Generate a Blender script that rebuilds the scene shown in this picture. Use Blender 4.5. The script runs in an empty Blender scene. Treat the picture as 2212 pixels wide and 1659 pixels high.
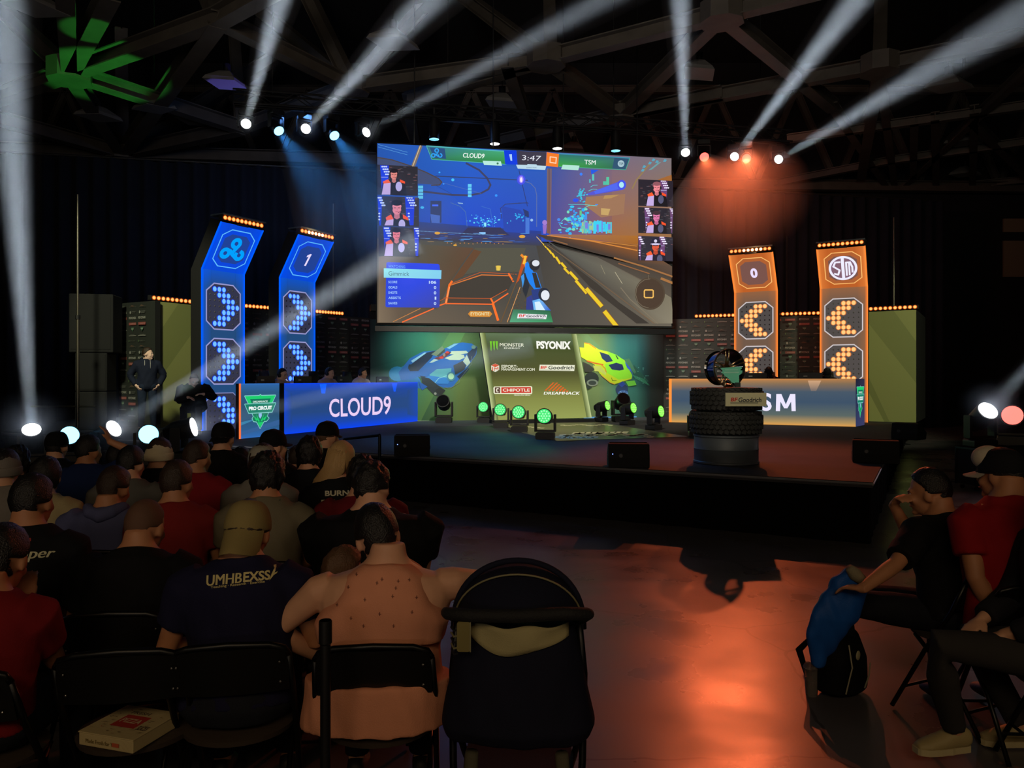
import bpy, math, random
from mathutils import Vector, Matrix, noise
import numpy as np
R = math.radians
C = bpy.context.scene.collection
SC = bpy.context.scene
# ------------------------------------------------------------------ camera
F, CX, CY, EYE = 1661.0, 1106.0, 818.0, 1.75
cam_d = bpy.data.cameras.new('camera'); cam = bpy.data.objects.new('camera', cam_d); C.objects.link(cam)
cam.location = (0, 0, EYE); cam.rotation_euler = (R(90), 0, 0)
cam_d.sensor_width = 36; cam_d.lens = F/2212*36; cam_d.shift_y = -11.5/2212
cam_d.clip_start = .05; cam_d.clip_end = 200
SC.camera = cam
SC.view_settings.view_transform = 'Standard'; SC.view_settings.look = 'None'
SC.view_settings.exposure = 0; SC.view_settings.gamma = 1; SC.view_settings.use_curve_mapping = False
SC.cycles.volume_bounces = 0; SC.cycles.max_bounces = 5; SC.cycles.diffuse_bounces = 2; SC.cycles.glossy_bounces = 2; SC.cycles.adaptive_threshold = .02
SC.cycles.transmission_bounces = 4; SC.cycles.transparent_max_bounces = 12
SC.cycles.sample_clamp_indirect = 2.0;  SC.cycles.caustics_reflective = False; SC.cycles.caustics_refractive = False
wd = bpy.data.worlds.new('world'); SC.world = wd; wd.use_nodes = True
wd.node_tree.nodes['Background'].inputs[0].default_value = (.016, .018, .024, 1)
wd.node_tree.nodes['Background'].inputs[1].default_value = 1.0

def lin(c):
    return tuple(((x/255)/12.92 if x/255 <= .04045 else ((x/255+.055)/1.055)**2.4) for x in c[:3])
def W(px, py, z): return Vector(((px-CX)/F*z, z, EYE-(py-CY)/F*z))
def G(px, py, h):
    z = (EYE-h)*F/(py-CY); return Vector(((px-CX)/F*z, z, h))
SH = .66                                    # stage height

def light(kind, name, loc, target, energy, color, **kw):
    d = bpy.data.lights.new(name, kind); o = bpy.data.objects.new(name, d); C.objects.link(o)
    o.location = loc; o.rotation_euler = (Vector(target)-Vector(loc)).to_track_quat('-Z', 'Y').to_euler()
    d.energy = energy; d.color = color
    for k, v in kw.items(): setattr(d, k, v)
    return o
# house lights left on far behind the audience, warm and weak
light('AREA', 'house_light', (-1.0, -5.0, 5.2), (-.8, 4, .8), 95, (1, .72, .42), shape='RECTANGLE', size=5, size_y=1.5)
light('AREA', 'house_light', (4.5, -5.0, 5.5), (2.5, 4, .8), 34, (1, .74, .45), shape='RECTANGLE', size=4, size_y=1.5)
light('AREA', 'ceiling_fill', (-2, -6, 3.4), (0, 14, 12), 150, (1, .88, .76), shape='DISK', size=4, spread=R(70))  # added fill behind the camera, lifts the dark roof steel
# added unseen spots over the audience, brighten the stage walls
light('SPOT', 'stage_fill', (1.0, 7.5, 7.5), (1.0, 20.5, 2.2), 4200, (1, .95, .78), spot_size=R(46), spot_blend=.6, shadow_soft_size=.3)
light('SPOT', 'stage_fill', (8.5, 8.0, 7.5), (9.6, 20, 2.4), 2200, (.95, 1, .62), spot_size=R(24), spot_blend=.5, shadow_soft_size=.3)
light('SPOT', 'stage_fill', (-6.5, 8.0, 7.5), (-7.6, 17, 2.4), 2600, (1, 1, .66), spot_size=R(28), spot_blend=.5, shadow_soft_size=.3)

light('SPOT', 'trophy_fill', (.6, 2.4, 6.4), (2.75, 10.0, 1.35), 620, (1, .90, .68), spot_size=R(9), spot_blend=.5, shadow_soft_size=.05)  # added spot from the front, brightens tyres, trophy and sign
light('SPOT', 'red_wall_wash', (5.9, 19.0, 7.6), (6.0, 22.0, 2.6), 420, (1, .22, .10), spot_size=R(75), spot_blend=.7, shadow_soft_size=.1)

# ------------------------------------------------------------------ materials
_m = {}
def mat(name, col, rough=.6, metal=0, emit=None, es=1.0, bump=0, bscale=40, var=0, vscale=6, sheen=0, coat=0, sample=True, spec=.5):
    if name in _m: return _m[name]
    m = bpy.data.materials.new(name); m.use_nodes = True; nt = m.node_tree; b = nt.nodes['Principled BSDF']
    c = lin(col)
    b.inputs['Base Color'].default_value = (*c, 1); b.inputs['Roughness'].default_value = rough
    b.inputs['Metallic'].default_value = metal; b.inputs['Specular IOR Level'].default_value = spec
    if coat: b.inputs['Coat Weight'].default_value = coat
    if sheen: b.inputs['Sheen Weight'].default_value = sheen
    if emit: b.inputs['Emission Color'].default_value = (*lin(emit), 1); b.inputs['Emission Strength'].default_value = es
    if bump or var:
        tc = nt.nodes.new('ShaderNodeTexCoord')
    if bump:
        n = nt.nodes.new('ShaderNodeTexNoise'); n.inputs['Scale'].default_value = bscale; n.inputs['Detail'].default_value = 4
        bp = nt.nodes.new('ShaderNodeBump'); bp.inputs['Strength'].default_value = bump; bp.inputs['Distance'].default_value = .01
        nt.links.new(tc.outputs['Object'], n.inputs['Vector']); nt.links.new(n.outputs['Fac'], bp.inputs['Height'])
        nt.links.new(bp.outputs['Normal'], b.inputs['Normal'])
    if var:
        n2 = nt.nodes.new('ShaderNodeTexNoise'); n2.inputs['Scale'].default_value = vscale; n2.inputs['Detail'].default_value = 5
        rp = nt.nodes.new('ShaderNodeValToRGB')
        rp.color_ramp.elements[0].position = .3; rp.color_ramp.elements[1].position = .7
        rp.color_ramp.elements[0].color = (*[x*(1-var) for x in c], 1); rp.color_ramp.elements[1].color = (*[min(1, x*(1+var)) for x in c], 1)
        nt.links.new(tc.outputs['Object'], n2.inputs['Vector']); nt.links.new(n2.outputs['Fac'], rp.inputs['Fac'])
        nt.links.new(rp.outputs['Color'], b.inputs['Base Color'])
    if emit and not sample: m.cycles.emission_sampling = 'NONE'
    _m[name] = m; return m
def glow(name, col, s=1.0, sample=False):
    if name in _m: return _m[name]
    m = bpy.data.materials.new(name); m.use_nodes = True; nt = m.node_tree
    for n in list(nt.nodes): nt.nodes.remove(n)
    o = nt.nodes.new('ShaderNodeOutputMaterial'); e = nt.nodes.new('ShaderNodeEmission')
    e.inputs[0].default_value = (*lin(col), 1); e.inputs[1].default_value = s; nt.links.new(e.outputs[0], o.inputs[0])
    m.cycles.emission_sampling = 'AUTO' if sample else 'NONE'
    _m[name] = m; return m
def attr_mat(name, mode, s=1.0, sample=False, rough=.6):
    """colours of a print or a lit display, stored per face of the artwork"""
    if name in _m: return _m[name]
    m = bpy.data.materials.new(name); m.use_nodes = True; nt = m.node_tree; b = nt.nodes['Principled BSDF']
    a = nt.nodes.new('ShaderNodeAttribute'); a.attribute_name = 'Col'
    if mode == 'emit':
        b.inputs['Base Color'].default_value = (.006, .006, .006, 1); b.inputs['Roughness'].default_value = .6; b.inputs['Specular IOR Level'].default_value = .05
        nt.links.new(a.outputs['Color'], b.inputs['Emission Color']); b.inputs['Emission Strength'].default_value = s
        m.cycles.emission_sampling = 'AUTO' if sample else 'NONE'
    else:
        nt.links.new(a.outputs['Color'], b.inputs['Base Color']); b.inputs['Roughness'].default_value = rough
    _m[name] = m; return m
def volume_mat(name, dens, col=(1, 1, 1), g=0.0):
    if name in _m: return _m[name]
    m = bpy.data.materials.new(name); m.use_nodes = True; nt = m.node_tree
    for n in list(nt.nodes): nt.nodes.remove(n)
    o = nt.nodes.new('ShaderNodeOutputMaterial'); v = nt.nodes.new('ShaderNodeVolumeScatter')
    v.inputs['Color'].default_value = (*col, 1); v.inputs['Density'].default_value = dens; v.inputs['Anisotropy'].default_value = g
    nt.links.new(v.outputs[0], o.inputs['Volume']); _m[name] = m; return m

# ------------------------------------------------------------------ mesh collecting
class MB:
    def __init__(s): s.v = []; s.f = []; s.c = []; s.M = Matrix.Identity(4); s.col = None; s.mi = []; s.curmi = 0
    def add(s, vs, fs, col=None):
        n = len(s.v); M = s.M
        s.v += [tuple(M @ Vector(p)) for p in vs]
        for f in fs: s.f.append(tuple(i+n for i in f)); s.mi.append(s.curmi)
        if col is not None: s.c += [col]*len(fs)
        return s
    def box(s, c, d, rot=None):
        x, y, z = [k/2 for k in d]; R3 = rot if rot is not None else Matrix.Identity(3); c = Vector(c)
        vs = [c+R3 @ Vector(p) for p in ((-x,-y,-z),(x,-y,-z),(x,y,-z),(-x,y,-z),(-x,-y,z),(x,-y,z),(x,y,z),(-x,y,z))]
        return s.add(vs, [(0,3,2,1),(4,5,6,7),(0,1,5,4),(1,2,6,5),(2,3,7,6),(3,0,4,7)])
    def rbox(s, c, d, r, axis=1, n=4):
        """box rounded round one axis"""
        a, b = [k for k in range(3) if k != axis]; hx, hz = d[a]/2, d[b]/2; pts = []
        for (cx, cz, a0) in ((hx-r, hz-r, 0), (-hx+r, hz-r, 90), (-hx+r, -hz+r, 180), (hx-r, -hz+r, 270)):
            for k in range(n+1):
                t = R(a0+90*k/n); pts.append((cx+r*math.cos(t), cz+r*math.sin(t)))
        m = len(pts); vs = []
        for sgn in (-1, 1):
            for p in pts:
                q = [0, 0, 0]; q[axis] = c[axis]+sgn*d[axis]/2; q[a] = c[a]+p[0]; q[b] = c[b]+p[1]; vs.append(q)
        fs = [tuple(range(m)), tuple(range(2*m-1, m-1, -1))]+[(i, i+m, (i+1) % m+m, (i+1) % m) for i in range(m)]
        return s.add(vs, fs)
    def prism(s, pts, y0, y1):
        """polygon in xz extruded along y"""
        m = len(pts); vs = [(p[0], y0, p[1]) for p in pts]+[(p[0], y1, p[1]) for p in pts]
        return s.add(vs, [tuple(range(m)), tuple(range(2*m-1, m-1, -1))]+[(i, i+m, (i+1) % m+m, (i+1) % m) for i in range(m)])
    def flat(s, pts, z0, z1):
        m = len(pts); vs = [(p[0], p[1], z0) for p in pts]+[(p[0], p[1], z1) for p in pts]
        return s.add(vs, [tuple(range(m-1, -1, -1)), tuple(range(m, 2*m))]+[(i, (i+1) % m, (i+1) % m+m, i+m) for i in range(m)])
    def cyl(s, p0, p1, r0, r1=None, n=16, caps=True):
        r1 = r0 if r1 is None else r1; p0 = Vector(p0); p1 = Vector(p1); d = (p1-p0)
        q = d.to_track_quat('Z', 'Y').to_matrix(); vs = []
        for (p, r) in ((p0, r0), (p1, r1)):
            for i in range(n): t = 2*math.pi*i/n; vs.append(p+q @ Vector((r*math.cos(t), r*math.sin(t), 0)))
        fs = [(i, (i+1) % n, (i+1) % n+n, i+n) for i in range(n)]
        if caps: fs += [tuple(range(n-1, -1, -1)), tuple(range(n, 2*n))]
        return s.add(vs, fs)
    def tube(s, pts, r, n=8, closed=False):
        pts = [Vector(p) for p in pts]; m = len(pts); rs = r if isinstance(r, (list, tuple)) else [r]*m; vs = []; up = None
        for i, p in enumerate(pts):
            a = pts[(i-1) % m] if (closed or i > 0) else p; b = pts[(i+1) % m] if (closed or i < m-1) else p
            t = (b-a).normalized()
            if up is None: up = t.orthogonal().normalized()
            up = (up-t*up.dot(t)).normalized(); w = t.cross(up)
            for k in range(n): th = 2*math.pi*k/n; vs.append(p+(up*math.cos(th)+w*math.sin(th))*rs[i])
        fs = []
        for i in range(m if closed else m-1):
            j = (i+1) % m
            for k in range(n): fs.append((i*n+k, i*n+(k+1) % n, j*n+(k+1) % n, j*n+k))
        if not closed: fs += [tuple(range(n-1, -1, -1)), tuple(range((m-1)*n, m*n))]
        return s.add(vs, fs)
    def lathe(s, prof, n=32, c=(0,0,0), axis='Z', closed=False):
        vs = []; m = len(prof)
        for (r, h) in prof:
            for i in range(n):
                t = 2*math.pi*i/n
                p = (r*math.cos(t), r*math.sin(t), h) if axis == 'Z' else (r*math.cos(t), h, r*math.sin(t))
                vs.append((c[0]+p[0], c[1]+p[1], c[2]+p[2]))
        fs = [(i*n+k, i*n+(k+1) % n, ((i+1) % m)*n+(k+1) % n, ((i+1) % m)*n+k) for i in range(m if closed else m-1) for k in range(n)]
        if not closed:
            if prof[0][0] > 1e-5: fs.append(tuple(range(n-1, -1, -1)))
            if prof[-1][0] > 1e-5: fs.append(tuple(range((m-1)*n, m*n)))
        return s.add(vs, fs)
    def ell(s, c, r, nu=16, nv=10, rot=None):
        c = Vector(c); r = (r, r, r) if not hasattr(r, '__len__') else r; Q = rot if rot is not None else Matrix.Identity(3)
        vs = [c+Q @ Vector((0, 0, -r[2]))]
        for j in range(1, nv):
            ph = -math.pi/2+math.pi*j/nv
            for i in range(nu):
                t = 2*math.pi*i/nu; vs.append(c+Q @ Vector((r[0]*math.cos(ph)*math.cos(t), r[1]*math.cos(ph)*math.sin(t), r[2]*math.sin(ph))))
        vs.append(c+Q @ Vector((0, 0, r[2]))); L = len(vs)-1
        fs = [(0, 1+(i+1) % nu, 1+i) for i in range(nu)]
        for j in range(nv-2):
            a = 1+j*nu; fs += [(a+i, a+(i+1) % nu, a+nu+(i+1) % nu, a+nu+i) for i in range(nu)]
        a = 1+(nv-2)*nu; fs += [(a+i, a+(i+1) % nu, L) for i in range(nu)]
        return s.add(vs, fs)
    def loft(s, secs, n=20, e=1.0):
        """secs: (centre, rx, ry, axis_x, axis_y) closed tube of ellipses"""
        vs = []
        for (c, rx, ry, ax, ay) in secs:
            c = Vector(c); ax = Vector(ax); ay = Vector(ay)
            for i in range(n): t = 2*math.pi*i/n; vs.append(c+ax*(rx*math.copysign(abs(math.cos(t))**e, math.cos(t)))+ay*(ry*math.copysign(abs(math.sin(t))**e, math.sin(t))))
        m = len(secs); fs = [(i*n+k, i*n+(k+1) % n, (i+1)*n+(k+1) % n, (i+1)*n+k) for i in range(m-1) for k in range(n)]
        fs += [tuple(range(n-1, -1, -1)), tuple(range((m-1)*n, m*n))]
        return s.add(vs, fs)
    def build(s, name, m, parent=None, smooth=False, bevel=0, loc=None, rot=None):
        me = bpy.data.meshes.new(name); me.from_pydata(s.v, [], s.f)
        if s.c:
            at = me.attributes.new('Col', 'FLOAT_COLOR', 'CORNER'); arr = []
            for f, c in zip(s.f, s.c):
                if len(c) == len(f) and hasattr(c[0], '__len__'): arr += [x for cc in c for x in (*lin(cc), 1)]
                else: arr += [*lin(c), 1]*len(f)
            at.data.foreach_set('color', arr)
        ms = m if isinstance(m, (list, tuple)) else [m]
        for q in ms: me.materials.append(q)
        if len(ms) > 1: me.polygons.foreach_set('material_index', s.mi)
        me.update()
        if smooth: me.shade_smooth() if smooth is True else me.shade_smooth()
        o = bpy.data.objects.new(name, me); C.objects.link(o)
        if smooth == 'auto':
            me.set_sharp_from_angle(angle=R(35))
        if bevel:
            bv = o.modifiers.new('b', 'BEVEL'); bv.width = bevel; bv.segments = 2; bv.limit_method = 'ANGLE'
        if parent is not None: o.parent = parent
        if loc is not None: o.location = loc
        if rot is not None: o.rotation_euler = rot
        return o
def tag(o, label, cat, group=None, kind=None):
    o['label'] = label; o['category'] = cat
    if group: o['group'] = group
    if kind: o['kind'] = kind
    return o
def struct(o): o['kind'] = 'structure'; return o
def thing(name, label, cat, loc=(0, 0, 0), rotz=0, group=None, rot=None):
    o = bpy.data.objects.new(name, None); C.objects.link(o); o.location = loc
    o.rotation_euler = rot if rot is not None else (0, 0, rotz); o.empty_display_size = .1
    return tag(o, label, cat, group)
def part(o, label): o['label'] = label; return o
def kids(o): return [c for c in bpy.data.objects if c.parent == o]
def dup(root, loc, rotz, label, group=None):
    r = root.copy(); C.objects.link(r); r.location = loc; r.rotation_euler = (0, 0, rotz); r['label'] = label
    if group: r['group'] = group
    for ch in kids(root):
        c = ch.copy(); C.objects.link(c); c.parent = r
        for g in kids(ch): d = g.copy(); C.objects.link(d); d.parent = c
    return r

# ------------------------------------------------------------------ flat artwork on panels
_tc = {}
def text_geo(t, bold=0.0, spacing=1.0):
    k = (t, bold, spacing)
    if k in _tc: return _tc[k]
    wide = bold if 'M' in t.upper() else 0; bold = 0 if wide else bold
    cu = bpy.data.curves.new('t', 'FONT'); cu.body = t; cu.size = 1; cu.offset = bold; cu.resolution_u = 4; cu.space_character = spacing
    o = bpy.data.objects.new('t', cu); C.objects.link(o); dg = bpy.context.evaluated_depsgraph_get()
    me = bpy.data.meshes.new_from_object(o.evaluated_get(dg))
    v = [(p.co.x, p.co.y) for p in me.vertices]; f = [tuple(q.vertices) for q in me.polygons]
    bpy.data.objects.remove(o); bpy.data.curves.remove(cu); bpy.data.meshes.remove(me)
    xs = [p[0] for p in v]; ys = [p[1] for p in v]; x0, x1, y0, y1 = min(xs), max(xs), min(ys), max(ys)
    v = [((p[0]-x0)/(x1-x0), (p[1]-y0)/(y1-y0)) for p in v]
    if wide:      # heavier strokes by setting the letters three times side by side
        n = len(v); dx = wide*.8/(x1-x0); v = [(p[0]+k_*dx, p[1]) for k_ in (-1, 0, 1) for p in v]; f = [tuple(i+n*k_ for i in q) for k_ in range(3) for q in f]
    _tc[k] = (v, f); return _tc[k]
class Art:
    """polygons in panel coordinates (x right, z up) stacked towards the viewer at -y"""
    def __init__(s, step=.0004, y0=0.0, clip=None, px=None):
        s.mb = MB(); s.step = step; s.y = y0; s.clip = clip; s.px = px
    def _p(s, p): return s.px(*p) if s.px else p
    def poly(s, pts, col):
        pts = [s._p(p) for p in pts]; cols = col if hasattr(col[0], '__len__') else None
        if s.clip:
            x0, z0, x1, z1 = s.clip
            P = [(p[0], p[1], (cols[i] if cols else col)) for i, p in enumerate(pts)]
            for ax, lim, sg in ((0, x0, 1), (0, x1, -1), (1, z0, 1), (1, z1, -1)):
                Q = []
                for i in range(len(P)):
                    a, b = P[i-1], P[i]; ia = (a[ax]-lim)*sg >= 0; ib = (b[ax]-lim)*sg >= 0
                    if ia != ib:
                        t = (lim-a[ax])/(b[ax]-a[ax]); Q.append((a[0]+(b[0]-a[0])*t, a[1]+(b[1]-a[1])*t, tuple(a[2][k]+(b[2][k]-a[2][k])*t for k in range(3))))
                    if ib: Q.append(b)
                P = Q
                if len(P) < 3: return s
            pts = [(p[0], p[1]) for p in P]
            if cols: cols = [p[2] for p in P]
        s.y -= s.step
        ar = sum(pts[i-1][0]*pts[i][1]-pts[i][0]*pts[i-1][1] for i in range(len(pts)))
        if ar < 0: pts = pts[::-1]; cols = cols[::-1] if cols else None
        s.mb.add([(p[0], s.y, p[1]) for p in pts], [tuple(range(len(pts)))], tuple(cols) if cols else col); return s
    def rect(s, x0, y0, x1, y1, col): return s.poly([(x0, y0), (x1, y0), (x1, y1), (x0, y1)], col)
    def ell(s, cx, cy, rx, ry, col, n=20, a0=0, a1=360):
        return s.poly([(cx+rx*math.cos(R(a0+(a1-a0)*i/n)), cy+ry*math.sin(R(a0+(a1-a0)*i/n))) for i in range(n + (0 if a1-a0 == 360 else 1))], col)
    def line(s, pts, w, col, closed=False):
        m = len(pts)
        for i in range(m if closed else m-1):
            a = Vector(pts[i]); b = Vector(pts[(i+1) % m]); d = b-a
            if d.length < 1e-9: continue
            d.normalize(); nrm = Vector((-d.y, d.x))*w/2; e = d*w*.3
            s.poly([a-nrm-e, b-nrm+e, b+nrm+e, a+nrm-e], col); s.y += s.step
        s.y -= s.step; return s
    def text(s, t, box, col, bold=0.0, shear=0.0, flip=False):
        """box=(x0,y_bottom,x1,y_top) or four corners BL,BR,TR,TL"""
        v, f = text_geo(t, bold)
        if len(box) == 4 and hasattr(box[0], '__len__'): BL, BR, TR, TL = [Vector(b) for b in box]
        else:
            x0, yb, x1, yt = box; BL, BR, TR, TL = Vector((x0, yb)), Vector((x1, yb)), Vector((x1, yt)), Vector((x0, yt))
        sh = (TL-BL).length*shear/max(1e-9, (BR-BL).length)
        vs = []
        for (u, w) in v:
            u = u*(1-sh)+w*sh
            p = BL*(1-u)*(1-w)+BR*u*(1-w)+TR*u*w+TL*(1-u)*w
            vs.append(s._p((p.x, p.y)))
        if s.clip and any(not (s.clip[0] <= p[0] <= s.clip[2]) for p in vs): return s
        s.y -= s.step
        s.mb.add([(p[0], s.y, p[1]) for p in vs], f, col); return s
    def build(s, name, m, parent=None): return s.mb.build(name, m, parent)
class Frame:
    """a panel standing in the room: origin, direction of its x axis (in plan, radians), tilt back from upright"""
    def __init__(s, o, yaw, tilt=0.0):
        s.o = Vector(o); s.yaw = yaw; s.tilt = tilt
        s.M = Matrix.Translation(s.o) @ Matrix.Rotation(yaw, 4, 'Z') @ Matrix.Rotation(tilt, 4, 'X'); s.Mi = s.M.inverted()
    def px(s, x, y):
        """where the ray through photo point (x, y) meets the panel, in the panel's own x and z"""
        c = s.Mi @ Vector((0, 0, EYE)); d = s.Mi.to_3x3() @ (W(x, y, 1)-Vector((0, 0, EYE))); t = -c.y/d.y; p = c+d*t
        return (p.x, p.z)
    def rot(s): return (s.tilt, 0, s.yaw) if False else s.M.to_euler()
# ------------------------------------------------------------------ room
black = mat('black_metal', (16, 16, 18), .45)
matte = mat('matte_black', (13, 13, 15), .85)
def floor_material():
    m = mat('concrete_floor', (92, 88, 90), .34, bump=.05, bscale=3, var=.13, vscale=.35, spec=.35); nt = m.node_tree; b = nt.nodes['Principled BSDF']
    tc = [n for n in nt.nodes if n.type == 'TEX_COORD'][0]
    n = nt.nodes.new('ShaderNodeTexNoise'); n.inputs['Scale'].default_value = 1.4; n.inputs['Detail'].default_value = 8
    mr = nt.nodes.new('ShaderNodeMapRange'); mr.inputs[1].default_value = .3; mr.inputs[2].default_value = .7; mr.inputs[3].default_value = .22; mr.inputs[4].default_value = .42
    nt.links.new(tc.outputs['Object'], n.inputs['Vector']); nt.links.new(n.outputs['Fac'], mr.inputs[0]); nt.links.new(mr.outputs[0], b.inputs['Roughness'])
    # hairline cracks
    vo = nt.nodes.new('ShaderNodeTexVoronoi'); vo.feature = 'DISTANCE_TO_EDGE'; vo.inputs['Scale'].default_value = .55
    nn = nt.nodes.new('ShaderNodeTexNoise'); nn.inputs['Scale'].default_value = 3; ad = nt.nodes.new('ShaderNodeMixRGB'); ad.inputs[0].default_value = .12
    nt.links.new(tc.outputs['Object'], nn.inputs['Vector']); nt.links.new(tc.outputs['Object'], ad.inputs[1]); nt.links.new(nn.outputs['Color'], ad.inputs[2])
    nt.links.new(ad.outputs[0], vo.inputs['Vector'])
    lt = nt.nodes.new('ShaderNodeMath'); lt.operation = 'LESS_THAN'; lt.inputs[1].default_value = .0035; nt.links.new(vo.outputs['Distance'], lt.inputs[0])
    mx = nt.nodes.new('ShaderNodeMixRGB'); mx.inputs[2].default_value = (.02, .018, .016, 1)
    src = b.inputs['Base Color'].links[0].from_socket
    mu = nt.nodes.new('ShaderNodeMath'); mu.operation = 'MULTIPLY'; mu.inputs[1].default_value = .6; nt.links.new(lt.outputs[0], mu.inputs[0])
    nt.links.new(mu.outputs[0], mx.inputs[0]); nt.links.new(src, mx.inputs[1]); nt.links.new(mx.outputs[0], b.inputs['Base Color'])
    return m
struct(MB().box((0, 12, -.05), (44, 46, .1)).build('floor', floor_material()))
wallm = mat('dark_wall', (24, 25, 28), .9, var=.2, vscale=2)
struct(MB().box((0, 30, 7), (44, .3, 14)).build('wall_back', wallm))
struct(MB().box((-21, 12, 7), (.3, 46, 14)).build('wall_left', wallm))
struct(MB().box((21, 12, 7), (.3, 46, 14)).build('wall_right', wallm))
struct(MB().box((0, -10.8, 7), (44, .3, 14)).build('wall_front', mat('rear_wall', (70, 62, 52), .9)))
roofm = mat('roof_deck', (20, 21, 23), .9, var=.15, vscale=3)
struct(MB().box((0, 12, 14.1), (44, 46, .2)).build('ceiling', roofm))
# pleated black drape behind the stage, hung on a pipe
def drape(name, label, a, b, h, amp=.10, pl=.45, z0=0):
    a = Vector(a); b = Vector(b); L = (b-a).length; d = (b-a).normalized(); nrm = Vector((-d.y, d.x)); n = int(L/pl*8); vs = []; fs = []
    for i in range(n+1):
        t = i/n*L; o = amp*math.sin(2*math.pi*t/pl)+.03*math.sin(t*1.7); p = a+d*t+nrm*o
        vs += [(p.x, p.y, z0), (p.x, p.y, h)]
    for i in range(n): fs.append((2*i, 2*i+2, 2*i+3, 2*i+1))
    t = thing(name, label, 'drape', (0, 0, 0))
    c = MB().add(vs, fs).build('cloth', mat('black_velour', (30, 34, 46), .95, var=.2, vscale=1.5), t, smooth=True)
    so = c.modifiers.new('s', 'SOLIDIFY'); so.thickness = .012
    MB().cyl((a.x, a.y, h+.03), (b.x, b.y, h+.03), .035).build('pipe', mat('steel_pipe', (70, 68, 64), .5, .6), t)
    return t
drape('stage_drape', 'tall black drape hanging across the back of the stage', (-14.5, 21.6), (15.5, 27.6), 8.1)
drape('side_drape', 'black drape closing off the room beside the stage', (-20, 14.5), (-14.6, 21.4), 8.1)

# ------------------------------------------------------------------ stage
EB = Vector((3.79, 8.08)); eu = Vector((-.88, .475)).normalized(); ev = Vector((.475, .88)).normalized()
EA = EB+eu*16.2
stg = thing('stage', 'low black stage platform with a dark carpet top and draped skirt', 'stage', (0, 0, 0))
pts = [EA, EB, EB+ev*17.5, Vector((12.1, 24.5)), Vector((-12, 21.5)), EA+Vector((-.6, 2))]
inset = lambda P, k: [Vector(p)+(Vector((1.0, 16))-Vector(p)).normalized()*k for p in P]
carp = mat('stage_carpet', (46, 45, 50), .8, bump=.5, bscale=60, var=.35, vscale=1.2)
MB().flat(pts, SH-.06, SH).build('deck', carp, stg)
P2 = inset(pts, .05); m = len(P2); ol = []
for i in range(m):
    a, b = P2[i], P2[(i+1) % m]; L = (b-a).length; d = (b-a)/L; nn = Vector((d.y, -d.x)); n = max(4, int(L/.06))
    for j in range(n): p = a+d*(L*j/n)+nn*(.012*math.sin(j*.9)+.008*math.sin(j*.37)); ol.append((p.x, p.y))
MB().flat(ol, .003, SH-.061).build('skirt', mat('skirt_cloth', (8, 8, 9), .95, spec=.1), stg)
e = MB()
for a, b in ((EA, EB), (EB, EB+ev*17.5)):
    for z, r in ((SH-.02, .008),): e.cyl((a.x, a.y, z), (b.x, b.y, z), r+.006, n=6)
part(e.build('edge_trim', mat('edge_trim', (150, 150, 156), .35, .5), stg), 'thin metal edge trim')

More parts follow.
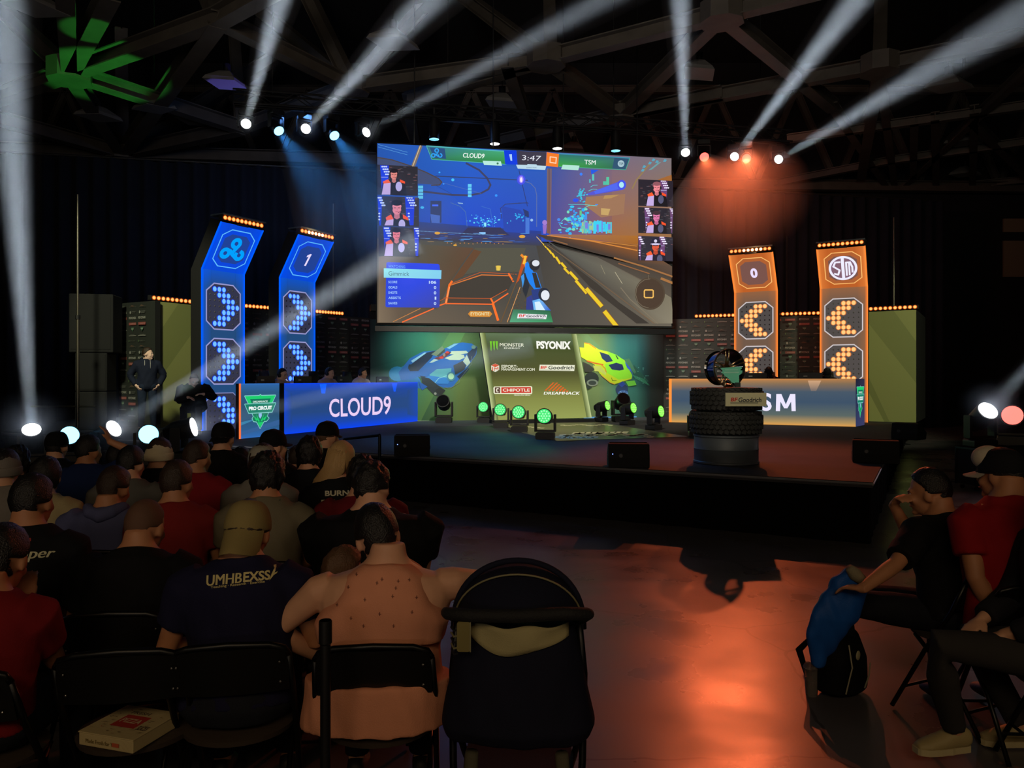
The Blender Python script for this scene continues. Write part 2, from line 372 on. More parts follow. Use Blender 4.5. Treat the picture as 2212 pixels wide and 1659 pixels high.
# ------------------------------------------------------------------ steel roof trusses
steel = mat('painted_steel', (84, 78, 70), .55, .0, var=.2, vscale=2)
def beam(mb, p, q, w=.25, h=None):
    p = Vector(p); q = Vector(q); h = h or w; d = q-p; Q = d.to_track_quat('Y', 'Z').to_matrix()
    # I section
    for (cx, cz, sx, sz) in ((0, h/2, w, .03), (0, -h/2, w, .03), (0, 0, .03, h)):
        mb.box((p+q)/2+Q @ Vector((cx, 0, cz)), (sx, d.length, sz), Q)
def HP(px, py, h): return G(px, py, h)
HB, HT = 9.2, 12.6
truss_specs = [
 ('steel roof truss at upper left, green light along its chords', [
   (-60, 230, HB, 150, 155, HB), (150, 155, HB, 520, 275, HB), (150, 155, HB, 470, 40, HB), (470, 40, HB, 700, -90, HB), (-60, -40, HT, 150, 155, HB),
   (150, 155, HB, 265, 330, HB), (150, 155, HB, 240, -20, HB), (140, -30, HB, 150, 155, HB)], .34),
 ('steel roof truss whose spokes meet behind the left tower', [
   (-60, 240, HB, 265, 330, HB), (265, 330, HB, 520, 275, HB), (265, 330, HB, 470, 40, HB), (265, 330, HB, 262, 60, HT), (265, 330, HB, 600, 120, HT), (-40, 320, HB, 265, 330, HB), (265, 330, HB, 820, 345, HB)], .36),
 ('steel roof truss crossing behind the top left beams', [
   (470, 40, HB, 760, 185, HB), (760, 185, HB, 520, 275, HB), (760, 185, HB, 1160, 130, HB), (760, 185, HB, 640, -60, HT), (760, 185, HB, 560, 20, HT), (760, 185, HB, 910, 20, HT), (520, 275, HB, 505, 70, HT), (470, 40, HB, 400, -120, HT)], .3),
 ('steel roof truss over the middle of the hall above the screen', [
   (1180, 125, HB, 1560, 28, HB), (1180, 125, HB, 1340, 245, HB), (1180, 125, HB, 880, 215, HB), (1095, 130, HB, 1160, 330, HB), (1190, 125, HB, 1185, -40, HT), (1180, 125, HB, 1000, -10, HT), (1340, 245, HB, 1560, 200, HB), (880, 215, HB, 905, 340, HB), (1340, 245, HB, 1010, 320, HB)], .3),
 ('steel roof truss running up to the right beyond the beams', [
   (1340, 245, HB, 1900, 140, HB), (1900, 140, HB, 2260, 70, HB), (1900, 140, HB, 1860, 380, HB), (1560, 28, HB, 1790, -30, HB), (1560, 28, HB, 1340, 245, HB), (1560, 28, HB, 1800, 230, HB), (1900, 140, HB, 1905, -60, HT)], .3),
 ('steel roof truss of crossing members at far right', [
   (1640, 402, HB, 1930, 345, HB), (1930, 345, HB, 2260, 300, HB), (1800, 230, HB, 1930, 420, HB), (1935, 415, HB, 2250, 385, HB), (1935, 415, HB, 2240, 130, HB), (1700, 300, HB, 2260, 222, HB), (1900, 150, HB, 1935, 415, HB), (2100, 260, HB, 2260, 420, HB), (2105, 235, HB, 2100, 430, HB), (2020, 250, HB, 2022, 400, HB), (1975, 260, HB, 1972, 380, HB)], .22),
]
for lab, segs, w in truss_specs:
    t = thing('roof_truss', lab, 'roof truss', HP((segs[0][0]+segs[0][3])/2, (segs[0][1]+segs[0][4])/2, HB), 0, 'steel trusses under the roof')
    o0 = t.location.copy(); nodes = set()
    for (x0, y0, h0, x1, y1, h1) in segs:
        p, q = HP(x0, y0, h0)-o0, HP(x1, y1, h1)-o0
        if (p-q).length > 26: q = p+(q-p).normalized()*26
        mb = MB(); beam(mb, p, q, w); mb.build('chord' if h0 == h1 else 'web_member', steel, t)
        nodes.add((x0, y0, h0))
    for nd in nodes:
        p = HP(*nd)-o0
        if sum(1 for s_ in segs if s_[:3] == nd or s_[3:] == nd) > 2: MB().cyl(p-Vector((0, 0, w*.7)), p+Vector((0, 0, w*.7)), w*1.5, n=8).build('gusset_plate', steel, t)
# wall girders along the back wall
g = thing('wall_girder', 'long dull steel girder above the black drape', 'girder', (0, 29.2, 9.2))
mb = MB(); beam(mb, (-20, 0, .2), (20, 0, -.2), .35); mb.build('beam', steel, g)
for k in range(-6, 7): mb = MB(); beam(mb, (k*3.1, .2, 0), (k*3.1+1.55, .2, 3.6), .2); mb.build('strut', steel, g); mb = MB(); beam(mb, (k*3.1+1.55, .2, 3.6), (k*3.1+3.1, .2, 0), .2); mb.build('strut', steel, g)
mb = MB(); beam(mb, (-20, .2, 3.6), (20, .2, 3.6), .25); mb.build('beam', steel, g)
# unlit hanging high-bay lamps: flat diamond shaped reflectors
bay = [(490, 183, 9.0, 'unlit ceiling lamp with a violet glow beside the leftmost top beam', 45), (213, 255, 9.0, 'unlit ceiling lamp lit green, under the green truss', 30), (333, 236, 9.0, 'small ceiling lamp lit bright green under the green chord', 0),
       (1085, 228, 9.0, 'dull unlit ceiling lamp above the middle of the screen', 45), (850, 95, 9.0, 'unlit ceiling lamp crossed by the second top beam', 30), (1240, 327, 9.6, 'faint unlit ceiling lamp just over the screen edge', 45),
       (420, 263, 9.4, 'dark unlit ceiling lamp left of the violet one', 45), (1510, 160, 9.0, 'unlit ceiling lamp right of the near vertical beam', 45), (1690, 348, 9.4, 'unlit ceiling lamp behind the rightmost top lamp', 20),
       (2050, 190, 8.8, 'dim ceiling lamp high on the right, beyond the trusses', 0), (2080, 310, 9.2, 'dim ceiling lamp at far right below the long beam', 0), (2085, 378, 9.3, 'dim ceiling lamp lowest at far right', 0), (75, 20, 9.0, 'unlit ceiling lamp in the top left corner of the roof', 30)]
b0 = None
for (x, y, h, lab, a) in bay:
    p = HP(x, y, h)
    t = thing('ceiling_lamp', lab, 'ceiling lamp', p, R(a), 'unlit lamps under the roof')
    MB().loft([((0, 0, 0), .62, .42, (1, 0, 0), (0, 1, 0)), ((0, 0, .1), .55, .36, (1, 0, 0), (0, 1, 0)), ((0, 0, .3), .2, .15, (1, 0, 0), (0, 1, 0))], 4).build('reflector', mat('lamp_reflector', (120, 118, 115), .5), t)
    MB().cyl((0, 0, .3), (0, 0, .5), .09).build('ballast', black, t)
    MB().cyl((0, 0, .5), (0, 0, 14-p.z), .008, n=6).build('rod', black, t)
# ------------------------------------------------------------------ moving heads and beams
lens_mats = {'white': glow('lens_white', (255, 255, 255), 6), 'blue': glow('lens_blue', (120, 205, 255), 4), 'red': glow('lens_red', (255, 95, 85), 3),
             'green': glow('lens_green', (70, 235, 120), 1.0), 'lime': glow('lens_lime', (120, 245, 70), 1.0), 'off': mat('lens_off', (8, 8, 10), .15)}
def moving_head(name, label, loc, target, lens, s=1.0, hang=False, group=None, cat='stage light', yaw=None, deadf=False):
    """base box, fork yoke and swivelling head pointing at the target; loc is the foot (or the clamp when hanging)"""
    loc = Vector(loc); sg = -1 if hang else 1
    piv = loc+Vector((0, 0, sg*.36*s)); d = (Vector(target)-piv).normalized()
    yz = math.atan2(d.y, d.x)-math.pi/2 if yaw is None else yaw
    t = thing(name, label, cat, loc, yz, group); Mi = Matrix.Rotation(-yz, 3, 'Z'); dl = Mi @ d
    MB().rbox((0, 0, sg*.055*s), (.30*s, .22*s, .11*s), .03*s, axis=1).build('base', black, t)
    y = MB(); y.box((0, 0, sg*.135*s), (.30*s, .10*s, .03*s))
    for k in (-1, 1): y.rbox((k*.155*s, 0, sg*.26*s), (.035*s, .12*s, .28*s), .015*s, axis=0)
    y.build('yoke', black, t, bevel=.004)
    if hang: MB().tube([(0, 0, .0), (0, 0, .10), (.04, 0, .13), (.03, 0, .17), (-.02, 0, .19), (-.04, 0, .15)], .012*s).build('clamp', black, t)
    c = Vector((0, 0, sg*.36*s)); h = MB(); q = dl
    h.cyl(c-q*.17*s, c-q*.06*s, .08*s, .12*s, 20); h.cyl(c-q*.06*s, c+q*.15*s, .12*s, .125*s, 20); h.cyl(c+q*.15*s, c+q*.17*s, .128*s, .128*s, 20)
    h.build('head', black, t, smooth='auto')
    L = MB(); L.cyl(c+q*.170*s, c+q*.176*s, .112*s, n=24)
    ln = L.build('lens', lens_mats[lens], t)
    if lens in ('green', 'lime'):      # cells of an LED wash head
        Q = q.to_track_quat('Z', 'Y').to_matrix(); cc = MB()
        for r, n in ((0, 1), (.042, 6), (.083, 12)):
            for i in range(n):
                a = 2*math.pi*i/n; o = Q @ Vector((r*s*math.cos(a), r*s*math.sin(a), 0)); cc.ell(c+q*.178*s+o, (.015*s,)*3, 8, 6)
        cc.build('cell', glow('cell_'+lens, (150, 255, 170) if lens == 'green' else (170, 255, 120), 1.3), ln)
    if lens == 'off' or lens in ('green', 'lime'):
        MB().loft([(c+Vector((0, -.065*s, -.115*s)), .07*s, .008, (1, 0, 0), (0, 1, 0)), (c+Vector((0, -.065*s, -.085*s)), .10*s, .008, (1, 0, 0), (0, 1, 0))], 12).build('badge', mat('grey_badge', (150, 150, 135), .5), t)
    return t, loc+Vector((0, 0, sg*.36*s))+d*.18*s, d
def beam_cone(parent, p, d, L, r0, r1, vm, beam_label):
    mb = MB(); mb.cyl(Vector((0, 0, 0))+d*.01, d*L, r0, r1, 24); ob = mb.build('light_beam', vm, None, smooth='auto', loc=p)
    return tag(ob, beam_label, 'light beam', 'light beams in the haze', 'stuff')
def beam_light(p, d, E, col, size, spread, name='beam_lamp'):
    """near parallel beam: a narrow spot whose light thins out with distance only as a collimated beam does"""
    o = light('SPOT', name, p+d*.02, p+d*5, E, col, spot_size=spread, spot_blend=.7, shadow_soft_size=size*.62); l = o.data; l.use_nodes = True; nt = l.node_tree
    em = [n for n in nt.nodes if n.type == 'EMISSION'][0]; fo = nt.nodes.new('ShaderNodeLightFalloff'); fo.inputs['Strength'].default_value = 1.0
    nt.links.new(fo.outputs['Linear'], em.inputs['Strength']); return o
VW = volume_mat('white_beam_haze', .055, (1, 1, 1), 0)
VB = volume_mat('blue_beam_haze', .05, (1, 1, 1), 0)
VR = volume_mat('red_beam_haze', .09, (1, 1, 1), 0)
HL = 7.62
VG = volume_mat('lamp_halo_haze', 1.0, (.8, .88, 1), 0); _n = VG.node_tree
_tc2 = _n.nodes.new('ShaderNodeTexCoord'); _l = _n.nodes.new('ShaderNodeVectorMath'); _l.operation = 'LENGTH'; _mr = _n.nodes.new('ShaderNodeMapRange'); _mr.inputs[1].default_value = 1; _mr.inputs[2].default_value = 0; _mr.inputs[3].default_value = 0; _mr.inputs[4].default_value = 1
_pw = _n.nodes.new('ShaderNodeMath'); _pw.operation = 'POWER'; _pw.inputs[1].default_value = 1.6; _mu = _n.nodes.new('ShaderNodeMath'); _mu.operation = 'MULTIPLY'; _mu.inputs[1].default_value = .34
_n.links.new(_tc2.outputs['Object'], _l.inputs[0]); _n.links.new(_l.outputs['Value'], _mr.inputs[0]); _n.links.new(_mr.outputs[0], _pw.inputs[0]); _n.links.new(_pw.outputs[0], _mu.inputs[0])
_n.links.new(_mu.outputs[0], [q for q in _n.nodes if q.type == 'VOLUME_SCATTER'][0].inputs['Density'])
def halo_haze(p, d, r, E, lab, col=(.75, .85, 1)):
    """added haze ball and point light that imitate the glow around a bright lamp"""
    o = MB().ell((0, 0, 0), 1.0, 24, 16).build('lamp_halo_haze', VG, None, smooth=True, loc=p+d*.04); o.scale = (r, r, r); tag(o, 'added glow of haze around the '+lab, 'haze', 'added glow of haze round the lamps', 'stuff')
    light('POINT', 'halo_point', p+d*.05, p, E, col, shadow_soft_size=.04)  # extra point light put in to light the haze ball
tr0, tr1 = G(505, 271.4, HL), G(1705, 348.8, HL)
def TP(px, py):
    """point of the lamp truss line seen at px, at the height seen at py"""
    k = (px-CX)/F; d = tr1-tr0; t = (k*tr0.y-tr0.x)/(d.x-k*d.y); p = tr0+d*t; p.z = EYE-(py-CY)*p.y/F; return p
trl = thing('lighting_truss', 'black box truss carrying the stage lamps above the screen', 'truss', (0, 0, 0))
dd = (tr1-tr0).normalized(); nn = Vector((-dd.y, dd.x, 0))
for a, b in ((-.15, .0), (.15, .0), (-.15, .3), (.15, .3), (0, .0)):
    MB().cyl(tr0+nn*a+Vector((0, 0, b+.5)), tr1+nn*a+Vector((0, 0, b+.5)), .025, n=8).build('chord', matte, trl)
mb = MB(); Lt = (tr1-tr0).length; n = int(Lt/.45)
for i in range(n):
    a = tr0+dd*(Lt*i/n); b = tr0+dd*(Lt*(i+1)/n)
    for s_ in (-.15, .15): mb.cyl(a+nn*s_+Vector((0, 0, .5+(.3 if i % 2 else 0))), b+nn*s_+Vector((0, 0, .5+(0 if i % 2 else .3))), .012, n=6)
    mb.cyl(a+nn*-.15+Vector((0, 0, .8)), b+nn*.15+Vector((0, 0, .8)), .012, n=6)
mb.build('lacing', matte, trl)
for t_ in (.06, .35, .65, .94):
    a = tr0+dd*(Lt*t_); MB().cyl(a+Vector((0, 0, .8)), Vector((a.x, a.y, 14)), .012, n=6).build('hoist_chain', matte, trl)
# white beams going up: lamp pixel, a second pixel the beam passes, its depth there, radius there
tops = [((530, 273), (604, 0), .70, 'white beam lamp at the left end of the lighting truss'), ((657, 282), (925, 0), .62, 'white beam lamp between the two blue truss lamps'), ((782, 291), (1300, 0), .74, 'white beam lamp nearest the upper left corner of the screen'),
        ((1481, 336), (1470, 0), .70, 'white beam lamp just right of the screen, beam rising straight up'), ((1583, 343), (1850, 0), .62, 'white beam lamp between the two red truss lamps'), ((1677, 347), (2225, 25), .52, 'white beam lamp at the right end of the lighting truss')]
for i_, (a, b, k, lab) in enumerate(tops):
    p = TP(*a); q = W(b[0], b[1], p.y*k)
    up = p+Vector((0, 0, .36))
    t, lp, d = moving_head('moving_head_lamp', lab, p+Vector((0, 0, .36)), q, 'white', 1.0, True, 'lamps on the truss')
    L = (q-lp).length*1.25
    beam_cone(t, lp, d, L, .15, .15+L*math.tan(R(1.9)), VW, 'shaft of white light in haze from the '+lab)
    halo_haze(lp, d, .42, .55, lab)
    beam_light(lp, d, (14, 12, 8, 15, 14, 9)[i_]*1100, (.74, .87, 1), .14, R(3.6))
for (a, tg, lab, c, vm, E) in [((596, 272), (-.2, 13.4, .66), 'blue wash lamp nearest the left end of the truss', 'blue', VB, 900), ((716, 283), (.9, 13.0, .66), 'blue wash lamp on the truss left of the screen', 'blue', VB, 900),
                      ((1520, 333), (3.6, 9.0, 0), 'red wash lamp on the truss just right of the screen', 'red', VR, 1050), ((1612, 338), (2.3, 5.8, 0), 'red wash lamp farther right on the truss', 'red', VR, 1950)]:
    p = TP(*a); t, lp, d = moving_head('wash_lamp', lab, p+Vector((0, 0, .36)), tg, c, 1.05, True, 'lamps on the truss')
    col = (.05, .35, 1) if c == 'blue' else (1, .16, .05)
    light('SPOT', 'wash_light', lp+d*.03, Vector(tg), E, col, spot_size=R(30 if c == 'blue' else 38), spot_blend=.6, shadow_soft_size=.06)
    L = 4.2; beam_cone(t, lp, d, L, .14, .14+L*math.tan(R(15)), vm, 'soft '+c+' cone of lit haze under the '+lab)
for (x, y, c, lab) in [(938, 301, 'blue', 'small blue downlight over the left part of the screen'), (1069, 311, 'white', 'small white downlight over the middle of the screen'), (1204, 321, 'white', 'small white downlight right of the screen middle'), (1330, 326, 'blue', 'small blue downlight over the right part of the screen')]:
    p = TP(x, y); t = thing('downlight', lab, 'stage light', p+Vector((0, 0, .35)), 0, 'lamps on the truss')
    MB().lathe([(.05, .25), (.1, .2), (.13, 0), (.125, -.28), (.14, -.34), (.135, -.35)], 20).build('housing', black, t, smooth='auto')
    MB().lathe([(.118, -.35), (.115, -.347)], 20).build('lens', lens_mats[c], t)
    MB().box((0, 0, .3), (.04, .02, .25)).build('bracket', black, t)
    if c == 'white': light('SPOT', 'down_light', p+Vector((0, 0, -.03)), (p.x+.3, p.y-2.6, SH), 330, (1, .97, .85), spot_size=R(50), spot_blend=.6, shadow_soft_size=.1)

# accents thrown on to the roof steel from the stage floor
gs = W(360, 925, 13.2)+Vector((0, 0, .25))
light('SPOT', 'green_accent', gs, HP(225, 150, 9.2), 5000, (.08, 1, .12), spot_size=R(17), spot_blend=.35, shadow_soft_size=.05)
light('SPOT', 'green_accent', gs, HP(195, 50, 9.2), 2500, (.08, 1, .12), spot_size=R(8), spot_blend=.35, shadow_soft_size=.05)
light('SPOT', 'violet_accent', G(1122, 932, SH)+Vector((0, 0, .5)), HP(490, 183, 9.0), 9000, (.22, .18, 1), spot_size=R(5), spot_blend=.3, shadow_soft_size=.05)

for x0, c_, e_ in ((560, (.12, .35, 1), 36), (900, (.2, .4, 1), 20), (1560, (1, .22, .12), 50), (1680, (1, .4, .25), 30)):
    q = TP(x0, 271+(x0-505)*.0642)+Vector((0, .2, .3)); light('AREA', 'drape_fill', q, q+Vector((.5, 6, -4)), e_, c_, shape='RECTANGLE', size=2.5, size_y=.1)  # added area lamps, lift the black drape as lit haze would
# ------------------------------------------------------------------ big LED screen
A_EM = attr_mat('display_light', 'emit', 1.0, False); A_EMS = attr_mat('display_backlight', 'emit', 1.0, True); A_DF = attr_mat('printed_fabric', 'diffuse')
sL = W(815, 697, 17.55); sR = W(1451, 701, 18.75); syaw = math.atan2(sR.y-sL.y, sR.x-sL.x); SWd = (Vector((sR.x, sR.y))-Vector((sL.x, sL.y))).length
SB, ST = 3.03, 7.13
SF = Frame((sL.x, sL.y, SB), syaw); SHt = ST-SB
scr = thing('led_screen', 'giant LED screen showing a car football match high over the stage', 'screen', SF.o, syaw)
MB().box((SWd/2, .16, SHt/2), (SWd+.06, .26, SHt+.08)).build('cabinet', matte, scr)
MB().box((SWd/2, .05, -.14), (SWd+.1, .3, .12)).build('bottom_bar', black, scr)
for k in (.12, .38, .62, .88): MB().cyl((SWd*k, .1, SHt), (SWd*k, .1, 14-SB), .015, n=6).build('hanging_cable', black, scr)
def crop(fr, x0, y0, s): return lambda x, y: fr.px(x0+x/s, y0+y/s)
def newart(clip=(0, 0, SWd, SHt), y0=.02): return Art(.00011, y0, clip, SF.px)
a = newart()
def warp(u, v):
    """point of the picture, u across and v down, in photo pixels"""
    u = -.02 if u == 0 else 1.03 if u == 1 else u; return (813+u*637+(5 if u < .5 else 0)*v, 308+u*37+v*(389-u*33)+(-6 if v == 0 else 10 if v == 1 else 0))
def P(u, v): return warp(u, v)
g4 = lambda p, c: a.poly(p, c)
# sky and ground
g4([P(0, 0), P(.3, 0), P(.3, .52), P(0, .52)], [(40, 88, 175), (44, 100, 200), (28, 70, 200), (35, 75, 160)])
g4([P(.3, 0), P(.59, 0), P(.59, .52), P(.3, .52)], [(44, 100, 200), (45, 95, 185), (40, 75, 190), (28, 70, 205)])
g4([P(.59, 0), P(.8, 0), P(.8, .52), P(.59, .52)], [(50, 85, 165), (120, 105, 130), (150, 95, 70), (85, 75, 150)])
g4([P(.8, 0), P(1, 0), P(1, .62), P(.8, .52)], [(120, 105, 130), (125, 118, 120), (165, 112, 45), (165, 105, 55)])
g4([P(0, .5), P(.59, .53), P(.62, 1), P(0, 1)], [(82, 80, 72), (70, 72, 78), (72, 68, 62), (118, 102, 84)])
g4([P(.54, .52), P(1, .70), P(1, 1), P(.60, 1)], [(66, 62, 58), (78, 66, 56), (112, 104, 90), (78, 74, 68)])
g4([P(0, .42), P(.56, .46), P(.56, .545), P(0, .53)], [(45, 70, 130), (36, 60, 150), (60, 62, 80), (66, 62, 60)])
# upper left field (crop one)
a.px = crop(SF, 800, 290, 6.506)
for y in (140, 175, 400): a.line([(110, y), (330, y+60), (520, y+110)], 5, (95, 165, 225))
a.poly([(85, 320), (300, 355), (560, 440), (780, 530), (960, 620), (1005, 670), (975, 710), (800, 700), (660, 690), (640, 480), (85, 430)], (70, 82, 120))
a.line([(85, 320), (300, 355), (560, 440), (780, 530), (960, 620), (1005, 670), (975, 710), (860, 715)], 16, (78, 70, 72))
a.poly([(690, 150), (735, 160), (625, 460), (575, 440)], (125, 112, 105)); a.poly([(700, 150), (712, 152), (602, 450), (590, 446)], (215, 190, 150))
a.line([(670, 795), (1150, 850), (1400, 855), (1560, 825), (1660, 770), (1690, 710), (1640, 610), (1530, 500), (1350, 405)], 26, (62, 66, 100))
a.line([(920, 585), (2212, 645)], 13, (52, 64, 105)); a.line([(1020, 680), (1560, 830)], 6, (80, 110, 180)); a.line([(930, 720), (1150, 840)], 6, (45, 70, 140))
a.ell(1160, 638, 22, 20, (75, 195, 250)); a.ell(972, 533, 14, 12, (60, 170, 255)); a.ell(1770, 858, 18, 18, (50, 150, 255)); a.ell(1030, 695, 12, 10, (60, 150, 255))
for k in range(4): a.rect(672, 720+k*48, 742, 760+k*48, (100, 200, 240)); a.rect(1372, 698+k*48, 1424, 738+k*48, (100, 205, 245))
a.rect(845, 935, 1000, 1240, (45, 62, 110)); a.rect(870, 985, 955, 1010, (70, 110, 255)); a.poly([(845, 1120), (980, 1140), (975, 1250), (860, 1240)], (70, 105, 190))
a.ell(730, 1028, 26, 18, (70, 185, 240)); a.poly([(1225, 955), (1300, 965), (1305, 978), (1240, 972)], (140, 180, 220))
a.line([(1130, 960), (1260, 1010), (1340, 1090), (1360, 1290)], 9, (70, 110, 175)); a.line([(1560, 1010), (1690, 1050), (1720, 1300)], 7, (60, 110, 200))
a.line([(1850, 1180), (1830, 1040), (1900, 980), (2212, 960)], 12, (52, 66, 120)); a.poly([(1850, 1010), (2110, 1060), (2200, 1180), (2180, 1390), (1880, 1370)], (38, 70, 175))
random.seed(5)
for k in range(70):
    x, y = random.gauss(1640, 120), random.gauss(1230, 55); a.ell(x, y, random.uniform(5, 16), random.uniform(4, 12), random.choice([(60, 190, 245), (100, 220, 250), (60, 130, 250)]), 8)
for k in range(24): a.ell(random.gauss(2110, 50), random.gauss(1160, 35), 10, 9, (50, 175, 240), 8)
a.poly([(1370, 1310), (1830, 1310), (1960, 1420), (1260, 1420)], (50, 52, 90)); a.rect(1530, 1375, 1620, 1402, (140, 200, 255)); a.rect(1600, 1240, 1630, 1290, (150, 235, 255))
for k in range(60): a.ell(700+k*19, 1360+k*1.1, 7, 6, (110, 160, 210), 6)
# upper right field (crop two)
a.px = crop(SF, 1120, 290, 6.506)
a.poly([(400, 480), (470, 485), (450, 1400), (395, 1390)], [(120, 100, 110), (110, 95, 115), (150, 100, 70), (120, 85, 80)])
a.line([(430, 480), (430, 1431)], 10, (95, 70, 70)); a.line([(8, 510), (125, 1010)], 9, (45, 55, 110)); a.line([(60, 655), (170, 690), (235, 760), (256, 860), (255, 1300)], 11, (90, 110, 170)); a.line([(0, 965), (140, 970)], 8, (50, 66, 130))
a.ell(38, 640, 60, 70, (70, 80, 235)); a.ell(38, 635, 34, 52, (150, 130, 250)); a.ell(38, 640, 17, 36, (250, 235, 255))
a.poly([(900, 860), (1420, 660), (1470, 780), (1060, 850)], (85, 85, 215)); a.poly([(1060, 800), (1420, 670), (1465, 760), (1080, 840)], (80, 105, 240)); a.ell(1450, 712, 62, 70, (70, 85, 235)); a.ell(1447, 712, 34, 42, (175, 235, 245))
a.line([(1600, 760), (1660, 640), (1860, 400)], 20, (150, 125, 85)); a.poly([(1950, 640), (2150, 570), (2160, 720), (2090, 660)], (165, 105, 55))
a.poly([(950, 880), (1500, 840), (1480, 1120), (1160, 1170), (930, 1000)], (160, 118, 90)); a.poly([(1160, 1040), (1290, 1050), (1260, 1140), (1160, 1130)], (200, 165, 105)); a.poly([(1210, 860), (1420, 850), (1300, 900), (1190, 910)], (185, 145, 90))
for k in range(110):
    x = random.gauss(800, 95); y = random.gauss(1230, 95); a.ell(x, y, random.uniform(8, 34), random.uniform(6, 24), random.choice([(50, 200, 245), (40, 180, 250), (90, 215, 230), (70, 140, 240), (120, 225, 190)]), 9)
for k in range(50):
    x = random.uniform(860, 1290); a.rect(x, random.uniform(1210, 1300), x+random.uniform(20, 50), random.uniform(1320, 1400), random.choice([(80, 190, 220), (110, 200, 180), (120, 130, 225), (60, 210, 245), (160, 200, 150)]))
for k in range(34): a.ell(random.gauss(885, 28), random.gauss(850, 45), 13, 10, (60, 195, 225), 8)
for (x, y, w_, h_, c) in ((945, 1150, 30, 110, (70, 150, 235)), (870, 1110, 30, 70, (100, 200, 140)), (1045, 610, 30, 90, (90, 200, 190)), (1250, 660, 40, 110, (85, 200, 165)), (1210, 690, 50, 50, (80, 195, 170)), (1000, 660, 20, 50, (80, 190, 200)), (1205, 1120, 0, 0, (0, 0, 0))):
    if w_: a.rect(x-w_/2, y-h_/2, x+w_/2, y+h_/2, c)
a.poly([(1010, 500), (1125, 505), (1020, 570)], (35, 90, 230)); a.ell(800, 930, 42, 26, (45, 80, 235)); a.ell(876, 565, 20, 20, (60, 130, 255))
for p in (([(700, 990), (900, 990), (1100, 1010)]), ([(980, 800), (1040, 775), (1100, 778)]), ([(1010, 745), (1050, 720), (1105, 718)]), ([(920, 1040), (1000, 1000), (1080, 1006)]), ([(570, 1260), (600, 1310), (720, 1330)]), ([(600, 1230), (640, 1190), (700, 1200)])): a.line(p, 7, (85, 215, 220))
for (x, y) in ((1760, 460), (1840, 410), (1890, 365), (2050, 375), (1740, 510), (1940, 390)): a.poly([(x-25, y+15), (x-5, y-22), (x+30, y-10), (x+10, y+18)], (90, 165, 190))
a.poly([(1820, 510), (1960, 400), (2000, 395), (1870, 500)], (110, 160, 165))
a.rect(95, 1180, 150, 1400, (70, 120, 215)); a.ell(182, 1210, 20, 20, (150, 190, 235)); a.poly([(60, 1050), (140, 1090), (145, 1170), (90, 1160)], (40, 55, 110)); a.ell(365, 1245, 34, 36, (165, 125, 210)); a.poly([(335, 1280), (395, 1280), (380, 1400), (345, 1400)], (150, 110, 200))
# lower left field (crop three)
a.px = crop(SF, 800, 490, 6.506)
for k in range(38): a.ell(random.uniform(700, 2200), random.uniform(95, 230), random.uniform(20, 120), random.uniform(3, 7), random.choice([(55, 95, 180), (90, 130, 190), (60, 70, 130), (150, 120, 80), (80, 150, 220)]), 8)
for (x, y, r_) in ((940, 92, 40), (1190, 262, 26), (2130, 140, 45)): a.ell(x, y, r_, r_*.5, (225, 165, 60), 10)
for k in range(14): a.ell(1080+k*60, 235+random.uniform(-8, 10), 9, 6, (215, 140, 80), 6)
a.poly([(120, 430), (700, 250), (1450, 300), (1260, 560), (1110, 800), (960, 1130), (430, 1345), (120, 1345)], [(118, 98, 80), (84, 80, 66), (96, 70, 54), (92, 70, 52), (84, 72, 58), (80, 72, 62), (100, 86, 72), (128, 112, 92)])
a.poly([(1470, 300), (2180, 300), (2100, 640), (1540, 630), (1240, 690)], (84, 82, 70)); a.poly([(1450, 320), (1560, 350), (1300, 700), (1140, 770)], (100, 68, 46))
a.poly([(1120, 820), (1560, 690), (1950, 690), (2000, 760), (1930, 900), (1700, 1010), (1080, 1000)], (64, 58, 52)); a.poly([(1080, 1000), (1700, 1010), (1720, 1090), (1050, 1080)], (80, 62, 52))
OR = (255, 115, 40); DO = (190, 88, 40)
a.line([(1140, 800), (1550, 640), (2050, 670)], 9, DO); a.line([(1125, 822), (1560, 678), (1940, 690)], 13, (225, 120, 50)); a.line([(1145, 770), (1110, 820), (1060, 1080)], 30, OR); a.line([(1110, 850), (1060, 1070)], 12, (255, 165, 100))
a.line([(1040, 1000), (1690, 1010), (1915, 885)], 10, DO); a.line([(960, 1110), (1050, 1080), (1700, 1090), (1930, 940)], 17, (255, 110, 45)); a.line([(1690, 1010), (1730, 1085)], 24, OR); a.line([(1720, 1085), (1790, 1310)], 34, OR); a.line([(1940, 660), (2005, 770)], 24, OR)
a.line([(320, 1335), (700, 1150)], 9, (200, 130, 70)); a.line([(450, 1340), (890, 1150)], 16, (255, 110, 50)); a.line([(980, 1040), (1040, 1010)], 8, DO)
a.line([(1830, 1340), (2080, 700), (2140, 420)], 12, (110, 82, 50)); a.line([(1920, 1340), (2100, 850)], 9, (225, 160, 95)); a.line([(2120, 400), (2160, 440), (2190, 600)], 34, (240, 140, 40)); a.line([(2160, 420), (2185, 520)], 14, (255, 215, 100))
for k in range(5): a.ell(1795, 555+k*14, 40-k*2, 8, (235, 200, 80), 10)
for k in range(40): a.ell(2050+random.uniform(-60, 150), 640+k*16, 10, 14, (88, 72, 54), 6)
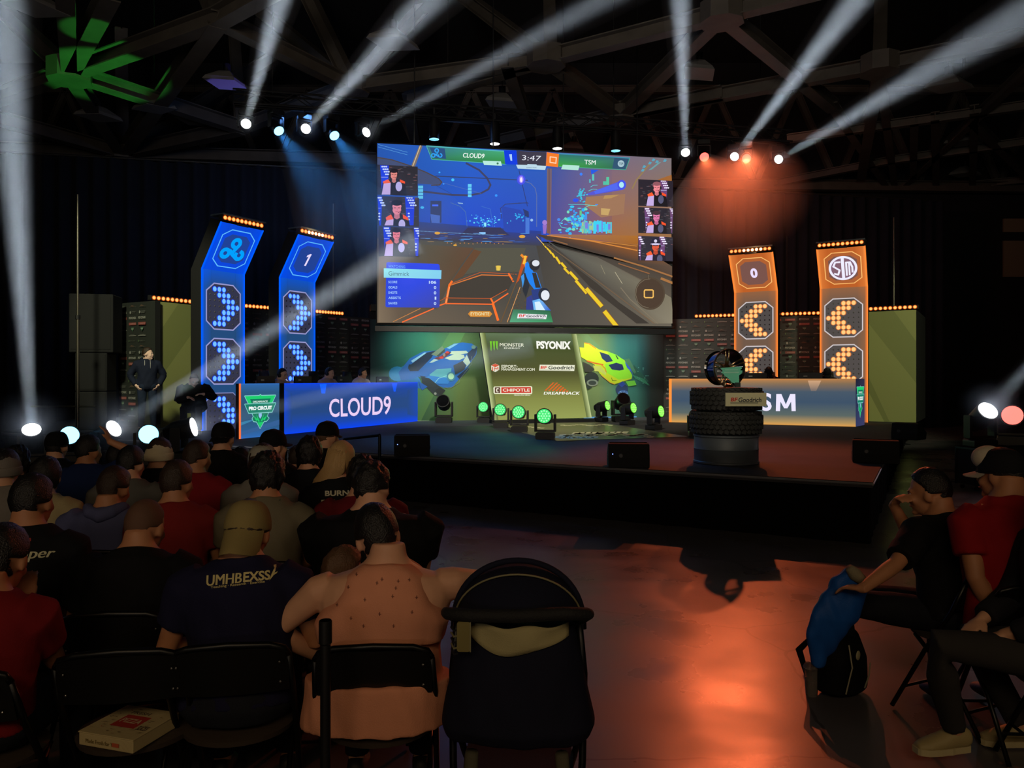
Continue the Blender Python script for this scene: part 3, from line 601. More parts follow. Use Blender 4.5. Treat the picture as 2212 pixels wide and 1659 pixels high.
# lower right field (crop four)
a.px = crop(SF, 1120, 490, 6.506)
a.poly([(250, 110), (440, 130), (1660, 260), (2150, 560), (2150, 730), (1660, 520), (900, 330), (400, 190)], [(70, 56, 50), (120, 80, 40), (150, 90, 40), (96, 76, 62), (84, 66, 54), (74, 60, 52), (74, 62, 54), (74, 64, 60)])
a.poly([(420, 110), (1700, 130), (1660, 250), (430, 120)], [(190, 125, 70), (175, 110, 40), (165, 100, 35), (150, 110, 90)])
a.line([(400, 125), (900, 180), (1650, 275)], 10, (205, 135, 60)); a.line([(450, 130), (1000, 200), (1660, 335)], 16, (215, 135, 60)); a.line([(1340, 440), (1750, 560), (2150, 700)], 22, (165, 112, 66)); a.line([(1400, 520), (1830, 660)], 14, (150, 98, 60)); a.line([(2000, 730), (2150, 790)], 34, (170, 115, 66)); a.line([(480, 190), (680, 250)], 14, (150, 100, 62))
a.poly([(330, 150), (560, 300), (1100, 430), (1830, 800), (2140, 1000), (2170, 1360), (1880, 1360), (1400, 940), (800, 520)], [(80, 80, 78), (88, 88, 82), (98, 92, 82), (102, 88, 72), (128, 120, 100), (140, 132, 112), (120, 110, 92), (92, 86, 76), (84, 78, 70)])
a.line([(1150, 540), (1210, 670)], 5, (160, 150, 120)); a.line([(1350, 640), (1450, 800)], 7, (190, 180, 150)); a.line([(1430, 860), (1560, 1020), (1950, 1360)], 12, (130, 118, 98)); a.line([(400, 260), (600, 400), (1100, 760), (1900, 1360)], 9, (120, 92, 66))
a.poly([(600, 420), (1100, 800), (1400, 1060), (1830, 1360), (1650, 1360), (1000, 850)], (62, 56, 50))
a.ell(1840, 940, 210, 230, (82, 68, 54), 28); a.ell(1840, 940, 190, 205, (76, 60, 48), 28); a.line([(1840, 735), (1760, 750), (1690, 800), (1650, 870), (1640, 960), (1670, 1060), (1740, 1120), (1820, 1140)], 7, (120, 108, 90)); a.line([(1820, 735), (1820, 680)], 6, (120, 108, 90))
a.line([(1770, 890), (1870, 890), (1885, 900), (1885, 985), (1870, 998), (1775, 998), (1760, 985), (1760, 905)], 17, (245, 190, 95), True)
a.line([(250, 145), (350, 255)], 9, (240, 200, 120))
ds = [((345, 245), (350, 262), 12), ((365, 275), (385, 298), 15), ((398, 308), (420, 332), 19), ((430, 340), (455, 375), 24), ((470, 380), (500, 430), 25), ((525, 435), (575, 515), 28), ((600, 515), (655, 580), 30), ((640, 590), (702, 655), 28), ((722, 645), (815, 745), 36), ((805, 765), (945, 930), 36), ((955, 880), (1155, 1110), 50), ((1210, 1200), (1370, 1400), 56)]
for p, q, w_ in ds: a.line([p, q], w_*1.25, (170, 100, 20)); a.line([p, q], w_, (238, 205, 45))
# the rocket car
a.poly([(60, 440), (130, 410), (0, 760), (-40, 800)], (190, 80, 30)); a.line([(95, 420), (70, 520)], 34, (250, 190, 60))
a.poly([(90, 520), (125, 490), (205, 640), (250, 650), (320, 860), (220, 890), (150, 800), (80, 650)], (25, 130, 240)); a.poly([(185, 650), (240, 650), (310, 860), (235, 860)], (50, 48, 46)); a.poly([(45, 670), (90, 650), (150, 830), (100, 1000), (55, 900)], (40, 45, 55)); a.poly([(30, 700), (70, 660), (80, 740), (55, 860)], (60, 150, 230))
a.ell(220, 540, 75, 78, (42, 42, 50), 20); a.ell(237, 515, 52, 44, (225, 230, 240), 20); a.poly([(175, 890), (300, 870), (310, 1030), (210, 1090), (190, 980)], (40, 60, 130)); a.poly([(110, 1000), (180, 960), (230, 1170), (100, 1170)], (50, 60, 140))
a.poly([(190, 1040), (300, 1010), (450, 1180), (210, 1180)], [(90, 170, 240), (120, 190, 250), (40, 80, 200), (120, 190, 240)]); a.poly([(220, 1060), (290, 1050), (370, 1175), (240, 1175)], (215, 240, 255)); a.ell(355, 955, 82, 95, (38, 44, 60), 20); a.ell(370, 965, 60, 72, (230, 235, 245), 20)
a.build('picture', A_EMS, scr)
# score banner across the top
a = newart(y0=-.10); a.px = crop(SF, 800, 290, 6.506)
a.poly([(785, 180), (1885, 255), (1900, 440), (860, 370)], [(60, 120, 150), (70, 170, 120), (50, 140, 50), (50, 120, 90)]); a.poly([(830, 205), (1040, 218), (1060, 362), (890, 350)], (45, 80, 130)); a.line([(785, 182), (1890, 258)], 14, (85, 185, 190)); a.line([(785, 182), (860, 370), (1900, 438)], 9, (80, 180, 170))
def cloud(art, cx, cy, r, w, col, sk=(1, 0, 0, 1)):
    def T(x, y): return (cx+sk[0]*x+sk[1]*y, cy+sk[2]*x+sk[3]*y)
    for (ox, oy, s0, e0, to) in ((0, -.95*r, 100, 390, (.1*r, .1*r)), (-1.05*r, .55*r, -20, 270, (0, .1*r)), (1.05*r, .55*r, 280, 560, (0, .15*r))):
        rr = .52*r; pts = [T(ox+rr*math.cos(R(s0+(e0-s0)*i/16)), oy+rr*math.sin(R(s0+(e0-s0)*i/16))) for i in range(17)]
        art.line(pts, w, col)
    art.line([T(.45*r, -.7*r), T(.1*r, 0), T(0, .25*r)], w, col); art.line([T(-1.05*r, 0.03*r), T(-.5*r, .15*r), T(.1*r, .6*r), T(.7*r, .95*r), T(1.05*r, 1.07*r)], w, col)
cloud(a, 928, 290, 46, 17, (50, 160, 240))
a.text('CLOUD9', [(1292, 345), (1590, 358), (1600, 292), (1300, 278)], (240, 250, 245), .02)
a.poly([(1868, 245), (2040, 245), (2058, 445), (1885, 438)], (10, 60, 225)); a.text('1', [(1960, 388), (1984, 390), (1978, 298), (1940, 300)], (170, 205, 255), .01)
a.poly([(2042, 245), (2212+60, 262), (2212+60, 450), (2058, 445)], (52, 58, 92)); a.poly([(1570, 388), (1825, 398), (1840, 460), (1590, 448)], (185, 235, 225)); a.ell(1780, 427, 15, 15, (60, 120, 90), 12)
a.px = crop(SF, 1120, 290, 6.506)
a.poly([(0, 250), (380, 268), (372, 462), (0, 445)], (62, 58, 74)); a.poly([(-45, 445), (110, 448), (115, 436), (240, 440), (248, 455), (378, 462), (362, 518), (-20, 500)], (190, 220, 235)); a.text('GRAND FINAL', (100, 492, 245, 478), (90, 110, 130))
a.text('3:47', [(38, 380), (290, 392), (308, 322), (42, 312)], (232, 235, 245), -.005)
a.poly([(384, 268), (556, 296), (540, 480), (372, 460)], (245, 125, 40)); a.line([(432, 335), (518, 345), (512, 424), (430, 412)], 15, (255, 215, 180), True)
a.poly([(556, 300), (1545, 355), (1488, 515), (545, 470)], [(45, 120, 110), (60, 100, 120), (45, 95, 80), (60, 165, 60)]); a.poly([(1330, 345), (1530, 358), (1480, 510), (1300, 500)], (50, 85, 115)); a.line([(545, 290), (1545, 352)], 13, (60, 150, 180)); a.line([(1545, 355), (1488, 515), (560, 472)], 8, (75, 170, 150))
a.text('TSM', [(912, 438), (1065, 445), (1070, 383), (912, 375)], (235, 245, 240), .02); a.ell(1423, 430, 46, 48, (170, 200, 210), 22); a.text('TSM', (1395, 448, 1452, 412), (60, 90, 110), .02); a.poly([(608, 445), (842, 458), (825, 522), (585, 508)], (180, 230, 215))
part(a.build('score_banner', A_EM, scr), 'green score banner with team names and clock')
# player statistics card
a = newart(y0=-.10); a.px = crop(SF, 800, 490, 6.506)
a.poly([(225, 515), (245, 505), (945, 530), (965, 545), (972, 600), (968, 1125), (950, 1142), (230, 1135), (212, 1120)], [(40, 70, 235)]*4+[(30, 80, 240), (60, 70, 170), (60, 70, 160), (50, 75, 215), (45, 75, 225)])
a.poly([(188, 590), (995, 618), (990, 740), (188, 722)], [(150, 235, 240), (130, 210, 240), (130, 205, 240), (150, 225, 240)])
a.text('WATCHING', [(252, 583), (488, 590), (488, 552), (252, 545)], (110, 170, 250), .015); a.text('Gimmick', [(255, 692), (545, 700), (545, 640), (255, 632)], (75, 120, 135), 0)
for i, (l, v) in enumerate((('SCORE', '106'), ('GOALS', '0'), ('SHOTS', '0'), ('ASSISTS', '1'), ('SAVES', '0'))):
    y = 800+i*74; a.text(l, [(252, y), (252+25*len(l), y), (252+25*len(l), y-34), (252, y-34)], (165, 205, 255), .02); w_ = 34*len(v) if v != '1' else 22; a.text(v, [(922-w_, y+8), (922, y+8), (922, y-34), (922-w_, y-34)], (200, 225, 255), .03)
part(a.build('statistics_card', A_EM, scr), 'blue player statistics card')
a = newart(y0=-.10); a.px = crop(SF, 800, 490, 6.506)
a.poly([(1400, 1188), (1670, 1190), (1705, 1228), (1670, 1270), (1400, 1268), (1365, 1228)], (215, 140, 50)); a.text('EYEIGNITE', (1402, 1250, 1665, 1205), (235, 225, 170), .015)
a.px = crop(SF, 1120, 490, 6.506); a.poly([(-82, 1165), (430, 1180), (470, 1345), (-135, 1345)], [(60, 120, 90), (40, 100, 70), (60, 150, 95), (90, 170, 130)])
a.poly([(-18, 1224), (390, 1240), (375, 1302), (-30, 1290)], (235, 235, 240)); a.text('BF', (-4, 1270, 92, 1236), (225, 60, 50), .02, .15); a.text('Goodrich', (98, 1276, 372, 1238), (60, 65, 75), .02, .12); a.line([(0, 1286), (340, 1292)], 5, (70, 80, 90))
part(a.build('sponsor_tab', A_EM, scr), 'green tab with a tyre maker logo')
# six webcam windows of the players
def webcam(ct, box, bg, face, hair, jersey, sh, fx, fy, fr_, glow_side, cap=False):
    a = newart(y0=-.11); a.px = ct; x0, y0, x1, y1 = box; a.poly([(x0, y0), (x1, y0+(x1-x0)*.05), (x1, y1+(x1-x0)*.03), (x0, y1)], bg)
    w_ = x1-x0; h_ = y1-y0
    old = a.clip; q = [a._p(p) for p in ((x0, y0), (x1, y0+w_*.05), (x1, y1+w_*.03), (x0, y1))]; a.clip = (q[0][0]+.005, q[3][1], q[1][0]-.005, q[0][1]-.01)
    for k in range(34): x = x0+w_*random.uniform(.05, .95); y = y0+h_*random.uniform(.05, .95); a.rect(x, y, x+w_*.07, y+h_*.018, random.choice([(92, 88, 96), (120, 80, 84), (80, 82, 90)]))
    bc, dc = ((25, 60, 225), (200, 215, 255)) if glow_side[2] == 'b' else ((110, 70, 120), (235, 225, 250))
    for (gx, gw) in glow_side[:2]:
        a.poly([(x0+w_*gx, y0), (x0+w_*(gx+gw), y0), (x0+w_*(gx+gw-.03), y1), (x0+w_*(gx+.05), y1)], bc)
        for r_ in range(4):
            for k in range(3): a.ell(x0+w_*(gx+gw*(.25+.22*k)+(.03*r_)), y0+h_*(.07+.085*r_), w_*.026, h_*.03, dc, 8)
        a.line([(x0+w_*(gx+.03), y0+h_*.42), (x0+w_*(gx+gw-.03), y0+h_*.42)], 6, (190, 195, 240))
        for k in range(3): a.ell(x0+w_*(gx+gw*.4), y0+h_*(.6+.1*k), w_*.026, h_*.03, dc, 8)
    cx = x0+w_*fx; cy = y0+h_*fy; rx = w_*fr_; ry = rx*1.35
    a.poly([(cx-w_*.27, cy+ry*1.45), (cx-w_*.10, cy+ry*.95), (cx+w_*.10, cy+ry*.95), (cx+w_*.27, cy+ry*1.45), (cx+w_*.32, y1+30), (cx-w_*.32, y1+30)], jersey)
    a.poly([(cx-w_*.27, cy+ry*1.45), (cx-w_*.14, cy+ry*.95), (cx-w_*.08, cy+ry*1.7), (cx-w_*.25, cy+ry*1.9)], (250, 95, 50)); a.poly([(cx+w_*.27, cy+ry*1.45), (cx+w_*.14, cy+ry*.95), (cx+w_*.15, cy+ry*1.6), (cx+w_*.27, cy+ry*1.9)], (250, 85, 45))
    a.poly([(cx-w_*.25, cy+ry*1.9), (cx-w_*.08, cy+ry*1.7), (cx-w_*.09, y1), (cx-w_*.3, y1)], (200, 175, 230)); a.ell(cx+w_*.12, cy+ry*2.5, w_*.08, h_*.16, (190, 180, 235) if sh else (90, 90, 120), 16)
    a.ell(cx, cy-ry*.15, rx*1.25, ry*1.15, hair); a.poly([(cx-rx*.5, cy+ry*.5), (cx+rx*.5, cy+ry*.5), (cx+rx*.6, cy+ry*1.5), (cx, cy+ry*1.75), (cx-rx*.6, cy+ry*1.5)], tuple(int(k*.85) for k in face)); a.ell(cx, cy, rx, ry, face, 20)
    if cap: a.ell(cx, cy-ry*.75, rx*1.3, ry*.75, (40, 38, 60), 18); a.ell(cx, cy-ry*.35, rx*1.35, ry*.18, (210, 205, 240), 16); a.ell(cx, cy-ry*.95, rx*.4, ry*.32, (220, 215, 240), 14)
    else: a.ell(cx, cy-ry*.82, rx*1.15, ry*.45, hair, 18, 0, 360)
    for k in (-1, 1): a.rect(cx+k*rx*.42-rx*.24, cy-ry*.1, cx+k*rx*.42+rx*.24, cy+ry*.02, (90, 45, 55)); a.ell(cx+k*rx*1.12, cy+ry*.05, rx*.28, ry*.36, (40, 40, 44), 12)
    a.line([(cx+rx*.02, cy), (cx+rx*.12, cy+ry*.32)], 4, tuple(int(k*.7) for k in face)); a.rect(cx-rx*.32, cy+ry*.52, cx+rx*.32, cy+ry*.6, (150, 60, 70)); a.line([(cx+rx*1.1, cy+ry*.3), (cx+rx*.3, cy+ry*.72)], 7, (30, 30, 34))
    a.clip = old; a.build('webcam_picture', A_EM, scr)
c1 = crop(SF, 800, 290, 6.506); c2 = crop(SF, 1120, 290, 6.506); c3 = crop(SF, 800, 490, 6.506); c4 = crop(SF, 1120, 490, 6.506); pk = (240, 130, 145)
webcam(c1, (90, 445, 662, 865), (48, 46, 54), (232, 140, 130), (30, 24, 30), (34, 32, 38), True, .42, .34, .085, [(.08, .22), (-.3, .1), 'b'])
webcam(c1, (98, 880, 680, 1295), (52, 50, 60), (236, 140, 158), (28, 24, 30), (36, 34, 42), True, .47, .42, .115, [(0, .12), (.66, .24), 'b'])
webcam(c3, (115, 5, 685, 420), (50, 48, 56), pk, (34, 24, 30), (38, 34, 42), True, .44, .28, .095, [(.11, .18), (.86, .14), 'b'])
webcam(c2, (1662, 648, 2148, 1020), (44, 38, 48), (245, 140, 150), (150, 90, 100), (28, 26, 32), False, .53, .32, .10, [(.62, .22), (-.4, .1), 'r'])
webcam(c2, (1662, 1036, 2148, 1400), (44, 40, 50), (225, 120, 170), (70, 48, 58), (34, 30, 36), False, .52, .38, .10, [(.17, .17), (.9, .1), 'r'])
webcam(c4, (1660, 135, 2145, 480), (50, 46, 58), (225, 90, 60), (40, 38, 60), (40, 34, 50), False, .50, .42, .11, [(0, .1), (.6, .18), 'r'], True)
# ------------------------------------------------------------------ stage walls with prints
def wall_panel(name, label, x0, z0, x1, z1, h, group=None, th=.12):
    p = W(x0, 818, z0); q = W(x1, 818, z1); yaw = math.atan2(q.y-p.y, q.x-p.x); L = math.hypot(q.x-p.x, q.y-p.y)
    fr = Frame((p.x, p.y, SH), yaw); t = thing(name, label, 'backdrop panel', fr.o, yaw, group)
    MB().box((L/2, th/2+.01, h/2+.001), (L, th, h)).build('panel', matte, t)
    for k in (0, 1): MB().tube([(L*(.15+.7*k), th, h*.8), (L*(.15+.7*k), th+.7, .02)], .02).build('rear_brace', black, t)
    return t, fr, L
def sponsor_print(t, L, h, seed=0, x0=0):
    random.seed(seed); a = Art(.0004, .0); a.rect(0, 0, L, h, (46, 50, 46))
    cw, rh = .36, .128; nc = int(L/cw)+1
    for c in range(nc):
        for r in range(int(h/rh)):
            k = (r*1+c*6+(c//2)) % 7; x = c*cw+.05; z = h-.1-r*rh
            if x+.26 > L: continue
            g = (125, 128, 122); w = .26
            if k == 0: a.ell(x+.05, z, .026, .034, (150, 152, 146), 12); a.rect(x+.1, z+.008, x+.24, z+.022, (100, 102, 98)); a.rect(x+.1, z-.022, x+.22, z-.008, (92, 94, 90))
            elif k == 1: a.text('PSYONIX', (x, z-.024, x+w, z+.03), (165, 166, 158), .03)
            elif k == 2: a.rect(x, z-.03, x+w, z+.03, (150, 78, 74)); a.text('CHIPOTLE', (x+.05, z-.014, x+w-.02, z+.014), (175, 140, 130), .02)
            elif k == 3: a.poly([(x+.08, z+.045), (x+.18, z+.045), (x+.165, z), (x+.14, z-.02), (x+.13, z-.05), (x+.12, z-.02), (x+.095, z)], (78, 118, 92)); a.rect(x+.09, z+.005, x+.17, z+.02, (160, 165, 155))
            elif k == 4: a.rect(x, z-.016, x+w, z-.004, (160, 160, 152)); a.rect(x+.05, z+.004, x+.2, z+.014, (110, 112, 106))
            elif k == 5: a.text('MONSTER', (x+.04, z-.012, x+w-.03, z+.014), (112, 116, 108), .01); a.rect(x, z-.02, x+.02, z+.022, (98, 130, 80))
            else: a.text('DREAMHACK', (x+.02, z-.016, x+w, z+.006), (105, 104, 98), .02); a.poly([(x+.05, z+.008), (x+.1, z+.035), (x+.2, z+.008)], (110, 84, 66))
    return a.build('sponsor_print', A_DF, t)
WH = 2.8
tA, fA, LA = wall_panel('sponsor_wall', 'sponsor logo wall at the far left behind the standing man', 256, 17.5, 335, 16.85, WH)
sponsor_print(tA, LA, WH, 1)
def green_print(t, L, h, flip=False):
    a = Art(.0004, .0); g1, g2, g3 = (148, 152, 92), (130, 136, 80), (158, 162, 98)
    a.rect(0, 0, L, h, g2); X = (lambda x: L-x) if flip else (lambda x: x)
    a.poly([(X(0), h), (X(L*.42), h), (X(0), h*.72)], g1); a.poly([(X(0), 0), (X(0), h*.35), (X(L), h*.95), (X(L), h*.5), (X(L*.5), 0)], g1); a.poly([(X(L*.6), 0), (X(L), h*.35), (X(L), 0)], g3)
    return a.build('green_print', A_DF, t)
tB, fB, LB = wall_panel('green_wall', 'olive green graphic wall panel between the sponsor wall and left tower', 338, 17.0, 447, 18.2, WH); green_print(tB, LB, WH)
tC, fC, LC = wall_panel('sponsor_wall', 'sponsor logo wall behind the blue towers and left desk', 449, 18.1, 818, 22.0, WH); sponsor_print(tC, LC, WH, 2)
tD, fD, LD = wall_panel('sponsor_wall', 'sponsor logo wall behind the orange towers and right desk', 1408, 22.35, 1862, 20.55, WH); sponsor_print(tD, LD, WH, 3)
tE, fE, LE = wall_panel('green_wall', 'olive green graphic wall panel at the right end of the stage', 1866, 19.75, 1979, 19.1, WH); green_print(tE, LE, WH, True)
tF, fF, LF = wall_panel('backstage_wall', 'narrow dark wall panel edge beyond the right green panel', 1981, 19.1, 2000, 21.5, WH)
# ------------------------------------------------------------------ centre mural with the two cars
mp = W(800, 818, 19.35); mq = W(1432, 818, 21.9); myaw = math.atan2(mq.y-mp.y, mq.x-mp.x); mL = (mq-mp).length
MF = Frame((mp.x, mp.y, SH), myaw); MH = 2.78
mur = thing('mural_wall', 'painted mural of a blue car and a yellow car under the screen', 'mural', MF.o, myaw)
MB().box((mL/2, .08, MH/2), (mL, .12, MH)).build('panel', matte, mur)
a = Art(.0003, .0, (0, .0, mL, MH), MF.px); a.px = crop(MF, 820, 690, 5.027)
def q4(c, x0, y0, x1, y1): a.poly([(x0, y0), (x1, y0), (x1, y1), (x0, y1)], c)
q4([(10, 30, 38), (14, 95, 90), (20, 70, 60), (12, 34, 38)], -160, 0, 130, 1300); q4([(14, 95, 90), (30, 110, 90), (52, 84, 46), (20, 70, 60)], 130, 0, 480, 1300)  # teal at left: part print, part blue light wash put into the colour
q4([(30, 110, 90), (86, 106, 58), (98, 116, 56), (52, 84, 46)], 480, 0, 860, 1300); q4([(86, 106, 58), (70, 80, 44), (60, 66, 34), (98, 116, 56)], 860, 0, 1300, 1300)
a.poly([(300, 900), (800, 80), (960, 80), (420, 1160)], [(52, 112, 82), (92, 124, 70), (96, 128, 70), (78, 118, 62)])
a.poly([(160, 560), (300, 480), (430, 640), (480, 760), (200, 700)], [(20, 110, 150), (30, 130, 160), (20, 110, 190), (18, 90, 180), (20, 100, 160)]); a.ell(190, 590, 90, 80, (30, 130, 190), 16)
# blue car
a.poly([(205, 575), (330, 420), (470, 350), (640, 335), (720, 310), (810, 262), (900, 250), (1000, 262), (1060, 300), (1050, 380), (1000, 450), (940, 550), (870, 640), (790, 735), (700, 745), (600, 700), (500, 640), (420, 620), (350, 650), (230, 660)], (30, 96, 178))
a.poly([(310, 510), (420, 430), (470, 370), (610, 338), (560, 420), (420, 560), (320, 550)], (30, 38, 66)); a.poly([(340, 450), (490, 358), (510, 362), (360, 470)], (150, 185, 215)); a.poly([(316, 490), (390, 485), (415, 560), (330, 562), (308, 530)], (34, 42, 60))
a.poly([(725, 310), (810, 265), (860, 260), (760, 320)], (130, 170, 205)); a.poly([(780, 345), (940, 340), (965, 365), (850, 385), (760, 375)], (205, 205, 185)); a.poly([(705, 420), (820, 375), (915, 385), (925, 415), (870, 440), (760, 440)], (205, 205, 185)); a.poly([(540, 470), (590, 430), (640, 440), (570, 470)], (190, 200, 195))
a.poly([(560, 380), (680, 290), (712, 335), (620, 400)], (120, 125, 105)); a.poly([(620, 395), (705, 320), (712, 345), (640, 405)], (60, 66, 66)); a.poly([(590, 420), (660, 400), (740, 345), (780, 360), (720, 405), (640, 440)], (120, 40, 46)); a.ell(735, 358, 20, 12, (230, 60, 50), 12); a.ell(672, 415, 24, 14, (225, 50, 44), 12); a.ell(700, 385, 14, 20, (160, 130, 110), 10)
a.poly([(540, 600), (620, 540), (780, 530), (770, 620), (640, 700), (590, 680)], (96, 168, 184)); a.poly([(480, 640), (540, 610), (780, 640), (740, 700), (620, 700)], (44, 118, 196)); a.line([(600, 690), (640, 640), (760, 600)], 6, (150, 205, 210))
a.poly([(800, 500), (900, 450), (935, 500), (920, 545), (820, 600)], (60, 58, 62)); a.poly([(905, 455), (945, 385), (985, 470), (930, 530), (945, 500)], (205, 205, 190)); a.poly([(950, 370), (1040, 290), (1060, 310), (1040, 380), (1000, 440), (975, 450)], (32, 42, 70)); a.ell(1020, 300, 24, 20, (120, 140, 130), 12)
a.ell(775, 620, 48, 52, (60, 120, 150), 18); a.ell(775, 618, 32, 34, (170, 205, 175), 16); a.poly([(840, 620), (960, 520), (975, 540), (870, 650)], (30, 40, 70)); a.line([(1000, 400), (1000, 480), (870, 650), (860, 690), (760, 750), (700, 735)], 5, (110, 120, 110))
a.poly([(450, 620), (540, 640), (640, 720), (715, 770), (660, 835), (590, 820), (510, 740), (460, 690)], (36, 44, 52)); a.poly([(600, 770), (650, 740), (712, 772), (660, 832)], (28, 32, 36)); a.ell(604, 806, 14, 14, (150, 150, 140), 12)
a.poly([(430, 610), (470, 640), (500, 620)], (20, 40, 60)); a.poly([(420, 670), (520, 730), (460, 770)], (24, 84, 170))
a.rect(-100, 1100, 1300, 1115, (170, 180, 160))
# right half, yellow car
a.px = crop(MF, 1230, 690, 6.145)
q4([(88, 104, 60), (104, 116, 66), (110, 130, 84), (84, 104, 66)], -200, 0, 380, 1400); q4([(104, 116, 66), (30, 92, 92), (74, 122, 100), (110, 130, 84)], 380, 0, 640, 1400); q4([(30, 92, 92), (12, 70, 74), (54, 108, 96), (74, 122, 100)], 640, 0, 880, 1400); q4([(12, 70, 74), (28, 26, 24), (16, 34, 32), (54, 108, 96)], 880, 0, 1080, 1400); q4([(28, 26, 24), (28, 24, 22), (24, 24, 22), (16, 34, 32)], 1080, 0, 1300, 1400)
a.poly([(60, 110), (150, 110), (560, 520), (400, 560)], [(96, 118, 70), (110, 128, 78), (80, 120, 90), (90, 120, 76)])
a.poly([(850, 600), (1050, 820), (1000, 860), (840, 780)], (30, 74, 62)); 
for k in range(5): a.line([(840+k*8, 740+k*10), (1000+k*14, 800+k*18)], 8, (54, 120, 92))
for k in range(14): a.ell(random.uniform(860, 1040), random.uniform(630, 880), 8, 7, (80, 130, 120), 8)
Y1, Y2, YD = (196, 200, 30), (142, 208, 40), (150, 130, 40)
a.poly([(190, 310), (260, 315), (390, 400), (520, 430), (640, 490), (760, 560), (800, 690), (830, 740), (820, 790), (590, 860), (540, 840), (400, 720), (330, 600), (150, 500), (130, 370), (190, 375)], Y1); a.poly([(500, 425), (620, 470), (720, 540), (830, 740), (810, 780), (650, 800), (480, 700), (470, 590), (570, 560)], Y2)
a.poly([(395, 430), (520, 470), (575, 555), (490, 570), (430, 520)], (30, 44, 84)); a.poly([(515, 605), (620, 575), (700, 600), (718, 665), (660, 680), (560, 665)], (22, 34, 80)); a.poly([(605, 475), (625, 480), (650, 530), (635, 530)], (40, 60, 50))
a.line([(200, 312), (260, 325), (345, 385)], 12, (215, 110, 30)); a.line([(230, 550), (330, 580), (440, 600)], 16, (215, 90, 30)); a.line([(420, 600), (470, 650), (485, 700)], 12, (215, 120, 40)); a.poly([(310, 610), (400, 620), (480, 700), (480, 745), (400, 690), (330, 690)], (190, 185, 90)); a.line([(420, 740), (540, 840), (600, 860)], 10, (215, 150, 60)); a.line([(555, 775), (565, 810), (620, 812)], 6, (60, 70, 30)); a.line([(600, 860), (820, 790)], 8, (120, 130, 50))
a.poly([(720, 530), (790, 520), (880, 700), (860, 720), (760, 600)], (70, 110, 80)); a.poly([(730, 560), (800, 640), (850, 760), (820, 700), (760, 640)], (50, 80, 190)); a.poly([(740, 820), (860, 810), (885, 870), (780, 890)], (110, 190, 60))
a.poly([(170, 560), (260, 600), (330, 660), (290, 700), (200, 700)], (56, 52, 44)); a.ell(290, 790, 96, 92, (40, 44, 42), 24); a.ell(300, 840, 76, 46, (130, 135, 122), 20); a.ell(300, 842, 52, 30, (56, 62, 58), 18); a.poly([(200, 860), (300, 900), (240, 930)], (40, 50, 44))
a.ell(692, 930, 82, 78, (34, 54, 92), 24); a.poly([(640, 860), (700, 820), (740, 860), (690, 900)], (40, 66, 150)); a.ell(708, 978, 68, 38, (60, 96, 160), 20); 
for k in range(6): a.line([(708, 980), (708+60*math.cos(k), 980+32*math.sin(k))], 6, (150, 180, 220))
a.rect(280, 1285, 860, 1296, (110, 130, 110))
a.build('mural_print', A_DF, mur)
part(MB().box((mL*.80, -.03, .02), (1.6, .03, .03)).build('light_strip', glow('strip_blue', (90, 150, 200), 1), mur), 'pale blue light strip at the foot')
# black valance between screen and mural
MB().box((mL*.5, -.02, MH+.09), (mL, .3, .16)).build('header_beam', black, mur)
# ------------------------------------------------------------------ leaning illuminated sponsor board
bl = W(1065, 0, 18.75); br = W(1278, 0, 19.35); byaw = math.atan2(br.y-bl.y, br.x-bl.x); bL = math.hypot(br.x-bl.x, br.y-bl.y)
BF = Frame((bl.x, bl.y, SH+.08), byaw)
brd = thing('sponsor_board', 'tall glowing olive board with six sponsor logos, cut on a slant', 'sponsor board', BF.o, byaw)
tl = BF.px(1035, 709); tr_ = BF.px(1243, 712); b0_, b1_ = (0, 0), (bL, 0.03)
sh = tl[0]
MB().prism([b0_, b1_, tr_, tl], .01, .10).build('box', matte, brd); MB().box((bL/2, .05, -.04), (bL+.1, .3, .08)).build('foot', black, brd)
a = Art(.0004, .0); mid = lambda A, B, t: (A[0]+(B[0]-A[0])*t, A[1]+(B[1]-A[1])*t)
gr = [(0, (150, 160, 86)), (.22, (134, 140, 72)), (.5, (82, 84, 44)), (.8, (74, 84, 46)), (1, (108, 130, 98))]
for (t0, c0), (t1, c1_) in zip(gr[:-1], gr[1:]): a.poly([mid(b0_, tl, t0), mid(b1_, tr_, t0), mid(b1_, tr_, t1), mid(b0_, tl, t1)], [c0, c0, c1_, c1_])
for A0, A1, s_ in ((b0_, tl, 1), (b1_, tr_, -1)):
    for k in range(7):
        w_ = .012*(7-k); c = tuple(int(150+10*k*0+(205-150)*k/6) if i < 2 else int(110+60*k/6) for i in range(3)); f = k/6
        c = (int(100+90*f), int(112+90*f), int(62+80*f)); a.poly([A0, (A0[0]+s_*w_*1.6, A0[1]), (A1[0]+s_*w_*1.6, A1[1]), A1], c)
a.px = crop(BF, 820, 690, 5.027); WHt = (240, 240, 215)
for k, x in enumerate((1205, 1238, 1268)): a.poly([(x-10, 236), (x+14, 236), (x+12, 290), (x+8+k*2, 345-k*6), (x, 330-k*10), (x-4, 280)], (120, 205, 40))
a.text('MONSTER', [(1305, 292), (1565, 296), (1568, 260), (1305, 256)], WHt, .015); a.text('ENERGY', [(1350, 318), (1530, 320), (1530, 306), (1350, 304)], WHt, .02)
a.text('PSYONIX', [(1705, 318), (2072, 326), (2076, 238), (1700, 234)], (250, 250, 240), .05)
a.poly([(1210, 500), (1255, 478), (1298, 500), (1298, 548), (1255, 572), (1212, 548)], (225, 225, 205)); a.poly([(1212, 500), (1255, 480), (1296, 500), (1255, 520)], (215, 85, 50)); a.line([(1225, 520), (1225, 555)], 10, (215, 85, 50)); a.line([(1245, 555), (1245, 525), (1265, 540), (1285, 520), (1285, 550)], 8, (215, 85, 50))
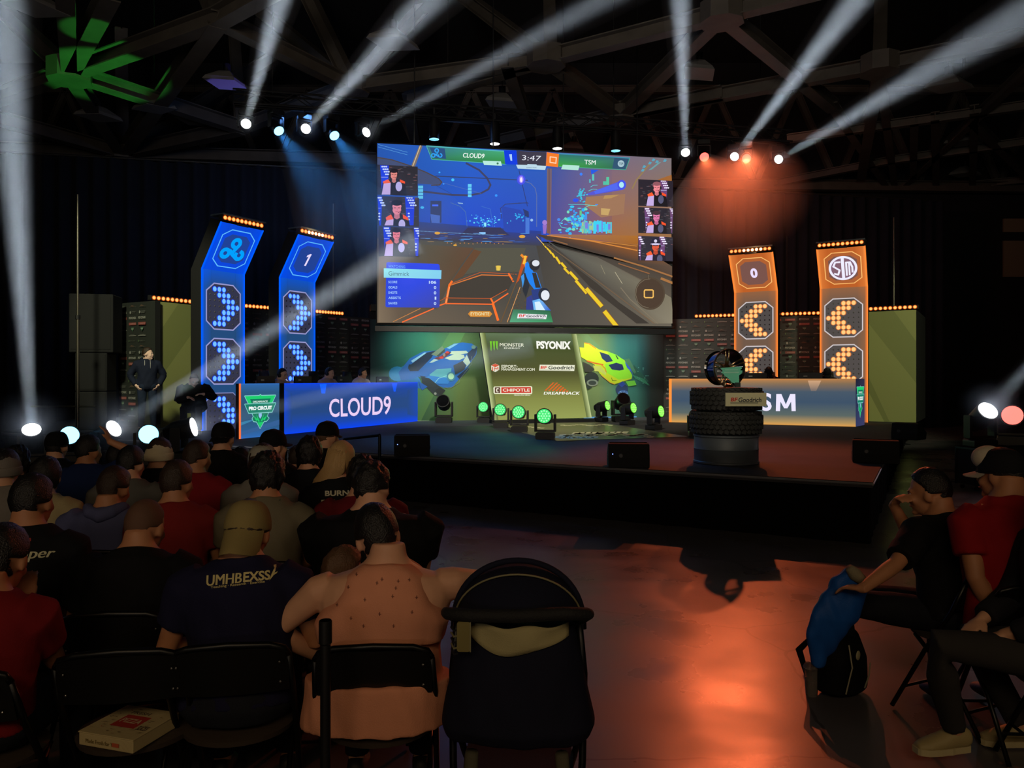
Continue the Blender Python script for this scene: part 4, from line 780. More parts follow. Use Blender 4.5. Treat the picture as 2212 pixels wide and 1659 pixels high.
a.text('ESPORT-', [(1322, 524), (1498, 526), (1498, 496), (1322, 494)], WHt, .02); a.text('MANAGEMENT.COM', [(1322, 556), (1682, 558), (1682, 530), (1322, 528)], WHt, .02)
a.poly([(1738, 492), (2118, 496), (2112, 560), (1730, 556)], (235, 235, 210)); a.text('BF', (1745, 536, 1820, 504), (215, 60, 45), .03, .15); a.text('Goodrich', (1828, 542, 2108, 502), (70, 74, 66), .02, .12); a.line([(1740, 550), (2070, 552)], 4, (90, 92, 80))
a.poly([(1245, 728), (1645, 724), (1656, 738), (1656, 800), (1645, 812), (1245, 808), (1236, 796), (1234, 742)], (235, 235, 205)); a.poly([(1250, 738), (1308, 737), (1308, 800), (1250, 798)], (90, 56, 46)); a.ell(1280, 768, 18, 24, (230, 225, 200), 14); a.ell(1286, 770, 11, 16, (90, 56, 46), 12)
a.poly([(1320, 737), (1640, 734), (1645, 798), (1320, 800)], (205, 60, 46)); a.text('CHIPOTLE', (1336, 784, 1628, 750), WHt, .02); a.text('MEXICAN GRILL', (1460, 828, 1635, 816), WHt, .02)
for i in range(6):
    for j in range(7-i):
        x = 1790+j*38+i*15; y = 775-i*15+j*2; a.poly([(x, y), (x+24, y-5+j), (x+30, y-16), (x+8, y-14)], (225, 100, 40))
a.poly([(1870, 692), (1880, 705), (1862, 712)], (225, 100, 40)); a.text('DREAMHACK', [(1780, 816), (2165, 818), (2175, 784), (1785, 786)], (250, 250, 240), .03)
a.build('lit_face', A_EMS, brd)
# ------------------------------------------------------------------ LED light bars
amber = glow('amber_lamp', (255, 176, 96), 1.6); amber2 = glow('amber_lamp_bright', (255, 226, 150), 5.5); rim_m = glow('amber_rim', (235, 96, 20), 1.0)
lamp_mesh = {}
def lamp(bright):
    if bright not in lamp_mesh:
        L = MB(); L.ell((0, 0, 0), (.034, .02, .034), 14, 8); ring = MB(); ring.lathe([(.036, .012), (.048, -.006), (.044, .014)], 16, axis='Y')
        o = L.build('lamp', amber2 if bright else amber); r_ = ring.build('reflector_ring', rim_m); lamp_mesh[bright] = (o.data, r_.data)
        bpy.data.objects.remove(o); bpy.data.objects.remove(r_)
    return lamp_mesh[bright]
def led_bar(label, p, q, bright=(), n=10):
    p = Vector(p); q = Vector(q); d = q-p; L = d.length; M = Matrix.Translation(p) @ Matrix([(d.x/L, -d.y/math.hypot(d.x, d.y)*1.0, 0, 0), (d.y/L, d.x/math.hypot(d.x, d.y), 0, 0), (d.z/L, 0, 1, 0), (0, 0, 0, 1)])
    t = thing('led_bar', label, 'light bar', p, group='orange LED light bars'); t.rotation_euler = (0, -math.asin(d.z/L), math.atan2(d.y, d.x))
    MB().box((L/2, .06, 0), (L+.05, .10, .11)).build('housing', matte, t, bevel=.01); MB().box((L/2, .06, -.075), (.3, .06, .05)).build('bracket', black, t)
    for i in range(n):
        for k, nm in ((0, 'lamp'), (1, 'reflector_ring')):
            o = bpy.data.objects.new(nm, lamp(i in bright)[k]); C.objects.link(o); o.location = (L*(i+.5)/n, 0, 0)
            if k == 0: o.parent = t; lo = o
            else: o.parent = lo; o.location = (0, 0, 0)
    return t
def wall_bar(label, fr, x0, x1, z=WH+.075): a_, b_ = [fr.M @ Vector((x, -.0, z)) for x in (x0, x1)]; return led_bar(label, a_, b_)
fx = lambda fr, px_: fr.px(px_, 660)[0]
wall_bar('orange LED bar on the left green wall panel', fB, fx(fB, 338)-.12, fx(fB, 424))
wall_bar('orange LED bar on the sponsor wall between the blue towers', fC, fx(fC, 528), fx(fC, 606))
wall_bar('orange LED bar on the sponsor wall right of the blue score tower', fC, fx(fC, 682), fx(fC, 742))
wall_bar('orange LED bar on the sponsor wall left of the orange score tower', fD, fx(fD, 1500), fx(fD, 1588))
wall_bar('orange LED bar on the sponsor wall between the orange towers', fD, fx(fD, 1677), fx(fD, 1772))
wall_bar('orange LED bar on the right green wall panel', fE, fx(fE, 1876), fx(fE, 1982))
# ------------------------------------------------------------------ towers
def octa(cx, cz, w, h, cw=.22, ch=.17):
    x0, x1, z0, z1 = cx-w/2, cx+w/2, cz-h/2, cz+h/2; dx, dz = w*cw, h*ch
    return [(x0+dx, z0), (x1-dx, z0), (x1, z0+dz), (x1, z1-dz), (x1-dx, z1), (x0+dx, z1), (x0, z1-dz), (x0, z0+dz)]
dot_on = {'b': glow('dot_blue', (120, 195, 255), 1.0), 'o': glow('dot_orange', (255, 205, 130), 1.05)}
halo = {'b': glow('dot_halo_blue', (20, 60, 230), 1.0), 'o': glow('dot_halo_orange', (225, 120, 55), 1.0)}
dot_off = mat('dot_off', (90, 88, 96), .4)
def tower(label, px0, z0, yaw, k, emblem, lean_a=.6, lean_b=.92, TW=1.1, TH=3.39):
    p = W(px0, 818, z0); t = thing('light_tower', label, 'light tower', (p.x, p.y, SH), yaw, 'illuminated towers by the desks'); D = .34
    body = MB().box((TW/2, D/2+.012, TH/2), (TW, D, TH)).build('body', matte, t)
    h = MB(); prof = [(0, 0), (-lean_a, lean_b), (-lean_a+D*.9, lean_b+.1), (D, 0)]
    h.add([(x, y_+.012*(y_ > -9), TH+z_) for x in (0, TW) for (y_, z_) in prof], [(3, 2, 1, 0), (4, 5, 6, 7), (0, 1, 5, 4), (1, 2, 6, 5), (2, 3, 7, 6), (3, 0, 4, 7)]); h.build('head_box', matte, t)
    E = {'b': ((0, 90, 255), (34, 74, 122), (30, 66, 108)), 'o': ((255, 130, 50), (112, 88, 72), (98, 84, 72))}[k]
    # lit faces: edge glow fading to the middle
    def face(w_, hh, edge, midc, up):
        a = Art(.0006, 0.0); c1_ = tuple(int(midc[i]+(edge[i]-midc[i])*(.38 if k == 'b' or up else .2)) for i in range(3)); e1 = .06; e2 = .24
        for x0_, x1_, ca, cb in ((0, e1, edge, c1_), (e1, e2, c1_, midc), (e2, w_-e2, midc, midc), (w_-e2, w_-e1, midc, c1_), (w_-e1, w_, c1_, edge)):
            ut = [tuple(int(c[i]+(edge[i]-c[i])*(.55 if k == 'b' else .25)) for i in range(3)) if not up else c for c in (ca, cb)]
            a.poly([(x0_, 0), (x1_, 0), (x1_, hh-.35 if not up else hh), (x0_, hh-.35 if not up else hh)], [ca, cb, cb, ca])
            if not up: a.poly([(x0_, hh-.35), (x1_, hh-.35), (x1_, hh), (x0_, hh)], [ca, cb, ut[1], ut[0]])
        return a
    f = face(TW, TH, E[0], E[1], False).build('lit_face', A_EMS, t)
    ll = math.hypot(lean_a, lean_b); up = face(TW, ll, {'b': (0, 80, 255), 'o': (255, 150, 70)}[k], {'b': (8, 72, 215), 'o': (190, 96, 40)}[k], True)
    uo = up.build('upper_face', A_EMS, t); uo.location = (0, .010, TH); uo.rotation_euler = (math.atan2(lean_a, lean_b), 0, 0)
    # emblem sign
    em = Art(.0006, -.012); cx, cz = TW*.52, ll*.5; oc = octa(cx, cz, TW*.76, ll*.78)
    if k == 'b': g0, g1, rim_ = (32, 66, 150), (10, 70, 220), (96, 190, 255)
    else: g0, g1, rim_ = (122, 84, 76), (176, 96, 50), (255, 190, 110)
    em.poly(oc, [g1]*8); em.poly(octa(cx, cz, TW*.6, ll*.6), g0); em.line(oc, .022, rim_, True)
    if emblem == 'cloud': cloud(em, cx, cz-.02, -.17, .085, (0, 160, 255), (-1, 0, 0, 1))
    elif emblem == 'tsm':
        wc = (240, 238, 255); em.ell(cx, cz, .33, .33, wc, 40); em.ell(cx, cz, .275, .275, (130, 96, 120), 40); em.ell(cx, cz, .25, .25, (132, 98, 112), 40)
        em.rect(cx-.035, cz-.30, cx+.035, cz+.30, wc); em.line([(cx-.06, cz+.17), (cx-.17, cz+.17), (cx-.22, cz+.06), (cx-.08, cz-.05), (cx-.12, cz-.17), (cx-.2, cz-.14)], .045, wc)
        em.line([(cx+.08, cz-.2), (cx+.08, cz+.15), (cx+.17, cz+.15), (cx+.215, cz+.02), (cx+.215, cz-.12)], .045, wc); em.line([(cx+.145, cz+.12), (cx+.145, cz-.19)], .04, wc)
    elif emblem == '1': em.poly([(cx-.03, cz-.16), (cx+.025, cz-.16), (cx+.045, cz+.15), (cx, cz+.15), (cx-.07, cz+.10), (cx-.07, cz+.05), (cx-.015, cz+.08)], (235, 222, 255))
    else: em.text(emblem, (cx-(.05 if emblem == '1' else .09), cz-.14, cx+(.055 if emblem == '1' else .09), cz+.14), (235, 222, 255), .045)
    eo = em.build('emblem_panel', A_EM, t); eo.location = (0, .010, TH); eo.rotation_euler = uo.rotation_euler
    # three arrow panels of round lamps
    for j in range(3):
        zc = TH-.76-j*1.17; hw, hh = TW*.80, .97; oc = octa(TW/2, zc, hw, hh); a = Art(.0006, -.004, (0, .004, TW, TH)); a.poly(oc, (50, 52, 74) if k == 'b' else (80, 74, 72)); a.line(oc, .028, (150, 150, 205) if k == 'b' else (205, 196, 198), True)
        ap = a.build('arrow_panel', A_EM, t); on = MB(); off = MB(); hl = MB()
        for r_ in range(7):
            for c in range(7):
                s_ = min(r_, 6-r_); lit = s_+(1 if k == 'b' else 1) <= c+1 <= s_+3 if False else (s_ <= c-(1 if k == 'b' else 0)+0 <= s_+2)
                if k == 'o': lit = s_ <= (6-c)-1 <= s_+2
                x = TW/2+(c-3-.0)*.118; z = zc+(3-r_)*.122
                if abs(c-3) == 3 and (r_ < 1 or r_ > 5) or z < .06: continue
                if k == 'b': lit = s_ <= c-1 <= s_+2 if False else (s_+1 <= c+.0 <= s_+3)
                else: lit = s_+1 <= 6-c <= s_+3
                (on if lit else off).ell((x, -.012, z), (.046 if lit else .018, .012, .053 if lit else .02), 14, 6)
                if lit: hl.lathe([(.0, -.0062), (.064, -.0062), (.064, -.0056)], 16, (x, 0, z), 'Y')  # flat glowing disc drawn behind each lit dot as its halo
        on.build('lit_dot_pattern', dot_on[k], ap); off.build('unlit_dot_pattern', dot_off, ap); hl.build('dot_halo_pattern', halo[k], ap)
    for s_ in (0, 1):
        MB().box((s_*TW, .0, TH/2), (.022, .022, TH)).build('edge_strip', glow('edge_'+k, E[0], 1.15), t)
        eo = MB().box((s_*TW, -.0, ll/2), (.022, .022, ll)).build('edge_strip', glow('edge_'+k, E[0], 1.15), t); eo.location = (0, .0, TH); eo.rotation_euler = uo.rotation_euler
    MB().box((TW/2, -lean_a+.12, TH+lean_b+.16), (TW+.02, .4, .03)).build('top_plate', mat('plate_grey', (70, 84, 96), .5), t)
    for s_ in (.12, .88): MB().cyl((TW*s_, -lean_a+.12, TH+lean_b+.05), (TW*s_, -lean_a+.12, TH+lean_b+.16), .02).build('post', black, t)
    M = Matrix.Translation((p.x, p.y, SH)) @ Matrix.Rotation(yaw, 4, 'Z'); y_ = -lean_a-.03; z_ = TH+lean_b+.09
    return t, M @ Vector((0.02, y_, z_)), M @ Vector((TW-.02, y_, z_)), M
T1 = tower('blue tower with a triple loop emblem, beside the green wall', 436, 16.05, R(60), 'b', 'cloud'); T2 = tower('blue score tower reading 1 behind the left desk', 604, 17.45, R(60), 'b', '1')
T3 = tower('orange score tower reading 0 behind the trophy', 1587, 20.6, R(-30), 'o', '0'); T4 = tower('orange tower with a round white monogram, rightmost of the towers', 1772, 19.7, R(-30), 'o', 'tsm')
led_bar('LED bar topping the blue emblem tower', T1[1], T1[2]); led_bar('LED bar with brighter middle lamps topping the blue score tower', T2[1], T2[2], (2, 3, 4, 5, 6)); led_bar('LED bar with brighter middle lamps topping the orange score tower', T3[1], T3[2], (3, 4, 5, 6, 7)); led_bar('LED bar topping the orange monogram tower', T4[1], T4[2])
for T_, c in ((T2, (1, .55, .2)), (T3, (1, .5, .2))): m_ = (T_[1]+T_[2])/2; light('POINT', 'bar_glow', m_+Vector((0, -.25, 0)), m_, 4, c, shadow_soft_size=.1)
# ------------------------------------------------------------------ desks
def circuit_logo(a, X0, Z0, w, h):
    """green shield emblem in a box, x to the right, z up"""
    P_ = lambda x, y: (X0+w*x, Z0+h*(1-y)); D1, D2, OUT = (20, 120, 90), (30, 205, 110), (130, 205, 200)
    def o(pts, c, out=True):
        pts = [P_(*q) for q in pts]
        if out:
            cx = sum(q[0] for q in pts)/len(pts); cz = sum(q[1] for q in pts)/len(pts); a.line(pts, w*.035, OUT, True)
        a.poly(pts, c)
    o([(.24, .55), (.76, .55), (.72, .66), (.78, .72), (.70, .80), (.62, .80), (.49, 1.0), (.38, .80), (.28, .78), (.24, .70), (.28, .64)], D1)
    o([(.28, .62), (.42, .74), (.36, .78)], D2, False); o([(.72, .62), (.57, .74), (.64, .78)], D2, False); o([(.40, .82), (.60, .82), (.49, .98)], D2, False); o([(.36, .57), (.48, .80), (.42, .80)], D2, False); o([(.62, .57), (.50, .80), (.56, .80)], D2, False)
    o([(.44, .56), (.54, .56), (.54, .64), (.49, .72), (.44, .64)], (150, 190, 235), False)
    o([(.0, .03), (.46, .03), (.49, 0), (.53, .03), (1.0, .03), (.86, .30), (.14, .30)], D2); o([(.16, .12), (.84, .12), (.78, .27), (.22, .27)], D1, False)
    o([(.0, .27), (1.0, .27), (.88, .53), (.12, .53)], (26, 128, 104))
    a.text('DREAMHACK', [P_(.25, .235), P_(.74, .235), P_(.74, .175), P_(.25, .175)], (210, 235, 230), .04); a.text('PRO CIRCUIT', [P_(.12, .455), P_(.88, .455), P_(.88, .34), P_(.12, .34)], (245, 250, 250), .05)
def desk(label, P0, P1, h, segs, side=None, team=''):
    yaw = math.atan2(P1[1]-P0[1], P1[0]-P0[0]); L = math.hypot(P1[0]-P0[0], P1[1]-P0[1]); fr = Frame((P0[0], P0[1], SH), yaw)
    t = thing('player_desk', label, 'desk', fr.o, yaw, 'players desks')
    MB().box((L/2+.45, .46, h-.36), (L-1.0, .80, .04)).build('worktop', mat('desk_top', (22, 22, 26), .5), t)
    for s_ in (.18, .55, .97): MB().box((L*s_, .46, (h-.38)/2), (.04, .7, h-.38)).build('leg_panel', matte, t)
    MB().box((L/2, .045, h/2), (L, .05, h)).build('front_panel', matte, t)
    return t, fr, L
LD0, LD1 = (-4.94, 13.9), (-2.42, 19.7)
dl, dlf, dlL = desk('long blue glowing desk lettered CLOUD9 with a green shield sign', LD0, LD1, 1.0, None)
a = Art(.0006, .0); xs1 = dlf.px(603, 900)[0]; xs2 = dlf.px(612, 900)[0]; DH = 1.0
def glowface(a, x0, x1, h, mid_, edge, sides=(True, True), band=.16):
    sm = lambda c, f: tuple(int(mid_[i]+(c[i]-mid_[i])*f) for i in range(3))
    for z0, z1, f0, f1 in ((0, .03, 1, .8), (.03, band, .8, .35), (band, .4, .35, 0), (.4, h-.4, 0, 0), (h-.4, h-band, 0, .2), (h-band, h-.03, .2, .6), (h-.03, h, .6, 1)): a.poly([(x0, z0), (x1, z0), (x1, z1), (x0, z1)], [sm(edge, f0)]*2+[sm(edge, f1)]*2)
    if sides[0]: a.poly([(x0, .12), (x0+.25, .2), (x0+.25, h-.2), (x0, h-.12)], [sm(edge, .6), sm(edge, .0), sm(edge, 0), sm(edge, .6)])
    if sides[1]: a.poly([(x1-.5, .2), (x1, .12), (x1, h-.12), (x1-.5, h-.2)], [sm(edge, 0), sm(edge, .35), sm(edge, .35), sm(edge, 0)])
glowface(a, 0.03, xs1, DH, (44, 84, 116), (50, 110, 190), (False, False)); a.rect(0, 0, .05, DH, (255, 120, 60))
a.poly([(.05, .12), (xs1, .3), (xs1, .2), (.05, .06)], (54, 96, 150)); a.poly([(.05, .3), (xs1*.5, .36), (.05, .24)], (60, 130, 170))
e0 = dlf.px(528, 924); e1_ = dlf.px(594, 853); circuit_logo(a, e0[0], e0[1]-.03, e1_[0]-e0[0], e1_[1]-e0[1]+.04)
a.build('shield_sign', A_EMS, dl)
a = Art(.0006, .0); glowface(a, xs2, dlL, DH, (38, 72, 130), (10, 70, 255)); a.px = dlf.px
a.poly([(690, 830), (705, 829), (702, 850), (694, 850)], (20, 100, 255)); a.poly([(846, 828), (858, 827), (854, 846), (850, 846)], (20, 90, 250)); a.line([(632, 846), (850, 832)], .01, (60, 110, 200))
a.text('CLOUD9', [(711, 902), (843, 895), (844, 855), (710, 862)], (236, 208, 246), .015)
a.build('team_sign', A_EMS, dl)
MB().box(((xs1+xs2)/2, -.006, DH/2), (xs2-xs1, .03, DH)).build('divider_post', matte, dl)
RD0, RD1 = (3.94, 19.3), (7.80, 17.45); RH = 1.09
dr, drf, drL = desk('long grey blue desk with orange edges lettered TSM at right', RD0, RD1, RH, None)
a = Art(.0006, .0); sm = lambda A, B, f: tuple(int(A[i]+(B[i]-A[i])*f) for i in range(3))
cols = [(0, (225, 160, 80)), (.07, (178, 146, 92)), (.22, (92, 104, 100)), (.5, (62, 82, 104)), (.72, (72, 88, 104)), (.9, (150, 118, 84)), (1, (216, 140, 70))]
for (t0, c0), (t1, c1_) in zip(cols[:-1], cols[1:]):
    c1b = sm(c1_, (80, 82, 86), .25) if t1 > .8 else c1_; c0b = sm(c0, (80, 82, 86), .25) if t0 > .8 else c0
    a.poly([(0, t0*RH), (drL, t0*RH), (drL, t1*RH), (0, t1*RH)], [c0, c0b, c1b, c1_])
a.rect(0, 0, .07, RH, (255, 150, 60))
a.px = drf.px; a.poly([(1745, 822), (1774, 822), (1763, 845), (1752, 845)], [(210, 165, 125), (210, 165, 125), (110, 105, 105), (110, 105, 105)])
a.text('TS', [(1610, 887), (1667, 888), (1667, 849), (1610, 850)], (238, 232, 255), .025); mW = (238, 232, 255)
for q in ([(1676, 888), (1685, 888), (1687, 851), (1677, 851)], [(1710, 888), (1719, 888), (1718, 851), (1708, 851)], [(1677, 851), (1688, 851), (1701, 882), (1694, 882)], [(1707, 851), (1718, 851), (1701, 882), (1694, 882)]): a.poly(q, mW)
a.build('team_sign', A_EMS, dr)
sy = R(53)-drf.yaw; sd = MB().box((.43, .03, RH/2), (.86, .04, RH)).build('side_panel', matte, dr); sd.location = (drL, 0, 0); sd.rotation_euler = (0, 0, sy)
a = Art(.0006, .0); a.poly([(0, 0), (.84, 0), (.84, RH), (0, RH)], [(50, 60, 100), (60, 60, 100), (44, 44, 70), (30, 32, 50)]); circuit_logo(a, .08, .2, .68, .72); so = a.build('side_sign', A_EMS, dr); so.location = (drL, 0, 0); so.rotation_euler = (0, 0, sy)
# ------------------------------------------------------------------ floor graphic in front of the board
fg = thing('floor_graphic', 'pale olive printed floor runner spreading from the sponsor board', 'floor graphic', (0, 0, 0))
blk0 = None
gp = [G(x, y, SH) for (x, y) in ((1085, 917), (1283, 911), (1486, 943.5), (1204, 953), (1130, 936))]
cm = MB(); cm.flat([(p.x, p.y) for p in gp], SH+.001, SH+.006); cm.build('sheet', mat('runner_print', (104, 102, 80), .32, var=.1, vscale=1), fg)
pm = MB(); random.seed(3)
def blk(px, py, w, h_): 
    ps = [G(px-w, py+h_, SH), G(px+w*.6, py+h_, SH), G(px+w, py-h_, SH), G(px-w*.6, py-h_, SH)]; pm.flat([(q.x, q.y) for q in ps], SH+.007, SH+.008)
for k in range(30):
    u = k/29; px = 1215+u*190; py = 941+2.2*math.sin(k*.9)-3*math.sin(u*3)+u*2; blk(px, py, 9, 1.5)
for k in range(9): blk(1245+k*13, 936-k*.2, 10, 1.4); blk(1205+k*10, 945+(k % 2)*1.5, 9, 1.6)
for k in range(14): blk(1215+k*8, 919+math.sin(k), 6, .6)
for k in range(5): blk(1135+k*9, 922+k*.8, 6, .7)
pm.build('pixel_marks', mat('runner_marks', (245, 240, 190), .5), fg)

# added unseen linear lamps under the screen, brighten the mural
for x_, c_, e_ in ((.22, (.7, 1, .86), 24), (.62, (1, 1, .78), 20), (.84, (.7, 1, .9), 24)):
    q = MF.M @ Vector((mL*x_, -.85, MH+.02)); g_ = MF.M @ Vector((mL*x_, 0, 1.1)); light('AREA', 'mural_fill', q, g_, e_, c_, shape='RECTANGLE', size=2.2, size_y=.08, spread=R(95))
# ------------------------------------------------------------------ people
def remeshed(mb, name, m, parent, vox, fold=0.0, fs=9.0, smooth=6, seed=0, squash=(1, 1, .5)):
    me = bpy.data.meshes.new('tmp'); me.from_pydata(mb.v, [], mb.f); me.update()
    o = bpy.data.objects.new('tmp', me); C.objects.link(o)
    r = o.modifiers.new('r', 'REMESH'); r.mode = 'VOXEL'; r.voxel_size = vox; r.use_smooth_shade = True
    s = o.modifiers.new('s', 'SMOOTH'); s.factor = .5; s.iterations = smooth
    nm = bpy.data.meshes.new_from_object(o.evaluated_get(bpy.context.evaluated_depsgraph_get()))
    bpy.data.objects.remove(o); bpy.data.meshes.remove(me)
    if fold:
        n = len(nm.vertices); co = np.empty(n*3, 'f'); no = np.empty(n*3, 'f'); nm.vertices.foreach_get('co', co); nm.vertices.foreach_get('normal', no)
        co = co.reshape(-1, 3); no = no.reshape(-1, 3); q = co*np.array(squash)*fs+seed*3.7
        d = np.sin(q[:, 0]*1.7+np.sin(q[:, 2]*2.3+q[:, 1]))*.5+np.sin(q[:, 2]*3.1+np.sin(q[:, 0]*2.9)*1.5+q[:, 1]*1.3)*.5+np.sin((q[:, 0]+q[:, 2])*5.3+np.sin(q[:, 1]*4))*.25
        co += no*(d*fold)[:, None]; nm.vertices.foreach_set('co', co.astype('f').ravel())
    nm.name = name; nm.materials.clear(); nm.materials.append(m); nm.shade_smooth(); nm.update()
    ob = bpy.data.objects.new(name, nm); C.objects.link(ob); ob.parent = parent; return ob
def skin_mat(n, c): return mat('skin_'+n, c, .55, spec=.4, var=.06, vscale=14)
SK = {'light': skin_mat('light', (214, 160, 128)), 'tan': skin_mat('tan', (186, 128, 92)), 'brown': skin_mat('brown', (140, 92, 64)), 'pale': skin_mat('pale', (230, 190, 170))}
HAIRM = {'black': mat('hair_black', (20, 18, 18), .42, bump=.6, bscale=160), 'brown': mat('hair_brown', (48, 34, 24), .45, bump=.6, bscale=160), 'light': mat('hair_light_brown', (92, 66, 44), .5, bump=.6, bscale=160),
         'blonde': mat('hair_blonde', (186, 150, 98), .45, bump=.6, bscale=160), 'buzz': mat('hair_stubble', (96, 66, 48), .7, bump=.4, bscale=240)}
def cloth(n, c, rough=.85): return mat('cloth_'+n, c, rough, bump=.25, bscale=220, var=.1, vscale=5, spec=.2)
eye_w = mat('eye_white', (225, 220, 215), .25); eye_d = mat('eye_dark', (28, 20, 16), .2)
def two_bone(a, b, l1, l2, pole):
    a = Vector(a); b = Vector(b); d = b-a; L = min(d.length, (l1+l2)*.995); u = d.normalized(); b = a+u*L
    x = (l1*l1-l2*l2+L*L)/(2*L); h = math.sqrt(max(0, l1*l1-x*x)); p = Vector(pole); p = (p-u*p.dot(u)).normalized()
    return a+u*x+p*h, b
def hand(mb, w, d, n, k=1.0, curl=35, side=1, thumb=40):
    """palm, four fingers of unequal length bent at their knuckles and a thumb off the palm's side; d = direction, n = back of the hand"""
    d = Vector(d).normalized(); n = Vector(n); n = (n-d*n.dot(d)).normalized(); l = d.cross(n)*side; w = Vector(w)
    Q = Matrix((l, d, n)).transposed()
    mb.ell(w+d*.045*k, (.040*k, .052*k, .015*k), 12, 8, Q); mb.cyl(w-d*.02, w+d*.02*k, .024*k, .026*k, 10)
    for i, (o, L) in enumerate(((-.030, .068), (-.010, .078), (.011, .073), (.031, .058))):
        p = w+d*.085*k+l*o*k; a = 0; pts = [p-d*.02*k]; q = p
        for f, c in ((0, .35), (.45, 1.0), (.75, 1.6), (1.0, 1.9)):
            if f: q = q+(d*math.cos(R(curl*c*.6))-n*math.sin(R(curl*c*.6)))*(L*k*.36)
            pts.append(q)
        mb.tube(pts, [.0095*k, .0092*k, .0085*k, .008*k, .0065*k], 8)
    t0 = w+d*.025*k-l*.028*k; t1 = t0+(d*math.cos(R(thumb))-l*math.sin(R(thumb)))*.035*k-n*.008*k; t2 = t1+(d*math.cos(R(thumb*.4))-l*math.sin(R(thumb*.4)))*.028*k-n*.012*k
    mb.tube([t0, t1, t2], [.014*k, .011*k, .008*k], 8)
def torso_secs(pel, neck, ax, bulk, grow, f0=-.12, top=None, narrow=0.0, belly=0.0):
    pel = Vector(pel); neck = Vector(neck); u = (neck-pel); ax = Vector(ax).normalized(); ay = u.normalized().cross(ax) * 1.0; secs = []
    S = [(-.12, .150, .115), (-.02, .180, .132), (.18, .172, .124), (.4, .160, .116), (.6, .176, .120), (.76, .190, .114), (.86, .186, .100), (.93, .158, .090), (.98, .118, .078), (1.03, .082, .068), (1.08, .064, .062), (1.18, .055, .057)]
    for f, rx, ry in S:
        if f < f0 or (top is not None and f > top): continue
        bx = 1+(bulk-1)*(1 if f < .95 else .4); fb = math.exp(-((f-.2)/.25)**2)*belly
        w = rx*bx+grow; 
        if narrow and f > .7: w = rx*bx*(1-narrow*min(1, (f-.7)/.2))+grow
        secs.append((pel+u*f+ay*(.02*math.sin(f*3.1)), w, ry*bx*(1+fb)+grow, ax, ay))
    return secs
